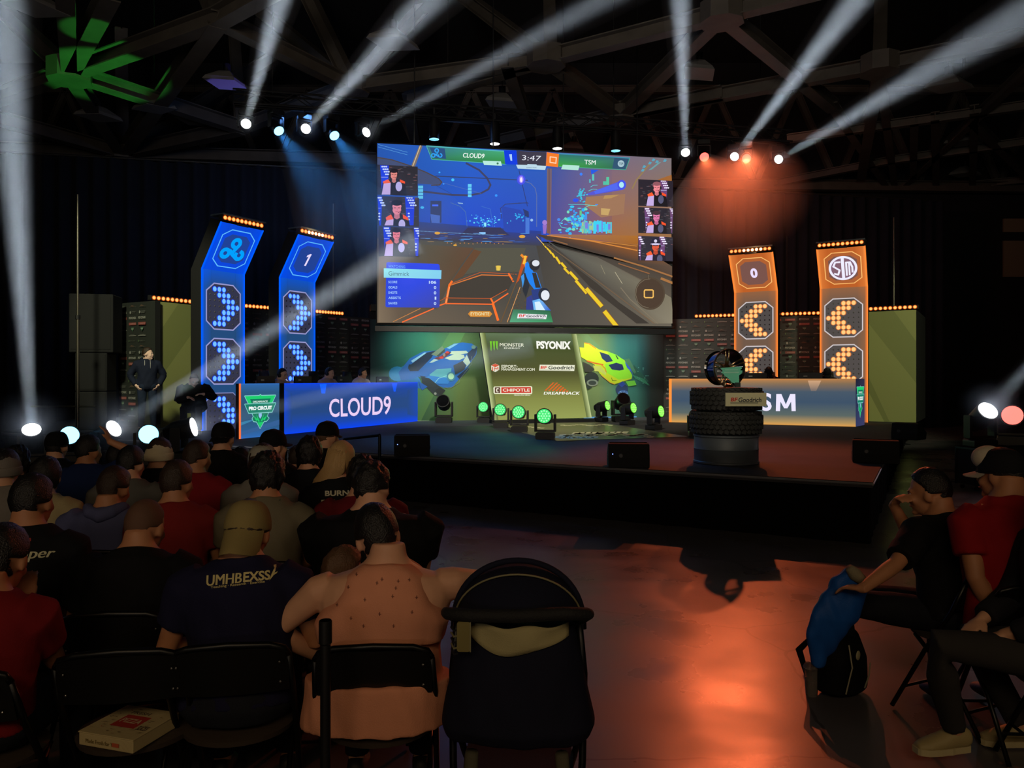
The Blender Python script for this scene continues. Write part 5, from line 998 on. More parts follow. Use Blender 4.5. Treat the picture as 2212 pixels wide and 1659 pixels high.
def make_person(label, loc, yaw, J, skin='light', hair=('short', 'black'), shirt=('black', (16, 16, 18), 'short'), pants=('dark', (26, 28, 36)), bulk=1.0, vox=.011, face=False, headgear=None, shoes=(30, 30, 32), group='people in the audience', curl=35, belly=0, beard=False, hs=1.0, hood=None):
    t = thing('person', label, 'person', loc, yaw, group); ax = Vector(J.get('ax', (1, 0, 0))).normalized(); pel = Vector(J['pel']); neck = Vector(J['neck'])
    ay = (neck-pel).normalized().cross(ax); B = MB()
    B.loft(torso_secs(pel, neck, ax, bulk, 0, belly=belly), 24)
    Rh = Matrix.Rotation(R(J.get('hyaw', 0)), 3, 'Z') @ Matrix.Rotation(R(J.get('hroll', 0)), 3, 'Y') @ Matrix.Rotation(R(-J.get('hpitch', 0)), 3, 'X')
    base = neck+Vector(J.get('hoff', (0, .037, -.012))); hc = base+Vector((0, 0, .0))+Rh @ Vector((0, .012, .125))*hs
    B.tube([neck-(neck-pel).normalized()*.03, base+Vector((0, -.01, .0)), hc+Rh @ Vector((0, -.015, -.03))], [.066, .055, .058], 14)
    def hb(c, r, rot=None): B.ell(hc+Rh @ Vector(c)*hs, tuple(k*hs for k in r), 20, 14, Rh)
    hb((0, -.008, .022), (.076, .094, .102)); hb((0, .024, -.05), (.057, .068, .07)); hb((0, .05, -.02), (.058, .045, .07)); hb((0, .098, -.022), (.013, .018, .024)); hb((0, .092, .0), (.009, .012, .03))
    hb((0, .080, .02), (.048, .016, .014)); hb((0, .088, -.062), (.024, .011, .009)); hb((0, .078, -.098), (.022, .018, .017))
    for s_ in (-1, 1): hb((s_*.077, -.004, -.01), (.012, .022, .033)); hb((s_*.04, .066, -.035), (.02, .02, .02))
    C_ = MB(); st = shirt[2]; gr = .016 if st != 'tank' else .007
    C_.loft(torso_secs(pel, neck, ax, bulk, gr, -.05 if st not in ('coat', 'tank') else -.12, 1.04 if st != 'tank' else .60, 0, belly), 24)
    if st == 'tank':
        u_ = neck-pel; sq = []
        for f, wx, dy in ((.45, .165, .118), (.6, .176, .122), (.70, .165, .122), (.76, .138, .118), (.84, .122, .108), (.90, .118, .095), (.955, .112, .086), (.99, .094, .08), (1.03, .066, .066)):
            sq.append((pel+u_*f+ay*(.02*math.sin(f*3.1)), wx*bulk+(.014 if f < .7 else 0), dy*bulk+.014, ax, ay))
        C_.loft([(pel+u_*f, .185*bulk+.03, .135*bulk+.032, ax, ay) for f in (-.15, -.1, 0, .1, .2)], 28)
        C_.loft(sq, 28, .6)
    armr = .052*(.6+.4*bulk)
    for s_, sd in ((-1, 'L'), (1, 'R')):
        A = J['arm'+sd]; sh_ = pel+(neck-pel)*.86+ax*s_*.168*bulk; el, ha = two_bone(sh_, A['h'], .285*J.get('as', 1), .255*J.get('as', 1), A.get('pole', (s_*.6, -.3, -1)))
        B.tube([sh_-ax*s_*.03, sh_+(el-sh_)*.12, sh_+(el-sh_)*.5, el, el+(ha-el)*.25, ha], [armr*1.0, armr*1.08, armr*.88, armr*.72, armr*.74, armr*.5], 14)
        hand(B, ha, A.get('d', ha-el), A.get('n', (0, 0, 1)), .95, A.get('curl', curl), s_ if not A.get('flip') else -s_)
        if st in ('short', 'coat', 'long'):
            e = shirt[3] if len(shirt) > 3 else .62 if st == 'short' else 1.0
            C_.tube([sh_-ax*s_*.05, sh_+(el-sh_)*.10, sh_+(el-sh_)*(.5 if st == 'short' else .5), sh_+(el-sh_)*e], [armr*1.12+gr+.008, armr*1.24+gr+.006, armr*.98+gr+.006, armr*.86+gr+.012], 14)
            if st != 'short': C_.tube([el+(sh_-el)*.05, el+(ha-el)*.3, el+(ha-el)*.9], [armr*.82+gr+.006, armr*.8+gr+.004, armr*.6+gr+.004], 12)
    Pn = MB(); sho = MB()
    for s_, sd in ((-1, 'L'), (1, 'R')):
        L_ = J['leg'+sd]; hp = pel+ax*s_*.095*bulk+(neck-pel).normalized()*-.0; kn, an = Vector(L_['k']), Vector(L_['a']); r_ = .078*(.5+.5*bulk)
        B.tube([hp, hp+(kn-hp)*.5, kn, kn+(an-kn)*.35, an], [r_*1.05, r_*.88, .056, .052, .036], 14)
        e = L_.get('cut', 1.0)
        Pn.tube([hp, hp+(kn-hp)*.5, kn, kn+(an-kn)*.35*e, kn+(an-kn)*.93*e], [r_*1.05+.012, r_*.9+.013, .070, .066, .054], 14)
        fd = Vector(L_.get('f', (0, 1, 0))).normalized(); fl = fd.cross(Vector((0, 0, 1))); Qf = Matrix((fl, fd, Vector((0, 0, 1)))).transposed(); az = an.z
        B.ell(an+fd*.05+Vector((0, 0, -.035)), (.036, .11, .03), 12, 8, Qf)
        so1 = MB(); so1.loft([(an-fd*.075+Vector((0, 0, -.02)), .026, .030, fl, (0, 0, 1)), (an-fd*.055+Vector((0, 0, -.02)), .038, .045, fl, (0, 0, 1)), (an+Vector((0, 0, -.015)), .042, .058, fl, (0, 0, 1)), (an+fd*.07+Vector((0, 0, -.035)), .046, .042, fl, (0, 0, 1)), (an+fd*.14+Vector((0, 0, -.048)), .046, .030, fl, (0, 0, 1)), (an+fd*.185+Vector((0, 0, -.055)), .028, .020, fl, (0, 0, 1))], 14); remeshed(so1, 'shoe', mat('shoe_%d_%d_%d' % tuple(shoes), shoes, .6), t, .011, smooth=3)
    Pn.loft([(pel+(neck-pel)*f+Vector((0, 0, 0)), rx*bulk+.013, ry*bulk+.013, ax, ay) for f, rx, ry in ((-.14, .14, .11), (-.04, .182, .134), (.08, .178, .130))], 24)
    sd_ = hash(label) % 97
    sd_ = sum(ord(c) for c in label) % 97
    remeshed(B, 'body', SK[skin], t, vox, seed=sd_, smooth=3 if vox < .009 else 2)
    remeshed(C_, 'shirt' if st != 'tank' else 'tank_top', cloth(shirt[0], shirt[1]), t, vox*1.1, .0062, 11, 4, sd_)
    remeshed(Pn, 'trousers', cloth(pants[0], pants[1]), t, vox*1.3, .004, 10, 5, sd_+3)
    if hood: remeshed(MB().tube([neck+Vector(p) for p in ((-.09, .05, .0), (-.1, -.03, .02), (-.06, -.095, .0), (0, -.115, -.02), (.06, -.095, .0), (.1, -.03, .02), (.09, .05, .0))], [.02, .03, .038, .045, .038, .03, .02], 12), 'hood', cloth(*hood), t, .012, .004, 9, 4, sd_)
    H = lambda p: hc+Rh @ (Vector(p)*hs)
    ht, hcol = hair
    if ht != 'bald':
        vs = []; fs_ = []; nu, nv = 56, 40; thk = {'short': .13, 'buzz': .035, 'long': .14, 'curly': .26, 'messy': .2, 'bob': .17}[ht]; rnd = sd_*.71
        for j in range(nv+1):
            ph = -math.pi/2+math.pi*j/nv
            for i in range(nu):
                th = 2*math.pi*i/nu; d = Vector((math.cos(ph)*math.cos(th), math.cos(ph)*math.sin(th), math.sin(ph)))
                front = d.y; lim = -.86 if front < -.25 else (-.86+(front+.25)/.5*.99 if front < .25 else .13+(front-.25)*.75)
                if ht in ('bob', 'long'): lim = -.9 if front < .1 else (-.9+(front-.1)/.35*1.1 if front < .45 else .25+(front-.45)*.5)
                if abs(d.x) > .75 and ht in ('short', 'buzz', 'messy'): lim = max(lim, -.28)
                m_ = max(0, min(1, (d.z-lim)/.16)); m_ = m_*m_*(3-2*m_)
                nz = noise.noise(d*(5 if ht == 'curly' else 3.2)+Vector((rnd, 0, 0)))*(.5 if ht in ('curly', 'messy') else .22)+noise.noise(Vector((d.x*14, d.y*14, d.z*4))+Vector((rnd, 3, 0)))*.22
                k = 1+(thk*(1+nz)+.02)*m_-.16*(1-m_); r_ = Vector((.076*d.x, .094*d.y, .102*d.z))*k
                vs.append(H(Vector((0, -.008, .022))+r_))
        for j in range(nv):
            for i in range(nu): fs_.append((j*nu+i, j*nu+(i+1) % nu, (j+1)*nu+(i+1) % nu, (j+1)*nu+i))
        hm = MB().add(vs, fs_)
        if ht == 'long':
            random.seed(sd_)
            for k in range(90):
                a_ = random.uniform(-1.2, .7); x0 = math.sin(a_); y0 = -math.cos(a_); L_ = random.uniform(.30, .46); sw = J.get('sweep', 0); pts_ = [H((x0*.074, y0*.094-.006, .05+random.uniform(-.06, .04))), H((x0*.088, y0*.108-.006, -.04)), H((x0*.082+sw*.25, y0*.106-.01, -.13))]
                q = pts_[-1]
                for m_ in range(3): q = q+Vector((x0*.02+sw*L_*(.15+.22*m_)+random.uniform(-.022, .022), -.004+random.uniform(-.012, .008), -L_/3.3)); pts_.append(q)
                hm.tube(pts_, [.012, .013, .012, .010, .008, .003], 5)
        hm.build('hair', HAIRM[hcol], t, smooth=True)
    if beard: MB().ell(H((0, .045, -.075)), (.056*hs, .052*hs, .045*hs), 18, 12, Rh).build('beard', HAIRM[hcol], t, smooth=True)
    if face:
        for s_ in (-1, 1):
            e = MB(); e.ell(H((s_*.029, .078, -.002)), (.0125,)*3, 12, 8); e.curmi = 1; e.ell(H((s_*.029, .0868, -.002)), (.006, .0045, .006), 10, 6, Rh); e.build('eye', [eye_w, eye_d], t, smooth=True)
            MB().ell(H((s_*.031, .092, .018)), (.018, .006, .004), 10, 6, Rh).build('eyebrow', HAIRM[hcol if ht != 'bald' else 'brown'], t, smooth=True)
        MB().ell(H((0, .0965, -.062)), (.021, .006, .0055), 12, 6, Rh).build('mouth', mat('lip_red', (150, 80, 72), .5), t, smooth=True)
    if headgear:
        kind, nm, col = headgear[:3]; m_ = cloth('hat_'+nm, col); Dm = MB(); o = (0, -.008, .03)
        if kind in ('cap', 'cap_back'):
            prof = []; vs = []; nu = 40
            for j in range(13):
                f = j/12; rr = math.cos(f*math.pi/2)**.62; zz = .112*math.sin(f*math.pi/2)
                for i in range(nu): th = 2*math.pi*i/nu; vs.append(H((.090*rr*math.cos(th), o[1]+.110*rr*math.sin(th), .022+zz)))
            for i in range(nu): th = 2*math.pi*i/nu; vs.append(H((.086*math.cos(th), o[1]+.106*math.sin(th), .012)))
            fs_ = [(j*nu+i, j*nu+(i+1) % nu, (j+1)*nu+(i+1) % nu, (j+1)*nu+i) for j in range(12) for i in range(nu)]+[(13*nu+i, 13*nu+(i+1) % nu, (i+1) % nu, i) for i in range(nu)]
            Dm.add(vs, fs_); Dm.ell(H((0, o[1], .135)), (.007, .007, .004), 8, 6); co = Dm.build('cap', m_, t, smooth=True)
            sgn = 1 if kind == 'cap' else -1; bv = []; n = 14; drop = headgear[3] if len(headgear) > 3 else .02; bl = headgear[4] if len(headgear) > 4 else .07
            for w_ in (0, .004):
                for r_i in range(6):
                    f = r_i/5
                    for i in range(n+1):
                        a_ = R(-68+136*i/n); bx = .086*math.sin(a_); by = .104*math.cos(a_)*(1-0*f)+bl*f*math.cos(a_)**.7; bv.append(H((bx*(1-.05*f), o[1]+sgn*by, .022-drop*f*1.0-.012*abs(math.sin(a_))-w_)))
            m1 = n+1; bf = []
            for r_i in range(5):
                for i in range(n): q = r_i*m1+i; bf.append((q, q+1, q+m1+1, q+m1)); q += 6*m1; bf.append((q+m1, q+m1+1, q+1, q))
            for i in range(n): q = 5*m1+i; bf.append((q, q+1, q+1+6*m1, q+6*m1))
            MB().add(bv, bf).build('cap_brim', m_ if len(headgear) < 6 else cloth('brim_'+nm, headgear[5]), co, smooth=True)
        else:
            vs = []; nu = 44
            for j in range(20):
                f = j/19; zz = -.03+.16*f; rr = 1.0 if f < .3 else max(0.02, math.cos((f-.3)/.7*math.pi/2)**.6)
                for i in range(nu): th = 2*math.pi*i/nu; k = 1+.015*math.sin(th*22)*(f < .95); vs.append(H((.092*rr*k*math.cos(th), -.012+.112*rr*k*math.sin(th), zz+.01*math.sin(th*2+f*5)*f)))
            fs_ = [(j*nu+i, j*nu+(i+1) % nu, (j+1)*nu+(i+1) % nu, (j+1)*nu+i) for j in range(19) for i in range(nu)]+[tuple(range(19*nu, 20*nu))]
            Dm.add(vs, fs_); co = Dm.build('beanie', m_, t, smooth=True)
            MB().lathe([(1.0, -.036), (1.04, -.03), (1.045, .012), (1.0, .02)], 44).build('x', m_, None)
            x = bpy.data.objects['x']; me = x.data; bpy.data.objects.remove(x)
            for v in me.vertices: v.co = H((v.co.x*.094, -.012+v.co.y*.114, v.co.z))
            me.name = 'beanie_cuff'; cf = bpy.data.objects.new('beanie_cuff', me); C.objects.link(cf); cf.parent = co; me.shade_smooth()
    t['hc'] = 0; del t['hc']
    return t, H, pel, neck, ax, ay
def seated(h, lean=8, twist=0, hyaw=0, hpitch=0, hroll=0, hl=(-.12, .34, .62), hr=(.12, .34, .62), spread=.13, kz=.52, side=0, **kw):
    """h = height of the top of the head above the floor, facing +y on a chair seat"""
    pel = Vector((0, 0, .53)); ln = max(.30, h-kw.pop('nk', .237)-.53); d = Vector((math.sin(R(side)), math.sin(R(lean)), math.cos(R(lean)))); J = dict(pel=pel, neck=pel+d.normalized()*ln/math.cos(R(lean))*.995, ax=(math.cos(R(twist)), math.sin(R(twist)), 0), hyaw=hyaw, hpitch=hpitch, hroll=hroll,
        armL=dict(h=hl), armR=dict(h=hr), legL=dict(k=(-spread, .46, kz), a=(-spread-.01, .44, .09)), legR=dict(k=(spread, .46, kz), a=(spread+.01, .44, .09)))
    J.update(kw); return J
# folding chair: black steel frame, curved back panel with rivets, padded seat
ch_m = mat('chair_steel', (10, 10, 11), .38, .3); ch_p = mat('chair_panel', (9, 9, 10), .4); ch_s = mat('chair_vinyl', (62, 52, 44), .6, bump=.2, bscale=60); riv = mat('rivet_steel', (150, 150, 150), .3, 1)
def make_chair():
    t = thing('folding_chair', '', 'chair', (0, 0, 0), 0, 'black folding chairs')
    for s_ in (-1, 1):
        MB().tube([(s_*.215, .22, .015), (s_*.215, .02, .38), (s_*.215, -.12, .60), (s_*.205, -.185, .755)], .012, 8).build('leg', ch_m, t, smooth=True)
        MB().tube([(s_*.195, -.26, .015), (s_*.195, -.10, .26), (s_*.195, .10, .43)], .011, 8).build('leg', ch_m, t, smooth=True)
    MB().tube([(-.205, -.185, .755), (-.19, -.192, .782), (-.14, -.20, .798), (0, -.208, .806), (.14, -.20, .798), (.19, -.192, .782), (.205, -.185, .755)], .0125, 8).build('top_rail', ch_m, t, smooth=True)
    vs = []; n = 16; m = 6
    for w_ in (0, .012):
        for j in range(m+1):
            f = j/m; z = .615+.18*f
            for i in range(n+1):
                u = -1+2*i/n; zz = z-(.022*abs(u)**3.2)*f; vs.append((u*.205, -.135-.30*(z-.615)-.028*(1-u*u)-w_, zz))
    fs_ = []; k = (m+1)*(n+1)
    for j in range(m):
        for i in range(n): q = j*(n+1)+i; fs_ += [(q, q+n+1, q+n+2, q+1), (k+q, k+q+1, k+q+n+2, k+q+n+1)]
    for i in range(n): fs_ += [(i, i+1, k+i+1, k+i), (m*(n+1)+i, k+m*(n+1)+i, k+m*(n+1)+i+1, m*(n+1)+i+1)]
    for j in range(m): q = j*(n+1); fs_ += [(q, k+q, k+q+n+1, q+n+1), (q+n, q+2*n+1, k+q+2*n+1, k+q+n)]
    bk = MB().add(vs, fs_).build('backrest', ch_p, t, smooth='auto')
    rv = MB()
    for s_ in (-1, 1):
        for z in (.655, .735): rv.ell((s_*.175, -.155-.30*(z-.615)-.011, z), (.005, .004, .005), 8, 5)
    rv.build('rivet_pattern', riv, bk)
    MB().loft([((0, .03, .425), .205, .195, (1, 0, 0), (0, 1, 0)), ((0, .03, .445), .21, .20, (1, 0, 0), (0, 1, 0)), ((0, .03, .455), .17, .16, (1, 0, 0), (0, 1, 0))], 28).build('seat', ch_s, t, smooth='auto')
    MB().tube([(-.195, -.19, .13), (.195, -.19, .13)], .008, 6).build('stretcher', ch_m, t); MB().tube([(-.215, .15, .14), (.215, .15, .14)], .008, 6).build('stretcher', ch_m, t)
    return t
chair0 = make_chair(); c_used = []
def place_chair(x, y, yaw, label, group='black folding chairs in the audience'):
    if not c_used: c_used.append(1); chair0.location = (x, y, 0); chair0.rotation_euler = (0, 0, yaw); chair0['label'] = label; chair0['group'] = group; return chair0
    return dup(chair0, (x, y, 0), yaw, label, group)
def audience(desc, px, top, z, yaw=8, chair=True, hpx=0, **kw):
    """desc tells the person apart; px/top = head centre and head top in the photo, z = distance"""
    h = EYE-(top-CY)*z/F; pk = {k: kw.pop(k) for k in list(kw) if k in ('lean', 'twist', 'hyaw', 'hpitch', 'hroll', 'hl', 'hr', 'spread', 'kz', 'side', 'sweep', 'armL', 'armR', 'legL', 'legR', 'hoff', 'nk')}
    ln = pk.get('lean', 8); J = seated(h+pk.pop('dh', 0) if False else h, **pk); hy = (J['neck'].y+.03); hx = J['neck'].x; yw = R(yaw)
    x = (px-CX)/F*z-(hx*math.cos(yw)-hy*math.sin(yw)); y = z-(hx*math.sin(yw)+hy*math.cos(yw))
    if chair: place_chair(x, y, yw, 'black folding chair under the '+desc.split(' in ')[0].replace('person', 'person')+(' in '+desc.split(' in ', 1)[1] if ' in ' in desc else ''))
    return make_person(desc, (x, y, 0), yw, J, **kw)
# ------------------------------------------------------------------ the audience
from mathutils.bvhtree import BVHTree
def lettering(t, texts, name='lettering', part_='shirt', off=.004):
    so = [c for c in kids(t) if c.name.split('.')[0] == part_][0]; me = so.data
    bv = BVHTree.FromPolygons([v.co for v in me.vertices], [p.vertices for p in me.polygons])
    M = Matrix.Translation(t.location) @ t.rotation_euler.to_matrix().to_4x4(); Mi = M.inverted(); o = Mi @ Vector((0, 0, EYE)); cols = {}
    def hit(x, y):
        d = ((Mi @ W(x, y, 1))-o).normalized(); h, n_, i, dd_ = bv.ray_cast(o, d); return (h-d*off) if h else None
    for tx in texts:
        col = tx[2]; mb = cols.setdefault(col, MB())
        if tx[0] == '#':
            ps = [hit(*p) for p in tx[1]]
            if all(ps): mb.add(ps, [tuple(range(len(ps)))])
            continue
        v, f = text_geo(tx[0], tx[3] if len(tx) > 3 else .02); BL, BR, TR, TL = [Vector(b) for b in tx[1]]; sh = tx[4] if len(tx) > 4 else 0
        arc = tx[5] if len(tx) > 5 else 0; ps = []
        for (u, w_) in v:
            k = sh*(TL-BL).length/(BR-BL).length; u2 = u*(1-k)+w_*k; p = BL*(1-u2)*(1-w_)+BR*u2*(1-w_)+TR*u2*w_+TL*(1-u2)*w_; ps.append(hit(p.x, p.y-arc*4*u2*(1-u2)))
        for q in f:
            if all(ps[i] for i in q): mb.add([ps[i] for i in q], [tuple(range(len(q)))])
    for col, mb in cols.items(): mb.build(name, mat('print_%d_%d_%d' % col, col, .7), t)
def wl(loc, yaw, p): return Matrix.Rotation(-yaw, 3, 'Z') @ (Vector(p)-Vector((loc[0], loc[1], 0)))
BK = ('black', (14, 14, 16), 'short')
# row nearest the camera
xr, zr = (-12-CX)/F*2.75, 2.75
red = audience('person in dark red polo holding a phone, left edge', -14, 1137, 2.78, 6, shirt=('dark_red', (120, 22, 26), 'short'), vox=.0075, skin='tan', hpitch=18, hl=(-.02, .36, 1.0), hr=(.10, .36, .98), armL=dict(h=(-.09, .26, .90), d=(.3, .5, .8), n=(-.3, -1, 0), curl=45), armR=dict(h=(.035, .27, .90), d=(-.3, .5, .8), n=(.3, -1, 0), curl=45), lean=9, bulk=.95)
ph = thing('smartphone', 'lit white smartphone held up by the person at the left frame edge', 'phone', W(9, 1269, 3.12), R(4))
MB().rbox((0, .012, 0), (.075, .008, .15), .01, axis=1).build('case', black, ph); MB().box((0, .0065, 0), (.068, .002, .138)).build('display', glow('phone_white', (228, 214, 236), 1.0, True), ph)
umh = audience('person in tan backwards cap and navy lettered T-shirt', 527, 1094, 3.05, 10, shirt=('navy_tee', (24, 24, 52), 'short'), headgear=('cap_back', 'tan', (140, 124, 78), .10, .075), hair=('short', 'brown'), skin='tan', vox=.0075, nk=.205, hoff=(0, .04, -.03), lean=11, bulk=1.12, hpitch=14, hyaw=-10, hl=(-.16, .32, .66), hr=(.16, .33, .66))
lettering(umh[0], [('UMHB', [(446, 1266), (521, 1259), (523, 1237), (447, 1243)], (205, 190, 130), .035), ('EXSS', [(525, 1258), (584, 1252), (584, 1231), (526, 1236)], (205, 190, 130), .03), ('Teaching · Research · Exercise', [(455, 1273), (572, 1260), (572, 1253), (455, 1266)], (190, 176, 120), .02),
    ('#', [(586, 1240), (592, 1228), (597, 1222), (595, 1232), (590, 1244), (582, 1254)], (205, 190, 130)), ('#', [(590, 1238), (600, 1234), (598, 1238), (590, 1243)], (205, 190, 130)), ('#', [(591, 1220), (597, 1219), (597, 1225), (592, 1226)], (205, 190, 130))], 'lettering')
tank = audience('person in peach sleeveless top beside the stroller', 838, 1106, 3.0, 4, shirt=('peach', (222, 150, 118), 'tank'), hair=('short', 'black'), skin='light', vox=.0075, nk=.20, hoff=(-.015, .045, -.02), lean=6, side=3, bulk=1.36, belly=.12, hroll=-10, hpitch=16, hyaw=14, hl=(-.24, .26, .62), hr=(.46, .24, .74),
    armL=dict(h=(-.26, .24, .62), pole=(-1, -.1, -.3)), armR=dict(h=(.40, -.02, .80), pole=(1, .5, -.2), d=(.5, -.6, .1), n=(0, 0, 1), curl=60))
tm = [(825, 1251), (860, 1255), (814, 1259), (884, 1252), (752, 1268), (848, 1288), (788, 1295), (728, 1306), (890, 1322), (758, 1335), (820, 1326), (855, 1270), (770, 1240), (850, 1352), (785, 1352), (900, 1290)]
lettering(tank[0], [('#', [(x-4, y), (x, y-1), (x+4, y+1), (x, y+1.2)], (120, 66, 52)) for x, y in tm]+[('#', [(x-1, y+4), (x+.6, y+4), (x+.8, y-4), (x-.4, y-4)], (120, 66, 52)) for x, y in tm], 'print_marks', 'tank_top')
cx_, cy_ = W(722, 0, 3.22).x, 3.22
kd = make_person('small child with light brown hair on the lap of the peach top', (cx_, cy_, .14), R(-25), dict(pel=(0, 0, .40), neck=(0.0, .02, .68), armL=dict(h=(-.05, .26, .5)), armR=dict(h=(.1, .24, .5)), **{'as': .62}, legL=dict(k=(-.08, .26, .40), a=(-.08, .28, .12)), legR=dict(k=(.08, .26, .40), a=(.08, .28, .12)), hyaw=-20), hair=('messy', 'light'), shirt=('child_navy', (36, 34, 44), 'short'), bulk=.62, hs=.86, vox=.009)
place_chair(-1.40, 2.86, R(10), 'empty black folding chair with the pizza box on its seat')
# second row
jsy = audience('person in black jersey lettered mper with dark hair', 66, 1027, 3.55, 6, shirt=('jersey_black', (16, 17, 20), 'short'), skin='tan', hair=('short', 'black'), vox=.0085, bulk=1.12, lean=6, hyaw=-6)
lettering(jsy[0], [('mper', [(29, 1218), (114, 1209), (120, 1190), (30, 1192)], (200, 196, 160), .03, .2), ('witch', [(8, 1258), (76, 1256), (76, 1239), (8, 1241)], (170, 168, 130), .03), ('#', [(45, 1162), (67, 1162), (67, 1169), (45, 1169)], (150, 40, 40)), ('#', [(40, 1283), (62, 1284), (58, 1288), (42, 1288)], (150, 150, 130))])
bald = audience('person with shaved head in a plain black T-shirt', 303, 1088, 3.45, 8, shirt=BK, hair=('buzz', 'buzz'), skin='tan', vox=.0085, nk=.205, hoff=(0, .04, -.03), bulk=1.15, lean=16, hpitch=10, hyaw=-14)
big = audience('broad person in black T-shirt with black wavy hair', 803, 1006, 3.95, 6, shirt=BK, hair=('messy', 'black'), skin='light', vox=.0095, nk=.225, hoff=(0, .035, -.015), bulk=1.62, lean=5, belly=.1, hyaw=-22)
rd2 = audience('person in red T-shirt with short dark brown hair', 380, 997, 4.4, 8, shirt=('red_tee', (128, 34, 32), 'short'), hair=('short', 'brown'), skin='tan', bulk=1.05, hyaw=-14)
grey = audience('person in grey beige T-shirt with thick dark hair', 577, 984, 4.25, 8, shirt=('grey_beige', (112, 104, 84), 'short'), hair=('curly', 'black'), skin='tan', bulk=1.1, hyaw=-12)
lettering(grey[0], [('#', [(569, 1106), (571, 1106), (607, 1080), (605, 1078)], (60, 54, 42))], 'strap')
blu = audience('person in slate blue collared shirt with short dark hair', 238, 1010, 4.5, 5, shirt=('slate_blue', (84, 88, 128), 'long'), hood=('slate_collar', (84, 88, 128)), hair=('short', 'brown'), skin='tan', bulk=1.15, hpitch=12, hyaw=-10)
audience('person in cream top with dark shoulder length hair', 97, 990, 4.95, 10, shirt=('cream', (176, 160, 120), 'short'), hair=('bob', 'black'), skin='light', bulk=.95)
audience('person in pale grey hoodie at the left edge, hood up', 8, 972, 4.9, 10, shirt=('pale_grey', (128, 122, 116), 'long'), hair=('short', 'black'), headgear=('beanie', 'pale_grey', (128, 122, 116)), bulk=1.1)
audience('person in charcoal crumpled shirt with dark hair', 281, 965, 5.4, 8, shirt=('charcoal', (92, 90, 86), 'long'), hair=('short', 'black'), bulk=1.1, hyaw=-12)
audience('person in dark red polo shirt beside the white beanie', 424, 953, 5.5, 4, shirt=('wine_red', (136, 26, 36), 'short'), hair=('short', 'brown'), skin='tan', hyaw=-24, bulk=1.08)
bea = audience('person wearing a knitted off white beanie', 343, 948, 5.85, 6, shirt=BK, headgear=('beanie', 'off_white', (214, 204, 176)), hair=('short', 'brown'), hyaw=-16)
bln = audience('person with long blonde hair and black numbered jersey', 728, 955, 4.9, 6, shirt=('jersey_dark', (15, 15, 18), 'short'), hair=('long', 'blonde'), skin='light', bulk=.9, sweep=-.22, hyaw=-14, hroll=8)
lettering(bln[0], [('BURNS', [(702, 1072), (764, 1070), (764, 1058), (702, 1060)], (190, 186, 160), .03), ('#', [(694, 1080), (722, 1078), (726, 1082), (724, 1086), (703, 1087), (702, 1106), (692, 1107)], (190, 186, 160))])
audience('person in dark red shirt half hidden by the broad person', 782, 990, 4.75, 4, shirt=('maroon', (110, 24, 34), 'short'), hair=('curly', 'black'), bulk=1.2)
# third row and beyond, in the dark
audience('person in royal blue T-shirt raising a hand to the head', 189, 941, 6.1, 6, shirt=('royal_blue', (26, 44, 92), 'short'), hair=('short', 'black'), skin='tan', hyaw=-20, armR=dict(h=(.17, .10, 1.25), pole=(1, .2, -.3), d=(-.3, 0, 1), n=(1, 0, 0)))
audience('person in black cap seated nearest the blue floor lamp', 121, 934, 6.6, 6, shirt=BK, headgear=('cap', 'black', (16, 16, 18)), hair=('short', 'black'))
audience('person in black lettered cap before the blue emblem tower', 481, 914, 6.35, 4, shirt=BK, headgear=('cap_back', 'ink', (18, 18, 20), .03), hair=('short', 'brown'), hyaw=-10)
audience('person in cap facing right below the green shield sign', 588, 930, 6.0, -6, shirt=BK, headgear=('cap', 'coal', (14, 14, 16), .01, .06), hair=('short', 'black'), hyaw=-38)
audience('person in white peaked cap behind the dark curly head', 566, 962, 5.1, 6, shirt=('light_grey', (120, 116, 108), 'short'), headgear=('cap', 'whitish', (150, 146, 132)), hair=('bob', 'brown'), hyaw=-12)
audience('person in tilted flat black cap below the word CLOUD9', 706, 912, 6.6, -4, shirt=BK, headgear=('cap', 'jet', (12, 12, 14), .02, .05), hair=('short', 'light'), hyaw=-30)
audience('person in black hoodie left of the blonde hair', 668, 948, 5.7, 6, shirt=('night', (20, 22, 28), 'long'), hair=('curly', 'black'))
audience('person in dark jacket behind the white beanie row', 452, 960, 7.0, 6, shirt=('dark_jacket', (22, 24, 30), 'long'), hair=('short', 'black'))
audience('person in dark blue hoodie between the two floor lamps', 250, 962, 7.0, 6, shirt=('dark_hoodie', (24, 30, 44), 'long'), hair=('short', 'black'))
audience('person in black jacket at far left under the brightest lamp', 36, 968, 6.4, 8, shirt=('dark_jacket', (22, 24, 30), 'long'), hair=('curly', 'black'))
audience('person in dark shirt near the stage rail', 640, 964, 7.4, 2, shirt=('dark_jacket', (22, 24, 30), 'long'), hair=('short', 'brown'))
audience('person in dark sweater beside the person in the lettered cap', 520, 968, 7.2, 2, shirt=('dark_hoodie', (24, 30, 44), 'long'), hair=('bob', 'black'))
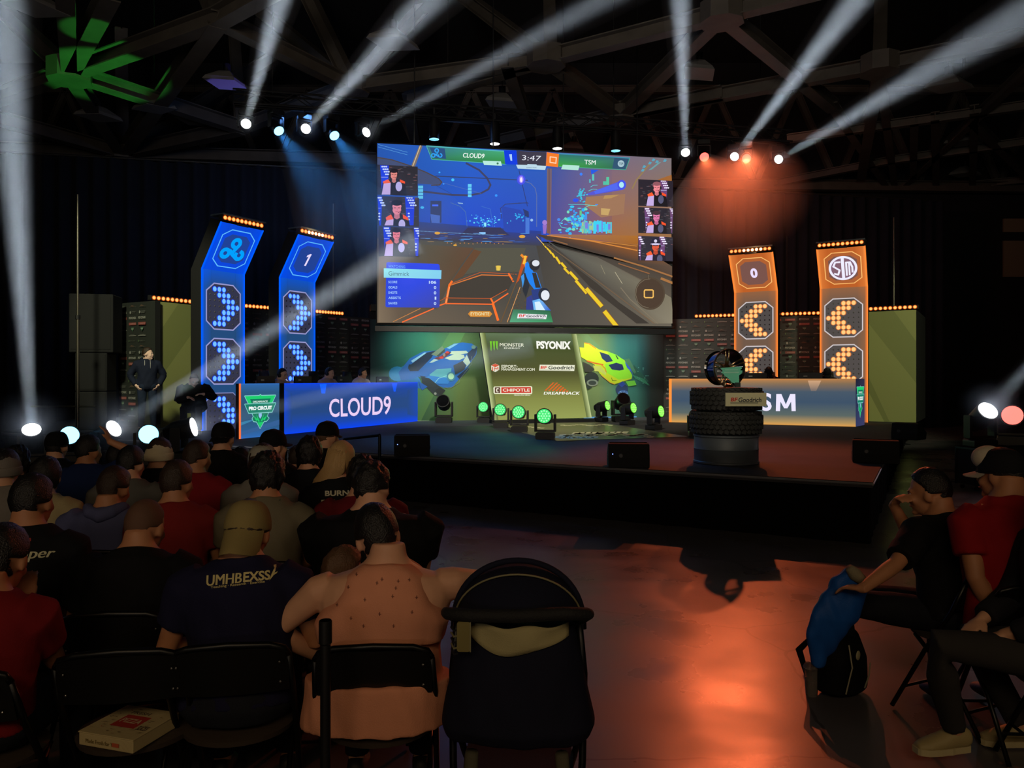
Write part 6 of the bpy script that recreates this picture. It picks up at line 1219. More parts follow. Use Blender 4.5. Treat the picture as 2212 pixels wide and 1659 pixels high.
# ------------------------------------------------------------------ right hand side
bx, by, byw = 2.31, 3.98, R(24); loc = (bx, by)
J = seated(EYE-(1017-CY)*4.05/F, lean=11, hyaw=32, hpitch=8, hroll=0, nk=.235, hl=(0, .3, .6), hr=(0, .3, .6)); hn = J['neck']
J['armL'] = dict(h=wl(loc, byw, W(1862, 1273, 3.72)), pole=(-.8, -.9, -1), d=(-.3, 1, -.1), n=(0, 0, 1), curl=40); J['armR'] = dict(h=(-.10, hn.y+.21, hn.z+.03), pole=(.6, .3, -1), d=(-.25, -.6, .6), n=(0, 1, .6), curl=70)
J['legL'] = dict(k=wl(loc, byw, Vector((1.80, 4.26, .52))), a=wl(loc, byw, Vector((1.93, 4.38, .09))), f=(-.2, 1, 0)); J['legR'] = dict(k=wl(loc, byw, Vector((1.92, 4.40, .52))), a=wl(loc, byw, Vector((1.85, 4.45, .09))), f=(-.2, 1, 0))
boy = make_person('person in black T-shirt on the right, hand at mouth', (bx, by, 0), byw, J, skin='tan', hair=('short', 'black'), shirt=('boy_black', (16, 15, 17), 'short', .86), vox=.0075, bulk=1.06, face=True, shoes=(30, 28, 30))
place_chair(bx, by, byw, 'black folding chair under the person with a hand at the mouth', 'black folding chairs on the right')
rx_, ry_ = W(2182, 0, 3.75).x, 3.75
J = seated(1.40, lean=6, hyaw=34, hpitch=4, hl=(-.16, .36, .64), hr=(.14, .36, .64)); yw = R(-2); hy = J['neck'].y
J['armL'] = dict(h=wl((rx_, ry_), yw, W(2150, 1345, 3.7)+Vector((0, 0, 0))), pole=(-1, -.6, -.4))
rman = make_person('person in bright red T-shirt and two tone cap at the right edge', (rx_+hy*math.sin(yw), ry_-hy*.9, 0), yw, J, skin='tan', hair=('short', 'black'), shirt=('bright_red', (150, 22, 28), 'short'), vox=.0085, bulk=1.25, headgear=('cap', 'two_tone', (22, 22, 26), .02, .08, (190, 180, 160)), face=True)
hd = rman[1]; MB().ell(hd((-.0, .05, .085)), (.078, .07, .062), 20, 12).build('cap_front', cloth('cap_front', (190, 180, 160)), rman[0], smooth=True)
MB().box(hd((.02, -.122, .03)), (.032, .006, .024)).build('cap_tag', mat('tag_pale', (190, 190, 170), .6), rman[0])
place_chair(rman[0].location.x, rman[0].location.y, yw, 'black folding chair under the person in the red T-shirt, right edge', 'black folding chairs on the right')
lx, ly, lyw = 2.46, 3.36, R(86); loc = (lx, ly); J = seated(1.34, lean=4, hl=(-.1, .34, .66), hr=(.1, .34, .66))
J['legL'] = dict(k=wl(loc, lyw, W(2024, 1390, 3.32)), a=wl(loc, lyw, W(2062, 1583, 3.46)), f=(-.18, 1, 0)); J['legR'] = dict(k=wl(loc, lyw, W(2100, 1372, 3.62)), a=wl(loc, lyw, Vector((2.42, 3.66, .09))), f=(0, 1, 0))
legs = make_person('seated person with crossed dark trousers and cream sneaker, mostly out of frame', (lx, ly, 0), lyw, J, hair=('short', 'brown'), shirt=('dusk', (30, 30, 36), 'long'), pants=('dark_grey', (52, 50, 50)), vox=.0095, bulk=1.1, shoes=(168, 150, 104))
for so_ in [c for c in kids(legs[0]) if c.name.startswith('shoe')]:
    cs = [v.co for v in so_.data.vertices]; zm = min(c.z for c in cs); lo = [c for c in cs if c.z < zm+.03]; cx = sum(c.x for c in lo)/len(lo); cy = sum(c.y for c in lo)/len(lo)
    ang = [(max((c for c in lo if abs(math.atan2(c.y-cy, c.x-cx)-R(a_)) < .2), key=lambda c: (c.x-cx)**2+(c.y-cy)**2, default=None)) for a_ in range(-174, 180, 12)]
    ol_ = [(cx+(c.x-cx)*1.07, cy+(c.y-cy)*1.04) for c in ang if c]; MB().flat(ol_, zm-.004, zm+.024).build('sole', mat('sole_cream', (196, 182, 140), .6), so_)
place_chair(lx, ly, lyw, 'black folding chair partly out of frame at the lower right', 'black folding chairs on the right')
# ------------------------------------------------------------------ people on the stage
def standing(h, **kw):
    n = h-.315; J = dict(pel=(0, 0, n-.53), neck=(0, .0, n), legL=dict(k=(-.10, .03, .48), a=(-.12, -.02, .09), f=(-.2, 1, 0)), legR=dict(k=(.10, .03, .48), a=(.12, -.02, .09), f=(.2, 1, 0))); J.update(kw); return J
sp = W(318, 0, 15.5)
make_person('standing man in dark navy hoodie with pale drawstrings, looking right', (sp.x, sp.y, SH), R(-152), standing(1.79, hyaw=62, armL=dict(h=(-.20, .04, .95), pole=(-1, -.6, 0), d=(.4, .5, -.6), n=(-1, 0, 0), curl=40), armR=dict(h=(.2, .04, .95), pole=(1, -.6, 0), d=(-.4, .5, -.6), n=(1, 0, 0), curl=40)), skin='pale', hair=('short', 'brown'), shirt=('hoodie_navy', (24, 30, 48), 'coat'), hood=('hoodie_navy', (24, 30, 48)), pants=('jeans_dark', (30, 40, 60)), bulk=1.02, face=True, group='crew on the stage')
sp = bpy.data.objects[-1] if False else None
st_man = [o for o in bpy.data.objects if o.get('label', '').startswith('standing man')][0]
for s_ in (-1, 1): MB().tube([(s_*.05, .095, 1.46), (s_*.052, .135, 1.38), (s_*.05, .145, 1.22)], .004, 6).build('drawstring', mat('drawstring', (190, 190, 185), .7), st_man)
sp = W(420, 0, 14.9)
J = seated(1.22, lean=18, hpitch=34, hyaw=20, hl=(-.16, .32, .80), hr=(.10, .30, .74)); J['armL'] = dict(h=(-.20, .34, .80), pole=(-1, -.5, -.6), d=(.8, .4, 0), n=(0, .2, 1)); J['armR'] = dict(h=(.06, .34, .74), pole=(1, -.5, -.6), d=(-.7, .5, -.2), n=(0, .2, 1))
make_person('bald man in black hoodie seated by the left tower, head bowed', (sp.x, sp.y, SH), R(-165), J, skin='pale', hair=('buzz', 'buzz'), shirt=('hoodie_black', (18, 18, 20), 'coat'), bulk=1.25, belly=.15, face=True, group='crew on the stage')
def gaming_chair(x, y, yaw, label):
    t = thing('gaming_chair', label, 'chair', (x, y, SH), yaw, 'gaming chairs behind the desks'); lea = mat('chair_leather', (20, 19, 20), .45); acc = mat('chair_accent', (205, 58, 30), .5)
    for k in range(5):
        a_ = R(72*k+18); MB().tube([(0, 0, .09), (.3*math.cos(a_), .3*math.sin(a_), .06)], [.03, .018], 8).build('leg', black, t)
        bpy.data.objects[-1]; MB().ell((.3*math.cos(a_), .3*math.sin(a_), .03), (.02, .03, .03), 10, 8).build('caster', black, t)
    MB().cyl((0, 0, .08), (0, 0, .40), .03).build('column', black, t)
    MB().rbox((0, .04, .44), (.5, .5, .09), .04, axis=1).build('seat', lea, t, smooth='auto')
    bm_ = MB(); bm_.loft([((0, -.22, .5), .21, .05, (1, 0, 0), (0, 1, 0)), ((0, -.25, .75), .25, .055, (1, 0, 0), (0, 1, 0)), ((0, -.29, 1.0), .24, .05, (1, 0, 0), (0, 1, 0)), ((0, -.31, 1.1), .15, .045, (1, 0, 0), (0, 1, 0)), ((0, -.33, 1.26), .13, .035, (1, 0, 0), (0, 1, 0))], 20); bm_.build('backrest', lea, t, smooth=True)
    for s_ in (-1, 1): MB().ell((s_*.22, -.26, .98), (.05, .055, .12), 14, 10).build('side_wing', acc, t, smooth=True); MB().tube([(s_*.27, .1, .44), (s_*.3, .05, .66)], .018).build('armrest', black, t); MB().box((s_*.3, .05, .68), (.06, .24, .03)).build('armrest_pad', black, t)
    return t
def player(px, top, z, yaw, label, hair, jersey, acc, skin='light', glasses=False, cap=None, chlab='', hyaw=0, hpitch=8):
    p = W(px, 0, z); h = EYE-(top-CY)*z/F-SH; J = seated(max(1.08, h), lean=6, hyaw=hyaw, hpitch=hpitch, hl=(-.2, .42, .72), hr=(.18, .42, .72)); J['armL'] = dict(h=(-.18, .38, .74), pole=(-1, -.3, -.5)); J['armR'] = dict(h=(.2, .38, .74), pole=(1, -.3, -.5)); J['legL'] = dict(k=(-.13, .36, .50), a=(-.13, .16, .09)); J['legR'] = dict(k=(.13, .36, .50), a=(.13, .16, .09))
    r = make_person(label, (p.x, p.y, SH), yaw, J, skin=skin, hair=hair, shirt=jersey, face=True, headgear=cap, group='players at the desks'); t, H, pel, neck, ax, ay = r
    MB().tube([H((.088*math.cos(R(a_)), -.0, .02+.115*math.sin(R(a_)))) for a_ in range(0, 181, 15)], .010, 8).build('headset_band', black, t)
    for s_ in (-1, 1): MB().ell(H((s_*.092, 0, -.008)), (.022, .038, .045), 14, 10).build('ear_cup', black, t)
    MB().tube([H((-.09, .02, -.03)), H((-.07, .09, -.07)), H((-.03, .12, -.075))], [.004, .004, .008], 6).build('microphone', black, t)
    for s_ in (-1, 1): MB().ell(neck+Vector((s_*.14, 0, -.07)), (.055, .075, .035), 12, 8).build('shoulder_patch', cloth('patch_'+acc[0], acc[1]), t, smooth=True)
    if glasses:
        for s_ in (-1, 1): MB().tube([H((s_*.031+.022*math.cos(R(a_)), .096, -.002+.016*math.sin(R(a_)))) for a_ in range(0, 360, 30)], .0025, 6, True).build('glasses', black, t)
    b = Matrix.Rotation(yaw, 3, 'Z') @ Vector((0, -.06, 0)); gaming_chair(p.x+b.x, p.y+b.y, yaw, chlab)
WJ = ('jersey_white', (196, 176, 180), 'long'); OA = ('orange', (235, 80, 40))
player(600, 796, 15.75, R(-118), 'player in glasses and headset behind the green shield sign', ('short', 'black'), WJ, OA, 'pale', True, None, 'black gaming chair with orange wings of the player in glasses', 8)
player(703, 794, 17.1, R(-122), 'short haired player with headset in the middle of the left desk', ('short', 'black'), WJ, OA, 'pale', False, None, 'black gaming chair of the middle player at the left desk', 14)
player(775, 795, 18.25, R(-122), 'player with bushy dark hair at the far end of the left desk', ('messy', 'black'), WJ, OA, 'light', False, None, 'black gaming chair of the bushy haired player', 14)
DJ = ('jersey_dark_grey', (34, 32, 38), 'long')
player(1660, 790, 19.6, R(158), 'player in dark headset bent low behind the orange score tower desk', ('short', 'brown'), DJ, OA, 'tan', False, ('cap', 'player_dark', (30, 28, 30), .03), 'black gaming chair of the player in the middle of the right desk', 10, 40)
player(1786, 792, 18.9, R(155), 'player bowed low at the right end of the right desk', ('short', 'black'), DJ, OA, 'tan', False, ('cap', 'player_dark2', (26, 26, 28), .03), 'black gaming chair of the player at the right end', 10, 40)
player(1600, 812, 19.5, R(158), 'player hidden behind the wheel trophy at the right desk', ('short', 'black'), DJ, OA, 'tan', False, None, 'black gaming chair of the player behind the trophy', 10, 20)
# ------------------------------------------------------------------ gear on and round the stage
def sp_(px, py, dz=0): return G(px, py, SH)
def wedge(label, px, py, w=.52, yaw=0, led=False):
    p = sp_(px, py); t = thing('stage_monitor', label, 'speaker', p, yaw, 'wedge monitors on the stage')
    MB().prism([(0, 0), (0, 0)], 0, 0) if False else None
    prof = [(.0, .0), (.36, .0), (.40, .12), (.13, .30), (.03, .29), (-.01, .12)]; mb = MB(); m = len(prof)
    mb.add([(x, a, b) for x in (-w/2, w/2) for a, b in prof], [tuple(range(m-1, -1, -1)), tuple(range(m, 2*m))]+[(i, (i+1) % m, (i+1) % m+m, i+m) for i in range(m)]); mb.build('cabinet', matte, t, bevel=.012)
    g_ = MB(); d = Vector((0, -.27, .18)); g_.add([(-w*.46, .395, .13), (w*.46, .395, .13), (w*.46, .14, .305), (-w*.46, .14, .305)], [(0, 1, 2, 3)]); g_.build('grille', mat('grille', (24, 24, 26), .5, .6), t)
    MB().lathe([(.022, -.012), (.03, -.006), (.03, 0)], 16, (-w*.2, .0-.0, .15), 'Y').build('socket', mat('socket', (60, 60, 64), .4), t)
    if led: MB().ell((-w*.40, -.012, .17), (.006, .004, .006), 8, 6).build('indicator', glow('ind_blue', (120, 150, 255), 3), t)
    for s_ in (-1, 1): MB().rbox((s_*w*.5, .17, .12), (.012, .12, .05), .02, axis=0).build('side_handle', black, t)
    return t
wedge('black wedge monitor near the left stage edge with a blue light', 890, 986, .5, R(6), True)
wedge('black wedge monitor at the stage edge left of the tyre stack', 1359, 1011, .5, R(-4), True)
wedge('black wedge monitor at the right corner of the stage', 1892, 1001, .55, R(-22))
wedge('black wedge monitor farther back on the right stage edge', 1953, 950, .46, R(-50))
CAMP = Vector((-1.6, 0, 2.6))
for (px, py, lens, tg, lab, s_) in [(959, 913.5, 'off', (-2, 12, 4.0), 'unlit black moving head in front of the blue car mural', 1.3), (1045, 912.5, 'green', CAMP, 'green wash light at the foot of the sponsor board', 1.05), (1082, 923.5, 'green', CAMP, 'second green wash light from the sponsor board foot', 1.08), (1122, 933, 'green', CAMP, 'third green wash light along the floor runner', 1.1), (1178, 948.5, 'green', CAMP, 'green wash light nearest the audience', 1.12),
        (1299, 911, 'lime', (7.5, 15.5, 2.4), 'green wash light right of the sponsor board', 1.05), (1341, 911, 'off', (4, 14, 4), 'unlit black moving head in front of the yellow car mural', 1.35), (1355, 918, 'lime', (7.5, 13.5, 2.2), 'green wash light beside the unlit head at right', 1.05), (1412, 929, 'lime', (8, 12.0, 2.0), 'green wash light nearest the right desk', 1.05), (1505, 944, 'off', (4.0, 20, 2.4), 'dark moving head tucked behind the tyre stack', 1.0)]:
    p = sp_(px, py); t, lp, d = moving_head('wash_light' if lens != 'off' else 'moving_head', lab, p, tg, lens, s_, False, 'moving lights on the stage floor')
    if lens != 'off': light('SPOT', 'green_light', lp+d*.05, lp+d*3, (8 if lens == 'green' else 2), (.15, 1, .3), spot_size=R(60), spot_blend=.8, shadow_soft_size=.1)
def case(label, x, y, w, d, h, yaw=0):
    t = thing('flight_case', label, 'flight case', (x, y, 0), yaw, 'flight cases'); MB().box((0, 0, h/2+.04), (w, d, h-.08)).build('box', matte, t)
    e = MB()
    for a in (-1, 1):
        for b in (-1, 1): e.box((a*w/2, b*d/2, h/2+.04), (.03, .03, h-.06))
        e.box((0, a*d/2, h), (w, .03, .03)); e.box((a*w/2, 0, h), (.03, d, .03))
    e.build('metal_edge', mat('case_edge', (70, 70, 74), .35, .9), t)
    for a in (-1, 1):
        for b in (-1, 1): MB().cyl((a*w*.38-.02, b*d*.36, .03), (a*w*.38+.02, b*d*.36, .03), .03, n=12).build('caster', black, t)
    return t
for (px, py, z, lens, tgt, lab, E) in [(68, 927, 13.4, 'white', W(6, 0, 9.0), 'brightest white beam lamp at far left near the floor', 20), (247, 925, 12.9, 'white', W(900, 520, 11.5), 'white beam lamp in front of the standing man', 12), (420, 922, 12.1, 'white', W(1150, 745, 12.6), 'white beam lamp below the blue emblem tower', 5),
        (150, 940, 12.8, 'blue', W(100, 700, 5), 'blue floor lamp between the two left white beam lamps', 0), (321, 938, 12.2, 'blue', W(330, 700, 5), 'blue floor lamp in front of the seated bald man', 0), (2135, 886, 12.0, 'white', W(2300, 720, 10.5), 'white beam lamp right of the stage', 14), (2187, 897, 12.0, 'red', W(2260, 880, 8), 'red lamp at the right frame edge', 0)]:
    q = W(px, py, z); d0 = (Vector(tgt)-q).normalized(); s_ = 1.3; foot = q-d0*.18*s_-Vector((0, 0, .36*s_)); hc_ = max(.12, foot.z)
    case('black flight case under the '+lab, foot.x, foot.y, .5, .42, hc_, 0 if px < 1000 else R(10)); foot.z = hc_
    t, lp, d = moving_head('floor_lamp_head', lab, foot, tgt, lens, s_, False, 'lamps on flight cases beside the stage')
    if lens == 'white': halo_haze(lp, d, .75 if px < 300 else .5, {68: 5.5, 247: 3.6, 420: 2.2, 2135: 4.5}[px], lab)
    if E:
        L = (Vector(tgt)-lp).length*(1.15 if px in (68, 2135) else 1.0); beam_cone(t, lp, d, L, .15, .15+L*math.tan(R(2.0)), VW, 'shaft of white light in haze from the '+lab); beam_light(lp, d, E*1300, (.72, .86, 1), .16, R(3.8))
# speaker tower, pipe stands, handrail
p = W(208, 0, 16.6); t = thing('speaker_tower', 'tall dark speaker stack left of the sponsor wall', 'speaker', (p.x, p.y, SH), R(12))
for z, h, w in ((0.0, .82, .62), (.82, .82, .62), (1.64, 1.25, .86)): MB().box((0, 0, z+h/2), (w, .7, h-.01)).build('cabinet', matte, t, bevel=.02); MB().box((0, -.355, z+h/2), (w*.9, .01, h*.88)).build('grille', matte, t)
pole_m = mat('bare_pole', (120, 116, 104), .35, .9)
for (px, z, top, lab, cy) in [(168, 14.9, 420, 'bare metal pole of a light stand at far left', 878), (720, 22.0, 440, 'thin metal pole rising between blue tower and screen', 0), (1931, 20.6, 470, 'thin metal pole behind the right green wall panel', 0), (1700, 23.0, 510, 'thin dark pole between the orange towers', 0)]:
    p = W(px, 0, z); h = EYE-(top-CY)*z/F; t = thing('pole_stand', lab, 'pole', (p.x, p.y, 0), 0, 'metal poles'); m_ = pole_m if px != 1700 else matte
    MB().cyl((0, 0, .02), (0, 0, h*.55), .03, n=12).build('pole', m_, t, smooth='auto'); MB().cyl((0, 0, h*.55), (0, 0, h), .022, n=12).build('pole', m_, t, smooth='auto'); MB().cyl((0, 0, h*.545), (0, 0, h*.56), .045, n=12).build('collar', black, t); MB().box((0, 0, .01), (.6, .6, .02)).build('base_plate', black, t)
    if cy: z_ = EYE-(cy-CY)*z/F; MB().cyl((-.9, 0, z_), (.35, 0, z_), .018, n=8).build('cross_arm', m_, t)
t = thing('hand_rail', 'low dark handrail at the stage steps behind the audience', 'handrail', (0, 0, 0)); a_ = W(820, 940, 10.6); b_ = W(744, 948, 11.1)
for q in (a_, b_): MB().cyl((q.x, q.y, 0), (q.x, q.y, q.z), .022, n=10).build('post', mat('rail_dark', (40, 42, 46), .35, .8), t)
MB().cyl(a_, b_, .022, n=10).build('top_bar', mat('rail_dark', (40, 42, 46), .35, .8), t); MB().cyl(a_-Vector((0, 0, .4)), b_-Vector((0, 0, .4)), .018, n=10).build('middle_bar', mat('rail_dark', (40, 42, 46), .35, .8), t)
# computer monitors on the desks, seen from behind
for (fr, px, py, back, w, lab) in [(dlf, 654, 812, .42, .54, 'large black monitor seen from behind on the left desk'), (dlf, 742, 814, .5, .52, 'black monitor between the middle and far players of the left desk'), (dlf, 826, 816, .5, .52, 'black monitor at the far end of the left desk'), (dlf, 574, 814, .45, .5, 'black monitor behind the green shield sign'),
        (drf, 1512, 806, .5, .52, 'black monitor left of the wheel trophy'), (drf, 1632, 806, .5, .52, 'black monitor right of the wheel trophy'), (drf, 1751, 804, .5, .52, 'black monitor at the right end of the right desk')]:
    x, z = fr.px(px, py); w0 = fr.M @ Vector((x, back, 0)); dd_ = (w0.y/ (fr.M @ Vector((x, 0, 0))).y); x2 = x
    for _ in range(6):
        w0 = fr.M @ Vector((x2, back, 0)); e_ = (px-CX)/F*w0.y-w0.x; x2 += e_/max(.25, math.cos(fr.yaw)+math.sin(fr.yaw)*-(px-CX)/F)
    wt = .64 if fr is dlf else .73
    t = thing('computer_monitor', lab, 'monitor', fr.M @ Vector((x2, back, wt+.022)), fr.yaw, 'monitors on the desks')
    MB().rbox((0, 0, .32), (w, .035, .32), .012, axis=1).build('case', mat('monitor_black', (20, 20, 23), .4), t); MB().box((0, .0185, .32), (w*.95, .002, .29)).build('display', glow('monitor_screen', (70, 90, 130), .6), t)
    MB().box((0, -.02, .18), (.07, .03, .34)).build('stand', black, t); MB().rbox((0, 0, .008), (.24, .18, .014), .05, axis=2).build('foot', black, t); MB().box((-w*.22, -.0185, .40), (.09, .002, .03)).build('logo_plate', mat('pale_plate', (190, 190, 180), .5), t)
# ------------------------------------------------------------------ tyres, drum, trophy, sign
rub = mat('rubber', (40, 40, 38), .75, bump=.3, bscale=30); bc = sp_(1580, 1004); bx_, by_ = bc.x, bc.y+.25
t = thing('drum', 'grey drum carrying the two tyres at the stage front', 'drum', (bx_, by_, SH), 0)
MB().lathe([(.40, 0), (.415, .01), (.415, .03), (.405, .04), (.405, .18), (.412, .19), (.405, .2), (.405, .34), (.415, .35), (.415, .372), (.39, .375)], 48).build('shell', mat('drum_grey', (74, 80, 86), .5), t, smooth='auto')
def tyre(label, z, a0, r=.455, w=.30):
    t = thing('tyre', label, 'tyre', (bx_+(.005 if a0 else 0), by_, z), R(a0), 'off road tyres in the stack'); h = w/2; pr = []
    for a_ in range(0, 361, 15): c, s_ = math.cos(R(a_)), math.sin(R(a_)); pr.append(((r+.245)/2+(r-.245)/2*math.copysign(abs(c)**.55, c)-.012, h+h*.985*math.copysign(abs(s_)**.5, s_)))
    MB().lathe(pr[:-1], 64, closed=True).build('carcass', rub, t, smooth='auto'); tb = MB(); n = 38
    for row, (zc, hh) in enumerate(((.045, .05), (.105, .05), (.165, .05), (.222, .045), (.272, .03))):
        for i in range(n):
            a_ = 2*math.pi*(i+(row % 2)*.5)/n; rr = r-.008-(.018 if row in (0, 4) else 0); Q = Matrix.Rotation(a_, 3, 'Z') @ Matrix.Rotation(R(22 if row % 2 else -22), 3, 'X')
            tb.box((rr*math.cos(a_), rr*math.sin(a_), zc), (.034, .056, hh), Q)
    o = tb.build('tread', rub, t, bevel=.004)
    for z_ in (.012, w-.012): MB().lathe([(.30, z_-.004), (.30, z_+.004), (.34, z_+.004), (.34, z_-.004)], 64, closed=True).build('sidewall_band', mat('rubber_shine', (46, 46, 46), .5), t)
    return t
tyre('lower off road tyre of the stack, on the grey drum', SH+.376, 0); tyre('upper off road tyre of the stack, under the wheel trophy', SH+.678, 7)
zt = SH+.982; t = thing('wheel_trophy', 'chrome and black wheel rim trophy standing on the tyre stack', 'trophy', (bx_-.03, by_-.02, zt), R(22)); rr = .245
chrome = mat('chrome', (225, 190, 150), .28, 1); gl_b = mat('gloss_black', (10, 12, 14), .08, coat=.6)
MB().lathe([(rr, -.11), (rr+.002, -.10), (rr-.012, -.09), (rr-.02, -.02), (rr-.04, .10), (rr-.02, .115), (rr-.035, .12), (rr-.05, .10), (rr-.035, -.02), (rr-.025, -.10)], 56, (0, 0, rr), 'Y', True).build('rim_barrel', gl_b, t, smooth='auto')
MB().lathe([(rr+.003, -.112), (rr+.003, -.10), (rr-.014, -.10), (rr-.014, -.115)], 56, (0, 0, rr), 'Y', True).build('rim_edge', chrome, t, smooth='auto')
MB().lathe([(.0, -.07), (.045, -.07), (.055, -.05), (.05, .02), (0, .02)], 28, (0, 0, rr), 'Y').build('hub', chrome, t, smooth='auto')
for k in range(5):
    a_ = R(96+72*k); c, s_ = math.cos(a_), math.sin(a_); q = Matrix.Rotation(-a_+math.pi/2, 3, 'Y')
    for o_ in (-.022, .022):
        mb = MB(); mb.tube([(c*.045-s_*o_*.5, -.06, rr+s_*.045+c*o_*.5), (c*.13-s_*o_, -.085, rr+s_*.13+c*o_), (c*(rr-.016)-s_*o_*1.3, -.095, rr+s_*(rr-.016)+c*o_*1.3)], [.014, .013, .014], 10); mb.build('spoke', chrome, t, smooth=True)
for s_ in (-1, 1): MB().tube([(s_*.06-.05, -.16, .0), (s_*.045-.05, -.15, .06), (s_*.03-.05, -.10, .09)], [.02, .012, .016], 10).build('stand_leg', chrome, t, smooth=True)
t = thing('award_plaque', 'green glass award plaque standing before the wheel trophy', 'award', (bx_+.01, by_-.25, zt), R(8))
gm = mat('green_glass', (130, 200, 165), .15, emit=(38, 84, 66), es=.6); gm.node_tree.nodes['Principled BSDF'].inputs['Transmission Weight'].default_value = .35
MB().prism([(-.16, .245), (.12, .26), (.125, .235), (.095, .215), (.135, .21), (.12, .17), (.085, .15), (.07, .10), (.05, .08), (.03, .05), (-.005, .06), (-.04, .10), (-.06, .12), (-.10, .14), (-.12, .17), (-.15, .185), (-.125, .205), (-.14, .22)], -.008, .008).build('plate', gm, t)
a = Art(.0005, -.009); a.rect(-.10, .215, .07, .222, (190, 230, 215)); a.rect(-.11, .18, .085, .195, (170, 220, 200)); a.build('engraving', A_DF, t)
MB().box((.07, 0, .03), (.06, .05, .06)).build('base', mat('plaque_base', (60, 70, 66), .3), t); MB().box((.07, .012, .12), (.05, .01, .16)).build('support', gm, t)
sx = W(1612, 0, by_-.50); t = thing('brand_sign', 'white box sign with a tyre maker logo on the upper tyre', 'sign', (sx.x, by_-.50, EYE-(878-CY)*(by_-.5)/F), R(3))
MB().box((0, .02, .085), (.51, .035, .165)).build('board', mat('sign_cream', (206, 200, 160), .6), t); MB().box((0, .07, .085), (.06, .10, .08)).build('bracket', black, t)
a = Art(.0005, .0018); a.text('BF', (-.195, .062, -.105, .110), (200, 50, 40), .035, .18); a.text('Goodrich', (-.10, .052, .195, .112), (52, 54, 56), .025, .10); a.rect(-.20, .040, .15, .047, (52, 54, 56)); a.build('logo', A_DF, t)
# wall panel high at the right
for (x0, y0, x1, y1, lab) in ((2169, 472, 2240, 501, 'pale grey wall panel high at the right frame edge, upper strip'), (2169, 520, 2240, 598, 'pale grey wall panel high at the right frame edge, larger lower one')):
    p = W(x0, y1, 29.75); q = W(x1, y0, 29.75); t = thing('wall_panel_board', lab, 'panel', ((p.x+q.x)/2, 29.8, p.z), 0, 'pale panels on the back wall')
    MB().box((0, 0, (q.z-p.z)/2), (q.x-p.x, .08, q.z-p.z)).build('board', mat('pale_board', (150, 130, 108), .8), t)
# ------------------------------------------------------------------ foreground props
t = thing('pizza_box', 'small cream pizza box with red print on the empty chair', 'box', (-1.385, 2.79, .457), R(-17)); cb = mat('cardboard', (188, 170, 124), .8, bump=.15, bscale=90)
MB().box((0, 0, .022), (.235, .225, .044)).build('tray', cb, t, bevel=.003); MB().box((0, .0, .0465), (.240, .229, .005)).build('lid', cb, t, bevel=.002)
a = Art(.0003, -.1152); a.text('Made Fresh for You', (-.085, .014, .05, .028), (150, 130, 70), .01); a.rect(.03, .014, .06, .028, (190, 90, 60)); a.build('side_print', A_DF, t)
a = Art(.0003, 0); a.rect(-.05, -.045, .055, .045, (176, 56, 44)); a.text('PIZZA', (-.04, -.012, .045, .02), (206, 186, 150), .02); a.text('FRESH', (-.05, .055, .03, .075), (96, 80, 66), .02); a.text('SLICES', (.065, -.05, .108, -.02), (96, 80, 66), .02)
random.seed(9)
for k in range(46):
    x, y = random.uniform(-.105, .105), random.uniform(-.1, .1)
    if abs(x) < .06 and abs(y) < .055: continue
    a.line([(x, y), (x+random.uniform(-.01, .01), y+random.uniform(-.01, .01)), (x+random.uniform(-.014, .014), y)], .0018, random.choice([(140, 110, 84), (176, 84, 66), (120, 100, 80)]))
lo = a.build('lid_print', A_DF, t); lo.rotation_euler = (R(-90), 0, 0); lo.location = (0, 0, .0493)
for o_ in [lo]: o_.scale = (1, 1, -1) if False else (1, 1, 1); o_.rotation_euler = (R(-90), 0, 0)
p = W(703, 0, 2.52); t = thing('stanchion', 'black barrier post between the two occupied front chairs', 'barrier post', (p.x, p.y, 0), 0)
MB().cyl((0, 0, .03), (0, 0, .90), .017, n=20).build('post', black, t, smooth='auto'); MB().lathe([(.17, 0), (.17, .012), (.15, .03), (.03, .045), (.02, .06)], 36).build('base', black, t, smooth='auto'); MB().lathe([(.0175, .88), (.0215, .885), (.0215, .955), (.019, .958)], 24).build('belt_head', black, t, smooth='auto'); MB().lathe([(.0, .959), (.019, .959)], 24).build('cap', mat('cap_blue', (96, 128, 160), .4), t)
# stroller
sx, sy = W(1117, 0, 2.62).x, 2.62; t = thing('stroller', 'dark navy baby stroller with folded hood in the aisle', 'stroller', (sx, sy, 0), R(-2))
nav = cloth('stroller_navy', (22, 24, 42)); foam = mat('handle_foam', (18, 18, 20), .8, bump=.4, bscale=120); pipe = mat('stroller_piping', (130, 124, 90), .6); alu = mat('stroller_tube', (30, 30, 34), .35, .7)
MB().tube([(-.215, .10, .90), (-.245, .02, .945), (-.235, -.03, .957), (-.15, -.045, .955), (0, -.05, .957), (.16, -.045, .965), (.235, -.03, .96), (.245, .02, .945), (.22, .10, .90)], [.018, .019, .021, .022, .022, .022, .021, .019, .018], 14).build('handlebar', foam, t, smooth=True)
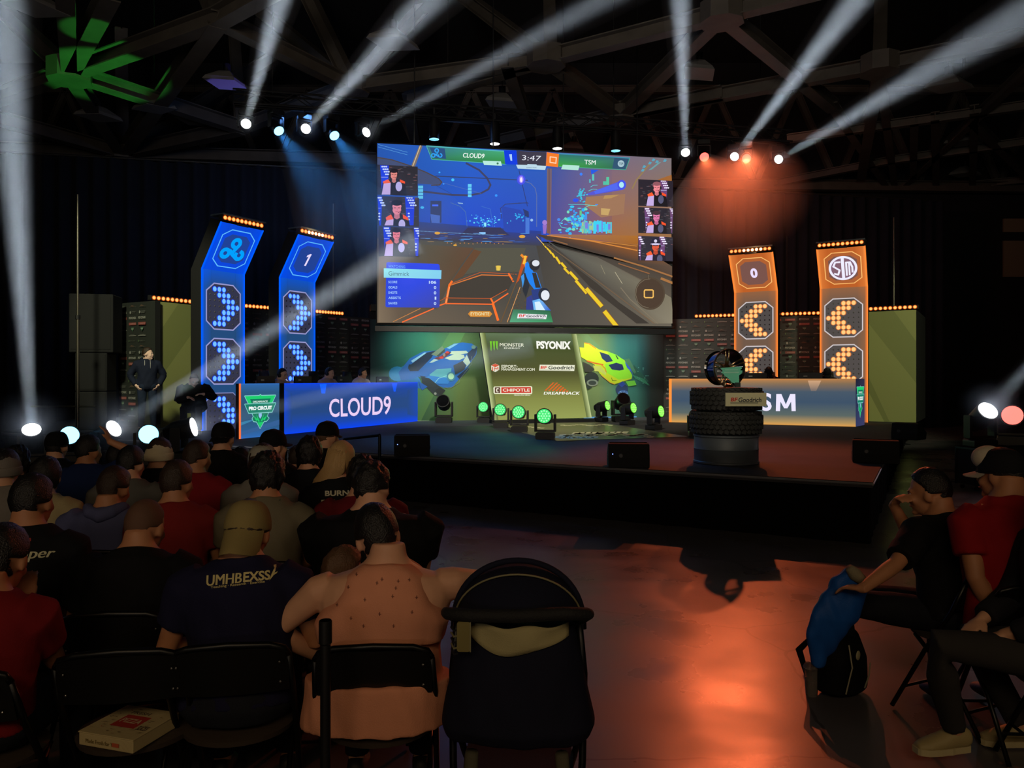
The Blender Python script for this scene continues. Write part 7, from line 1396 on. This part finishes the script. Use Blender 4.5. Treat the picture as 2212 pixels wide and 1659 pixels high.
# hood: bows of cloth folded back
vs = []; fs_ = []; n = 26; m = 14
for j in range(m+1):
    f = j/m; an = R(-64+124*f)
    for i in range(n+1):
        th = math.pi*i/n; rx = .215+.018*math.sin(f*math.pi); x = -rx*math.cos(th); u = .225*max(0, math.sin(th))**.85*(1-.04*abs(math.sin(f*math.pi*3)))
        vs.append((x, .175+u*math.sin(an)*.95, .845+u*math.cos(an)*1.06))
for j in range(m):
    for i in range(n): q = j*(n+1)+i; fs_.append((q, q+1, q+n+2, q+n+1))
hd_ = MB().add(vs, fs_).build('hood', nav, t, smooth=True); so_ = hd_.modifiers.new('s', 'SOLIDIFY'); so_.thickness = .008
for f, r_, m_ in ((0.0, .006, nav), (.30, .0035, pipe), (.52, .011, nav), (1.0, .012, nav)):
    an = R(-64+124*f); pts_ = []
    for i in range(29):
        th = math.pi*i/28; rx = .218+.018*math.sin(f*math.pi); u = .229*max(0, math.sin(th))**.85; k = 1.0; pts_.append((-rx*k*math.cos(th), .172+u*math.sin(an)*.95-(.0 if f == .3 else 0), .845+u*math.cos(an)*1.07))
    MB().tube(pts_, r_, 8).build('hood_bow' if m_ is nav else 'hood_piping', m_, t, smooth=True)
bag = MB(); bag.loft([((0, .12, .495), .19, .09, (1, 0, 0), (0, 1, 0)), ((0, .11, .505), .255, .15, (1, 0, 0), (0, 1, 0)), ((.004, .105, .55), .272, .17, (1, 0, 0), (0, 1, 0)), ((0, .11, .66), .252, .155, (1, 0, 0), (0, 1, 0)), ((0, .12, .76), .232, .14, (1, 0, 0), (0, 1, 0)), ((0, .13, .84), .212, .125, (1, 0, 0), (0, 1, 0)), ((0, .135, .885), .205, .115, (1, 0, 0), (0, 1, 0)), ((0, .14, .89), .19, .10, (1, 0, 0), (0, 1, 0))], 40, .82)
me_ = remeshed(bag, 'seat_back', nav, t, .009, .006, 9, 5, 4)
vs = []; fs_ = []; n = 24; m = 5            # pale lining showing above the sagging back cloth
for j in range(m+1):
    for i in range(n+1):
        u = -1+2*i/n; zb = .812+.058*u*u+.008*math.sin(u*4); zt_ = .905+.006*math.sin(u*7); z = zb+(zt_-zb)*j/m; x = u*.178; vs.append((x, .126-(.142-.10*(z-.8))*math.sqrt(max(0, 1-(abs(x)/.215)**2.4))-.004-.01*math.sin(j/m*math.pi)*math.sin(u*5+1), z))
for j in range(m):
    for i in range(n): q = j*(n+1)+i; fs_.append((q, q+1, q+n+2, q+n+1))
ln_ = MB().add(vs, fs_).build('lining', cloth('lining_pale', (168, 158, 116)), t, smooth=True); so_ = ln_.modifiers.new('s', 'SOLIDIFY'); so_.thickness = .004
MB().rbox((-.178, -.045, .885), (.045, .012, .10), .008, axis=1).build('buckle', mat('buckle_gold', (150, 138, 84), .35, .5), t); MB().box((-.155, -.052, .885), (.004, .004, .10)).build('strap_edge', pipe, t)
for k in range(5): MB().tube([(-.225, -.01+.004*k, .905-.02*k), (-.212, -.035, .90-.02*k), (-.198, -.04, .905-.02*k)], .0035, 6).build('strap', pipe if k % 2 else foam, t)
for s_ in (-1, 1):
    MB().tube([(s_*.215, .10, .90), (s_*.235, .13, .70), (s_*.225, .06, .42), (s_*.20, -.06, .12)], .013, 8).build('frame_tube', alu, t, smooth=True); MB().tube([(s_*.228, .11, .55), (s_*.21, .35, .30), (s_*.19, .52, .13)], .013, 8).build('frame_tube', alu, t, smooth=True)
    MB().tube([(s_*.15, -.05, .50), (s_*.165, -.02, .30), (s_*.16, .0, .14)], [.022, .028, .02], 8).build('side_cloth', cloth('strap_grey', (84, 80, 66)), t, smooth=True)
    for (yy, x_) in ((-.06, .20), (.52, .19)):
        w_ = MB(); w_.M = Matrix.Translation((s_*x_, yy, .085)) @ Matrix.Rotation(R(90), 4, 'Z'); w_.lathe([(.055, -.015), (.08, -.018), (.085, -.008), (.085, .008), (.08, .018), (.055, .015)], 28, (0, 0, 0), 'Y', True); wo = w_.build('wheel', rub, t, smooth='auto')
        h_ = MB(); h_.M = w_.M; h_.lathe([(0, -.012), (.056, -.012), (.056, .012), (0, .012)], 20, (0, 0, 0), 'Y'); h_.build('wheel_hub', mat('hub_grey', (90, 90, 92), .4), wo)
MB().loft([((0, .22, .20), .16, .16, (1, 0, 0), (0, 1, 0)), ((0, .22, .28), .19, .19, (1, 0, 0), (0, 1, 0)), ((0, .22, .36), .20, .20, (1, 0, 0), (0, 1, 0))], 24, .6).build('basket', nav, t, smooth='auto')
# blue jacket hanging over the lap of the person at right
t = thing('jacket', 'bright blue jacket hanging from the lap of the person in black', 'jacket', (0, 0, 0)); prof = [((1836, 1222), (1862, 1240)), ((1800, 1250), (1872, 1275)), ((1772, 1290), (1862, 1310)), ((1752, 1330), (1848, 1340)), ((1746, 1370), (1826, 1372)), ((1747, 1410), (1806, 1402)), ((1752, 1436), (1774, 1436))]
secs = []
for k, (l_, r_) in enumerate(prof):
    z = 3.86+.02*math.sin(k*1.3); pl, pr_ = W(l_[0], l_[1], z), W(r_[0], r_[1], z+.03); d = pr_-pl; secs.append(((pl+pr_)/2, d.length/2, .045+.02*math.sin(k), d.normalized(), (0, 1, 0)))
mb = MB(); mb.loft(secs[::-1], 26); remeshed(mb, 'shell_cloth', cloth('jacket_blue', (26, 84, 168), .5), t, .008, .010, 13, 3, 2)
mb = MB(); c_ = W(1846, 1240, 3.84); mb.tube([W(1834, 1226, 3.83), c_, W(1872, 1262, 3.82)], [.02, .035, .02], 10); mb.build('lining_fold', cloth('jacket_lining', (132, 124, 100)), t, smooth=True)
p = G(1850, 1522, 0); t = thing('backpack', 'black backpack with pale marks on the floor at right', 'backpack', (p.x-.02, p.y+.16, 0), R(38))
mb = MB(); mb.loft([((0, 0, .01), .12, .08, (1, 0, 0), (0, 1, 0)), ((0, 0, .04), .17, .12, (1, 0, 0), (0, 1, 0)), ((0, .01, .2), .18, .12, (1, 0, 0), (0, 1, 0)), ((0, .03, .32), .15, .09, (1, 0, 0), (0, 1, 0)), ((0, .04, .38), .07, .04, (1, 0, 0), (0, 1, 0))], 28, .8); remeshed(mb, 'bag', cloth('pack_black', (16, 16, 18)), t, .010, .006, 8, 4, 1)
MB().tube([(-.14, -.11, .06), (-.11, -.13, .2), (-.09, -.10, .31)], .004, 6).build('zip', mat('zip_pale', (170, 165, 140), .5), t); MB().tube([(.02, -.13, .06), (.07, -.13, .12), (.12, -.11, .17)], .004, 6).build('zip', mat('zip_pale', (170, 165, 140), .5), t)
MB().ell((-.04, -.125, .25), (.022, .006, .026), 12, 8).build('emblem', mat('emblem_pale', (180, 175, 140), .6), t, smooth=True); MB().tube([(-.05, .05, .36), (0, .04, .42), (.05, .05, .36)], .01, 8).build('top_loop', black, t, smooth=True)
for k, (a0, b0) in enumerate((((-.12, .08), (-.10, .16)), ((.12, .08), (.10, .16)))): MB().tube([(a0[0], .08, .33), (a0[0]*1.1, .17, .22), (a0[0], .12, .06)], [.012, .02, .012], 8).build('shoulder_strap', cloth('pack_black', (16, 16, 18)), t, smooth=True)

p = G(1753, 1502, 0); t = thing('plastic_cup', 'clear plastic cup with a pinkish drink standing on the floor by the jacket', 'cup', (p.x, p.y, 0)); gm = mat('clear_plastic', (236, 220, 214), .12); gm.node_tree.nodes['Principled BSDF'].inputs['Transmission Weight'].default_value = .8; gm.node_tree.nodes['Principled BSDF'].inputs['IOR'].default_value = 1.2
MB().lathe([(.030, 0), (.031, .004), (.042, .15), (.044, .152), (.041, .154), (.038, .15), (.028, .006)], 32).build('cup', gm, t, smooth='auto'); MB().lathe([(.0, .008), (.0275, .008), (.034, .09), (.0, .09)], 24).build('drink', mat('pink_drink', (196, 140, 130), .3), t, smooth='auto')
MB().lathe([(.044, .154), (.045, .158), (.036, .175), (.012, .186), (0, .186)], 28).build('dome_lid', gm, t, smooth='auto'); MB().cyl((0, 0, .15), (.02, .004, .235), .004, n=10).build('straw', mat('straw_red', (180, 50, 44), .5), t)
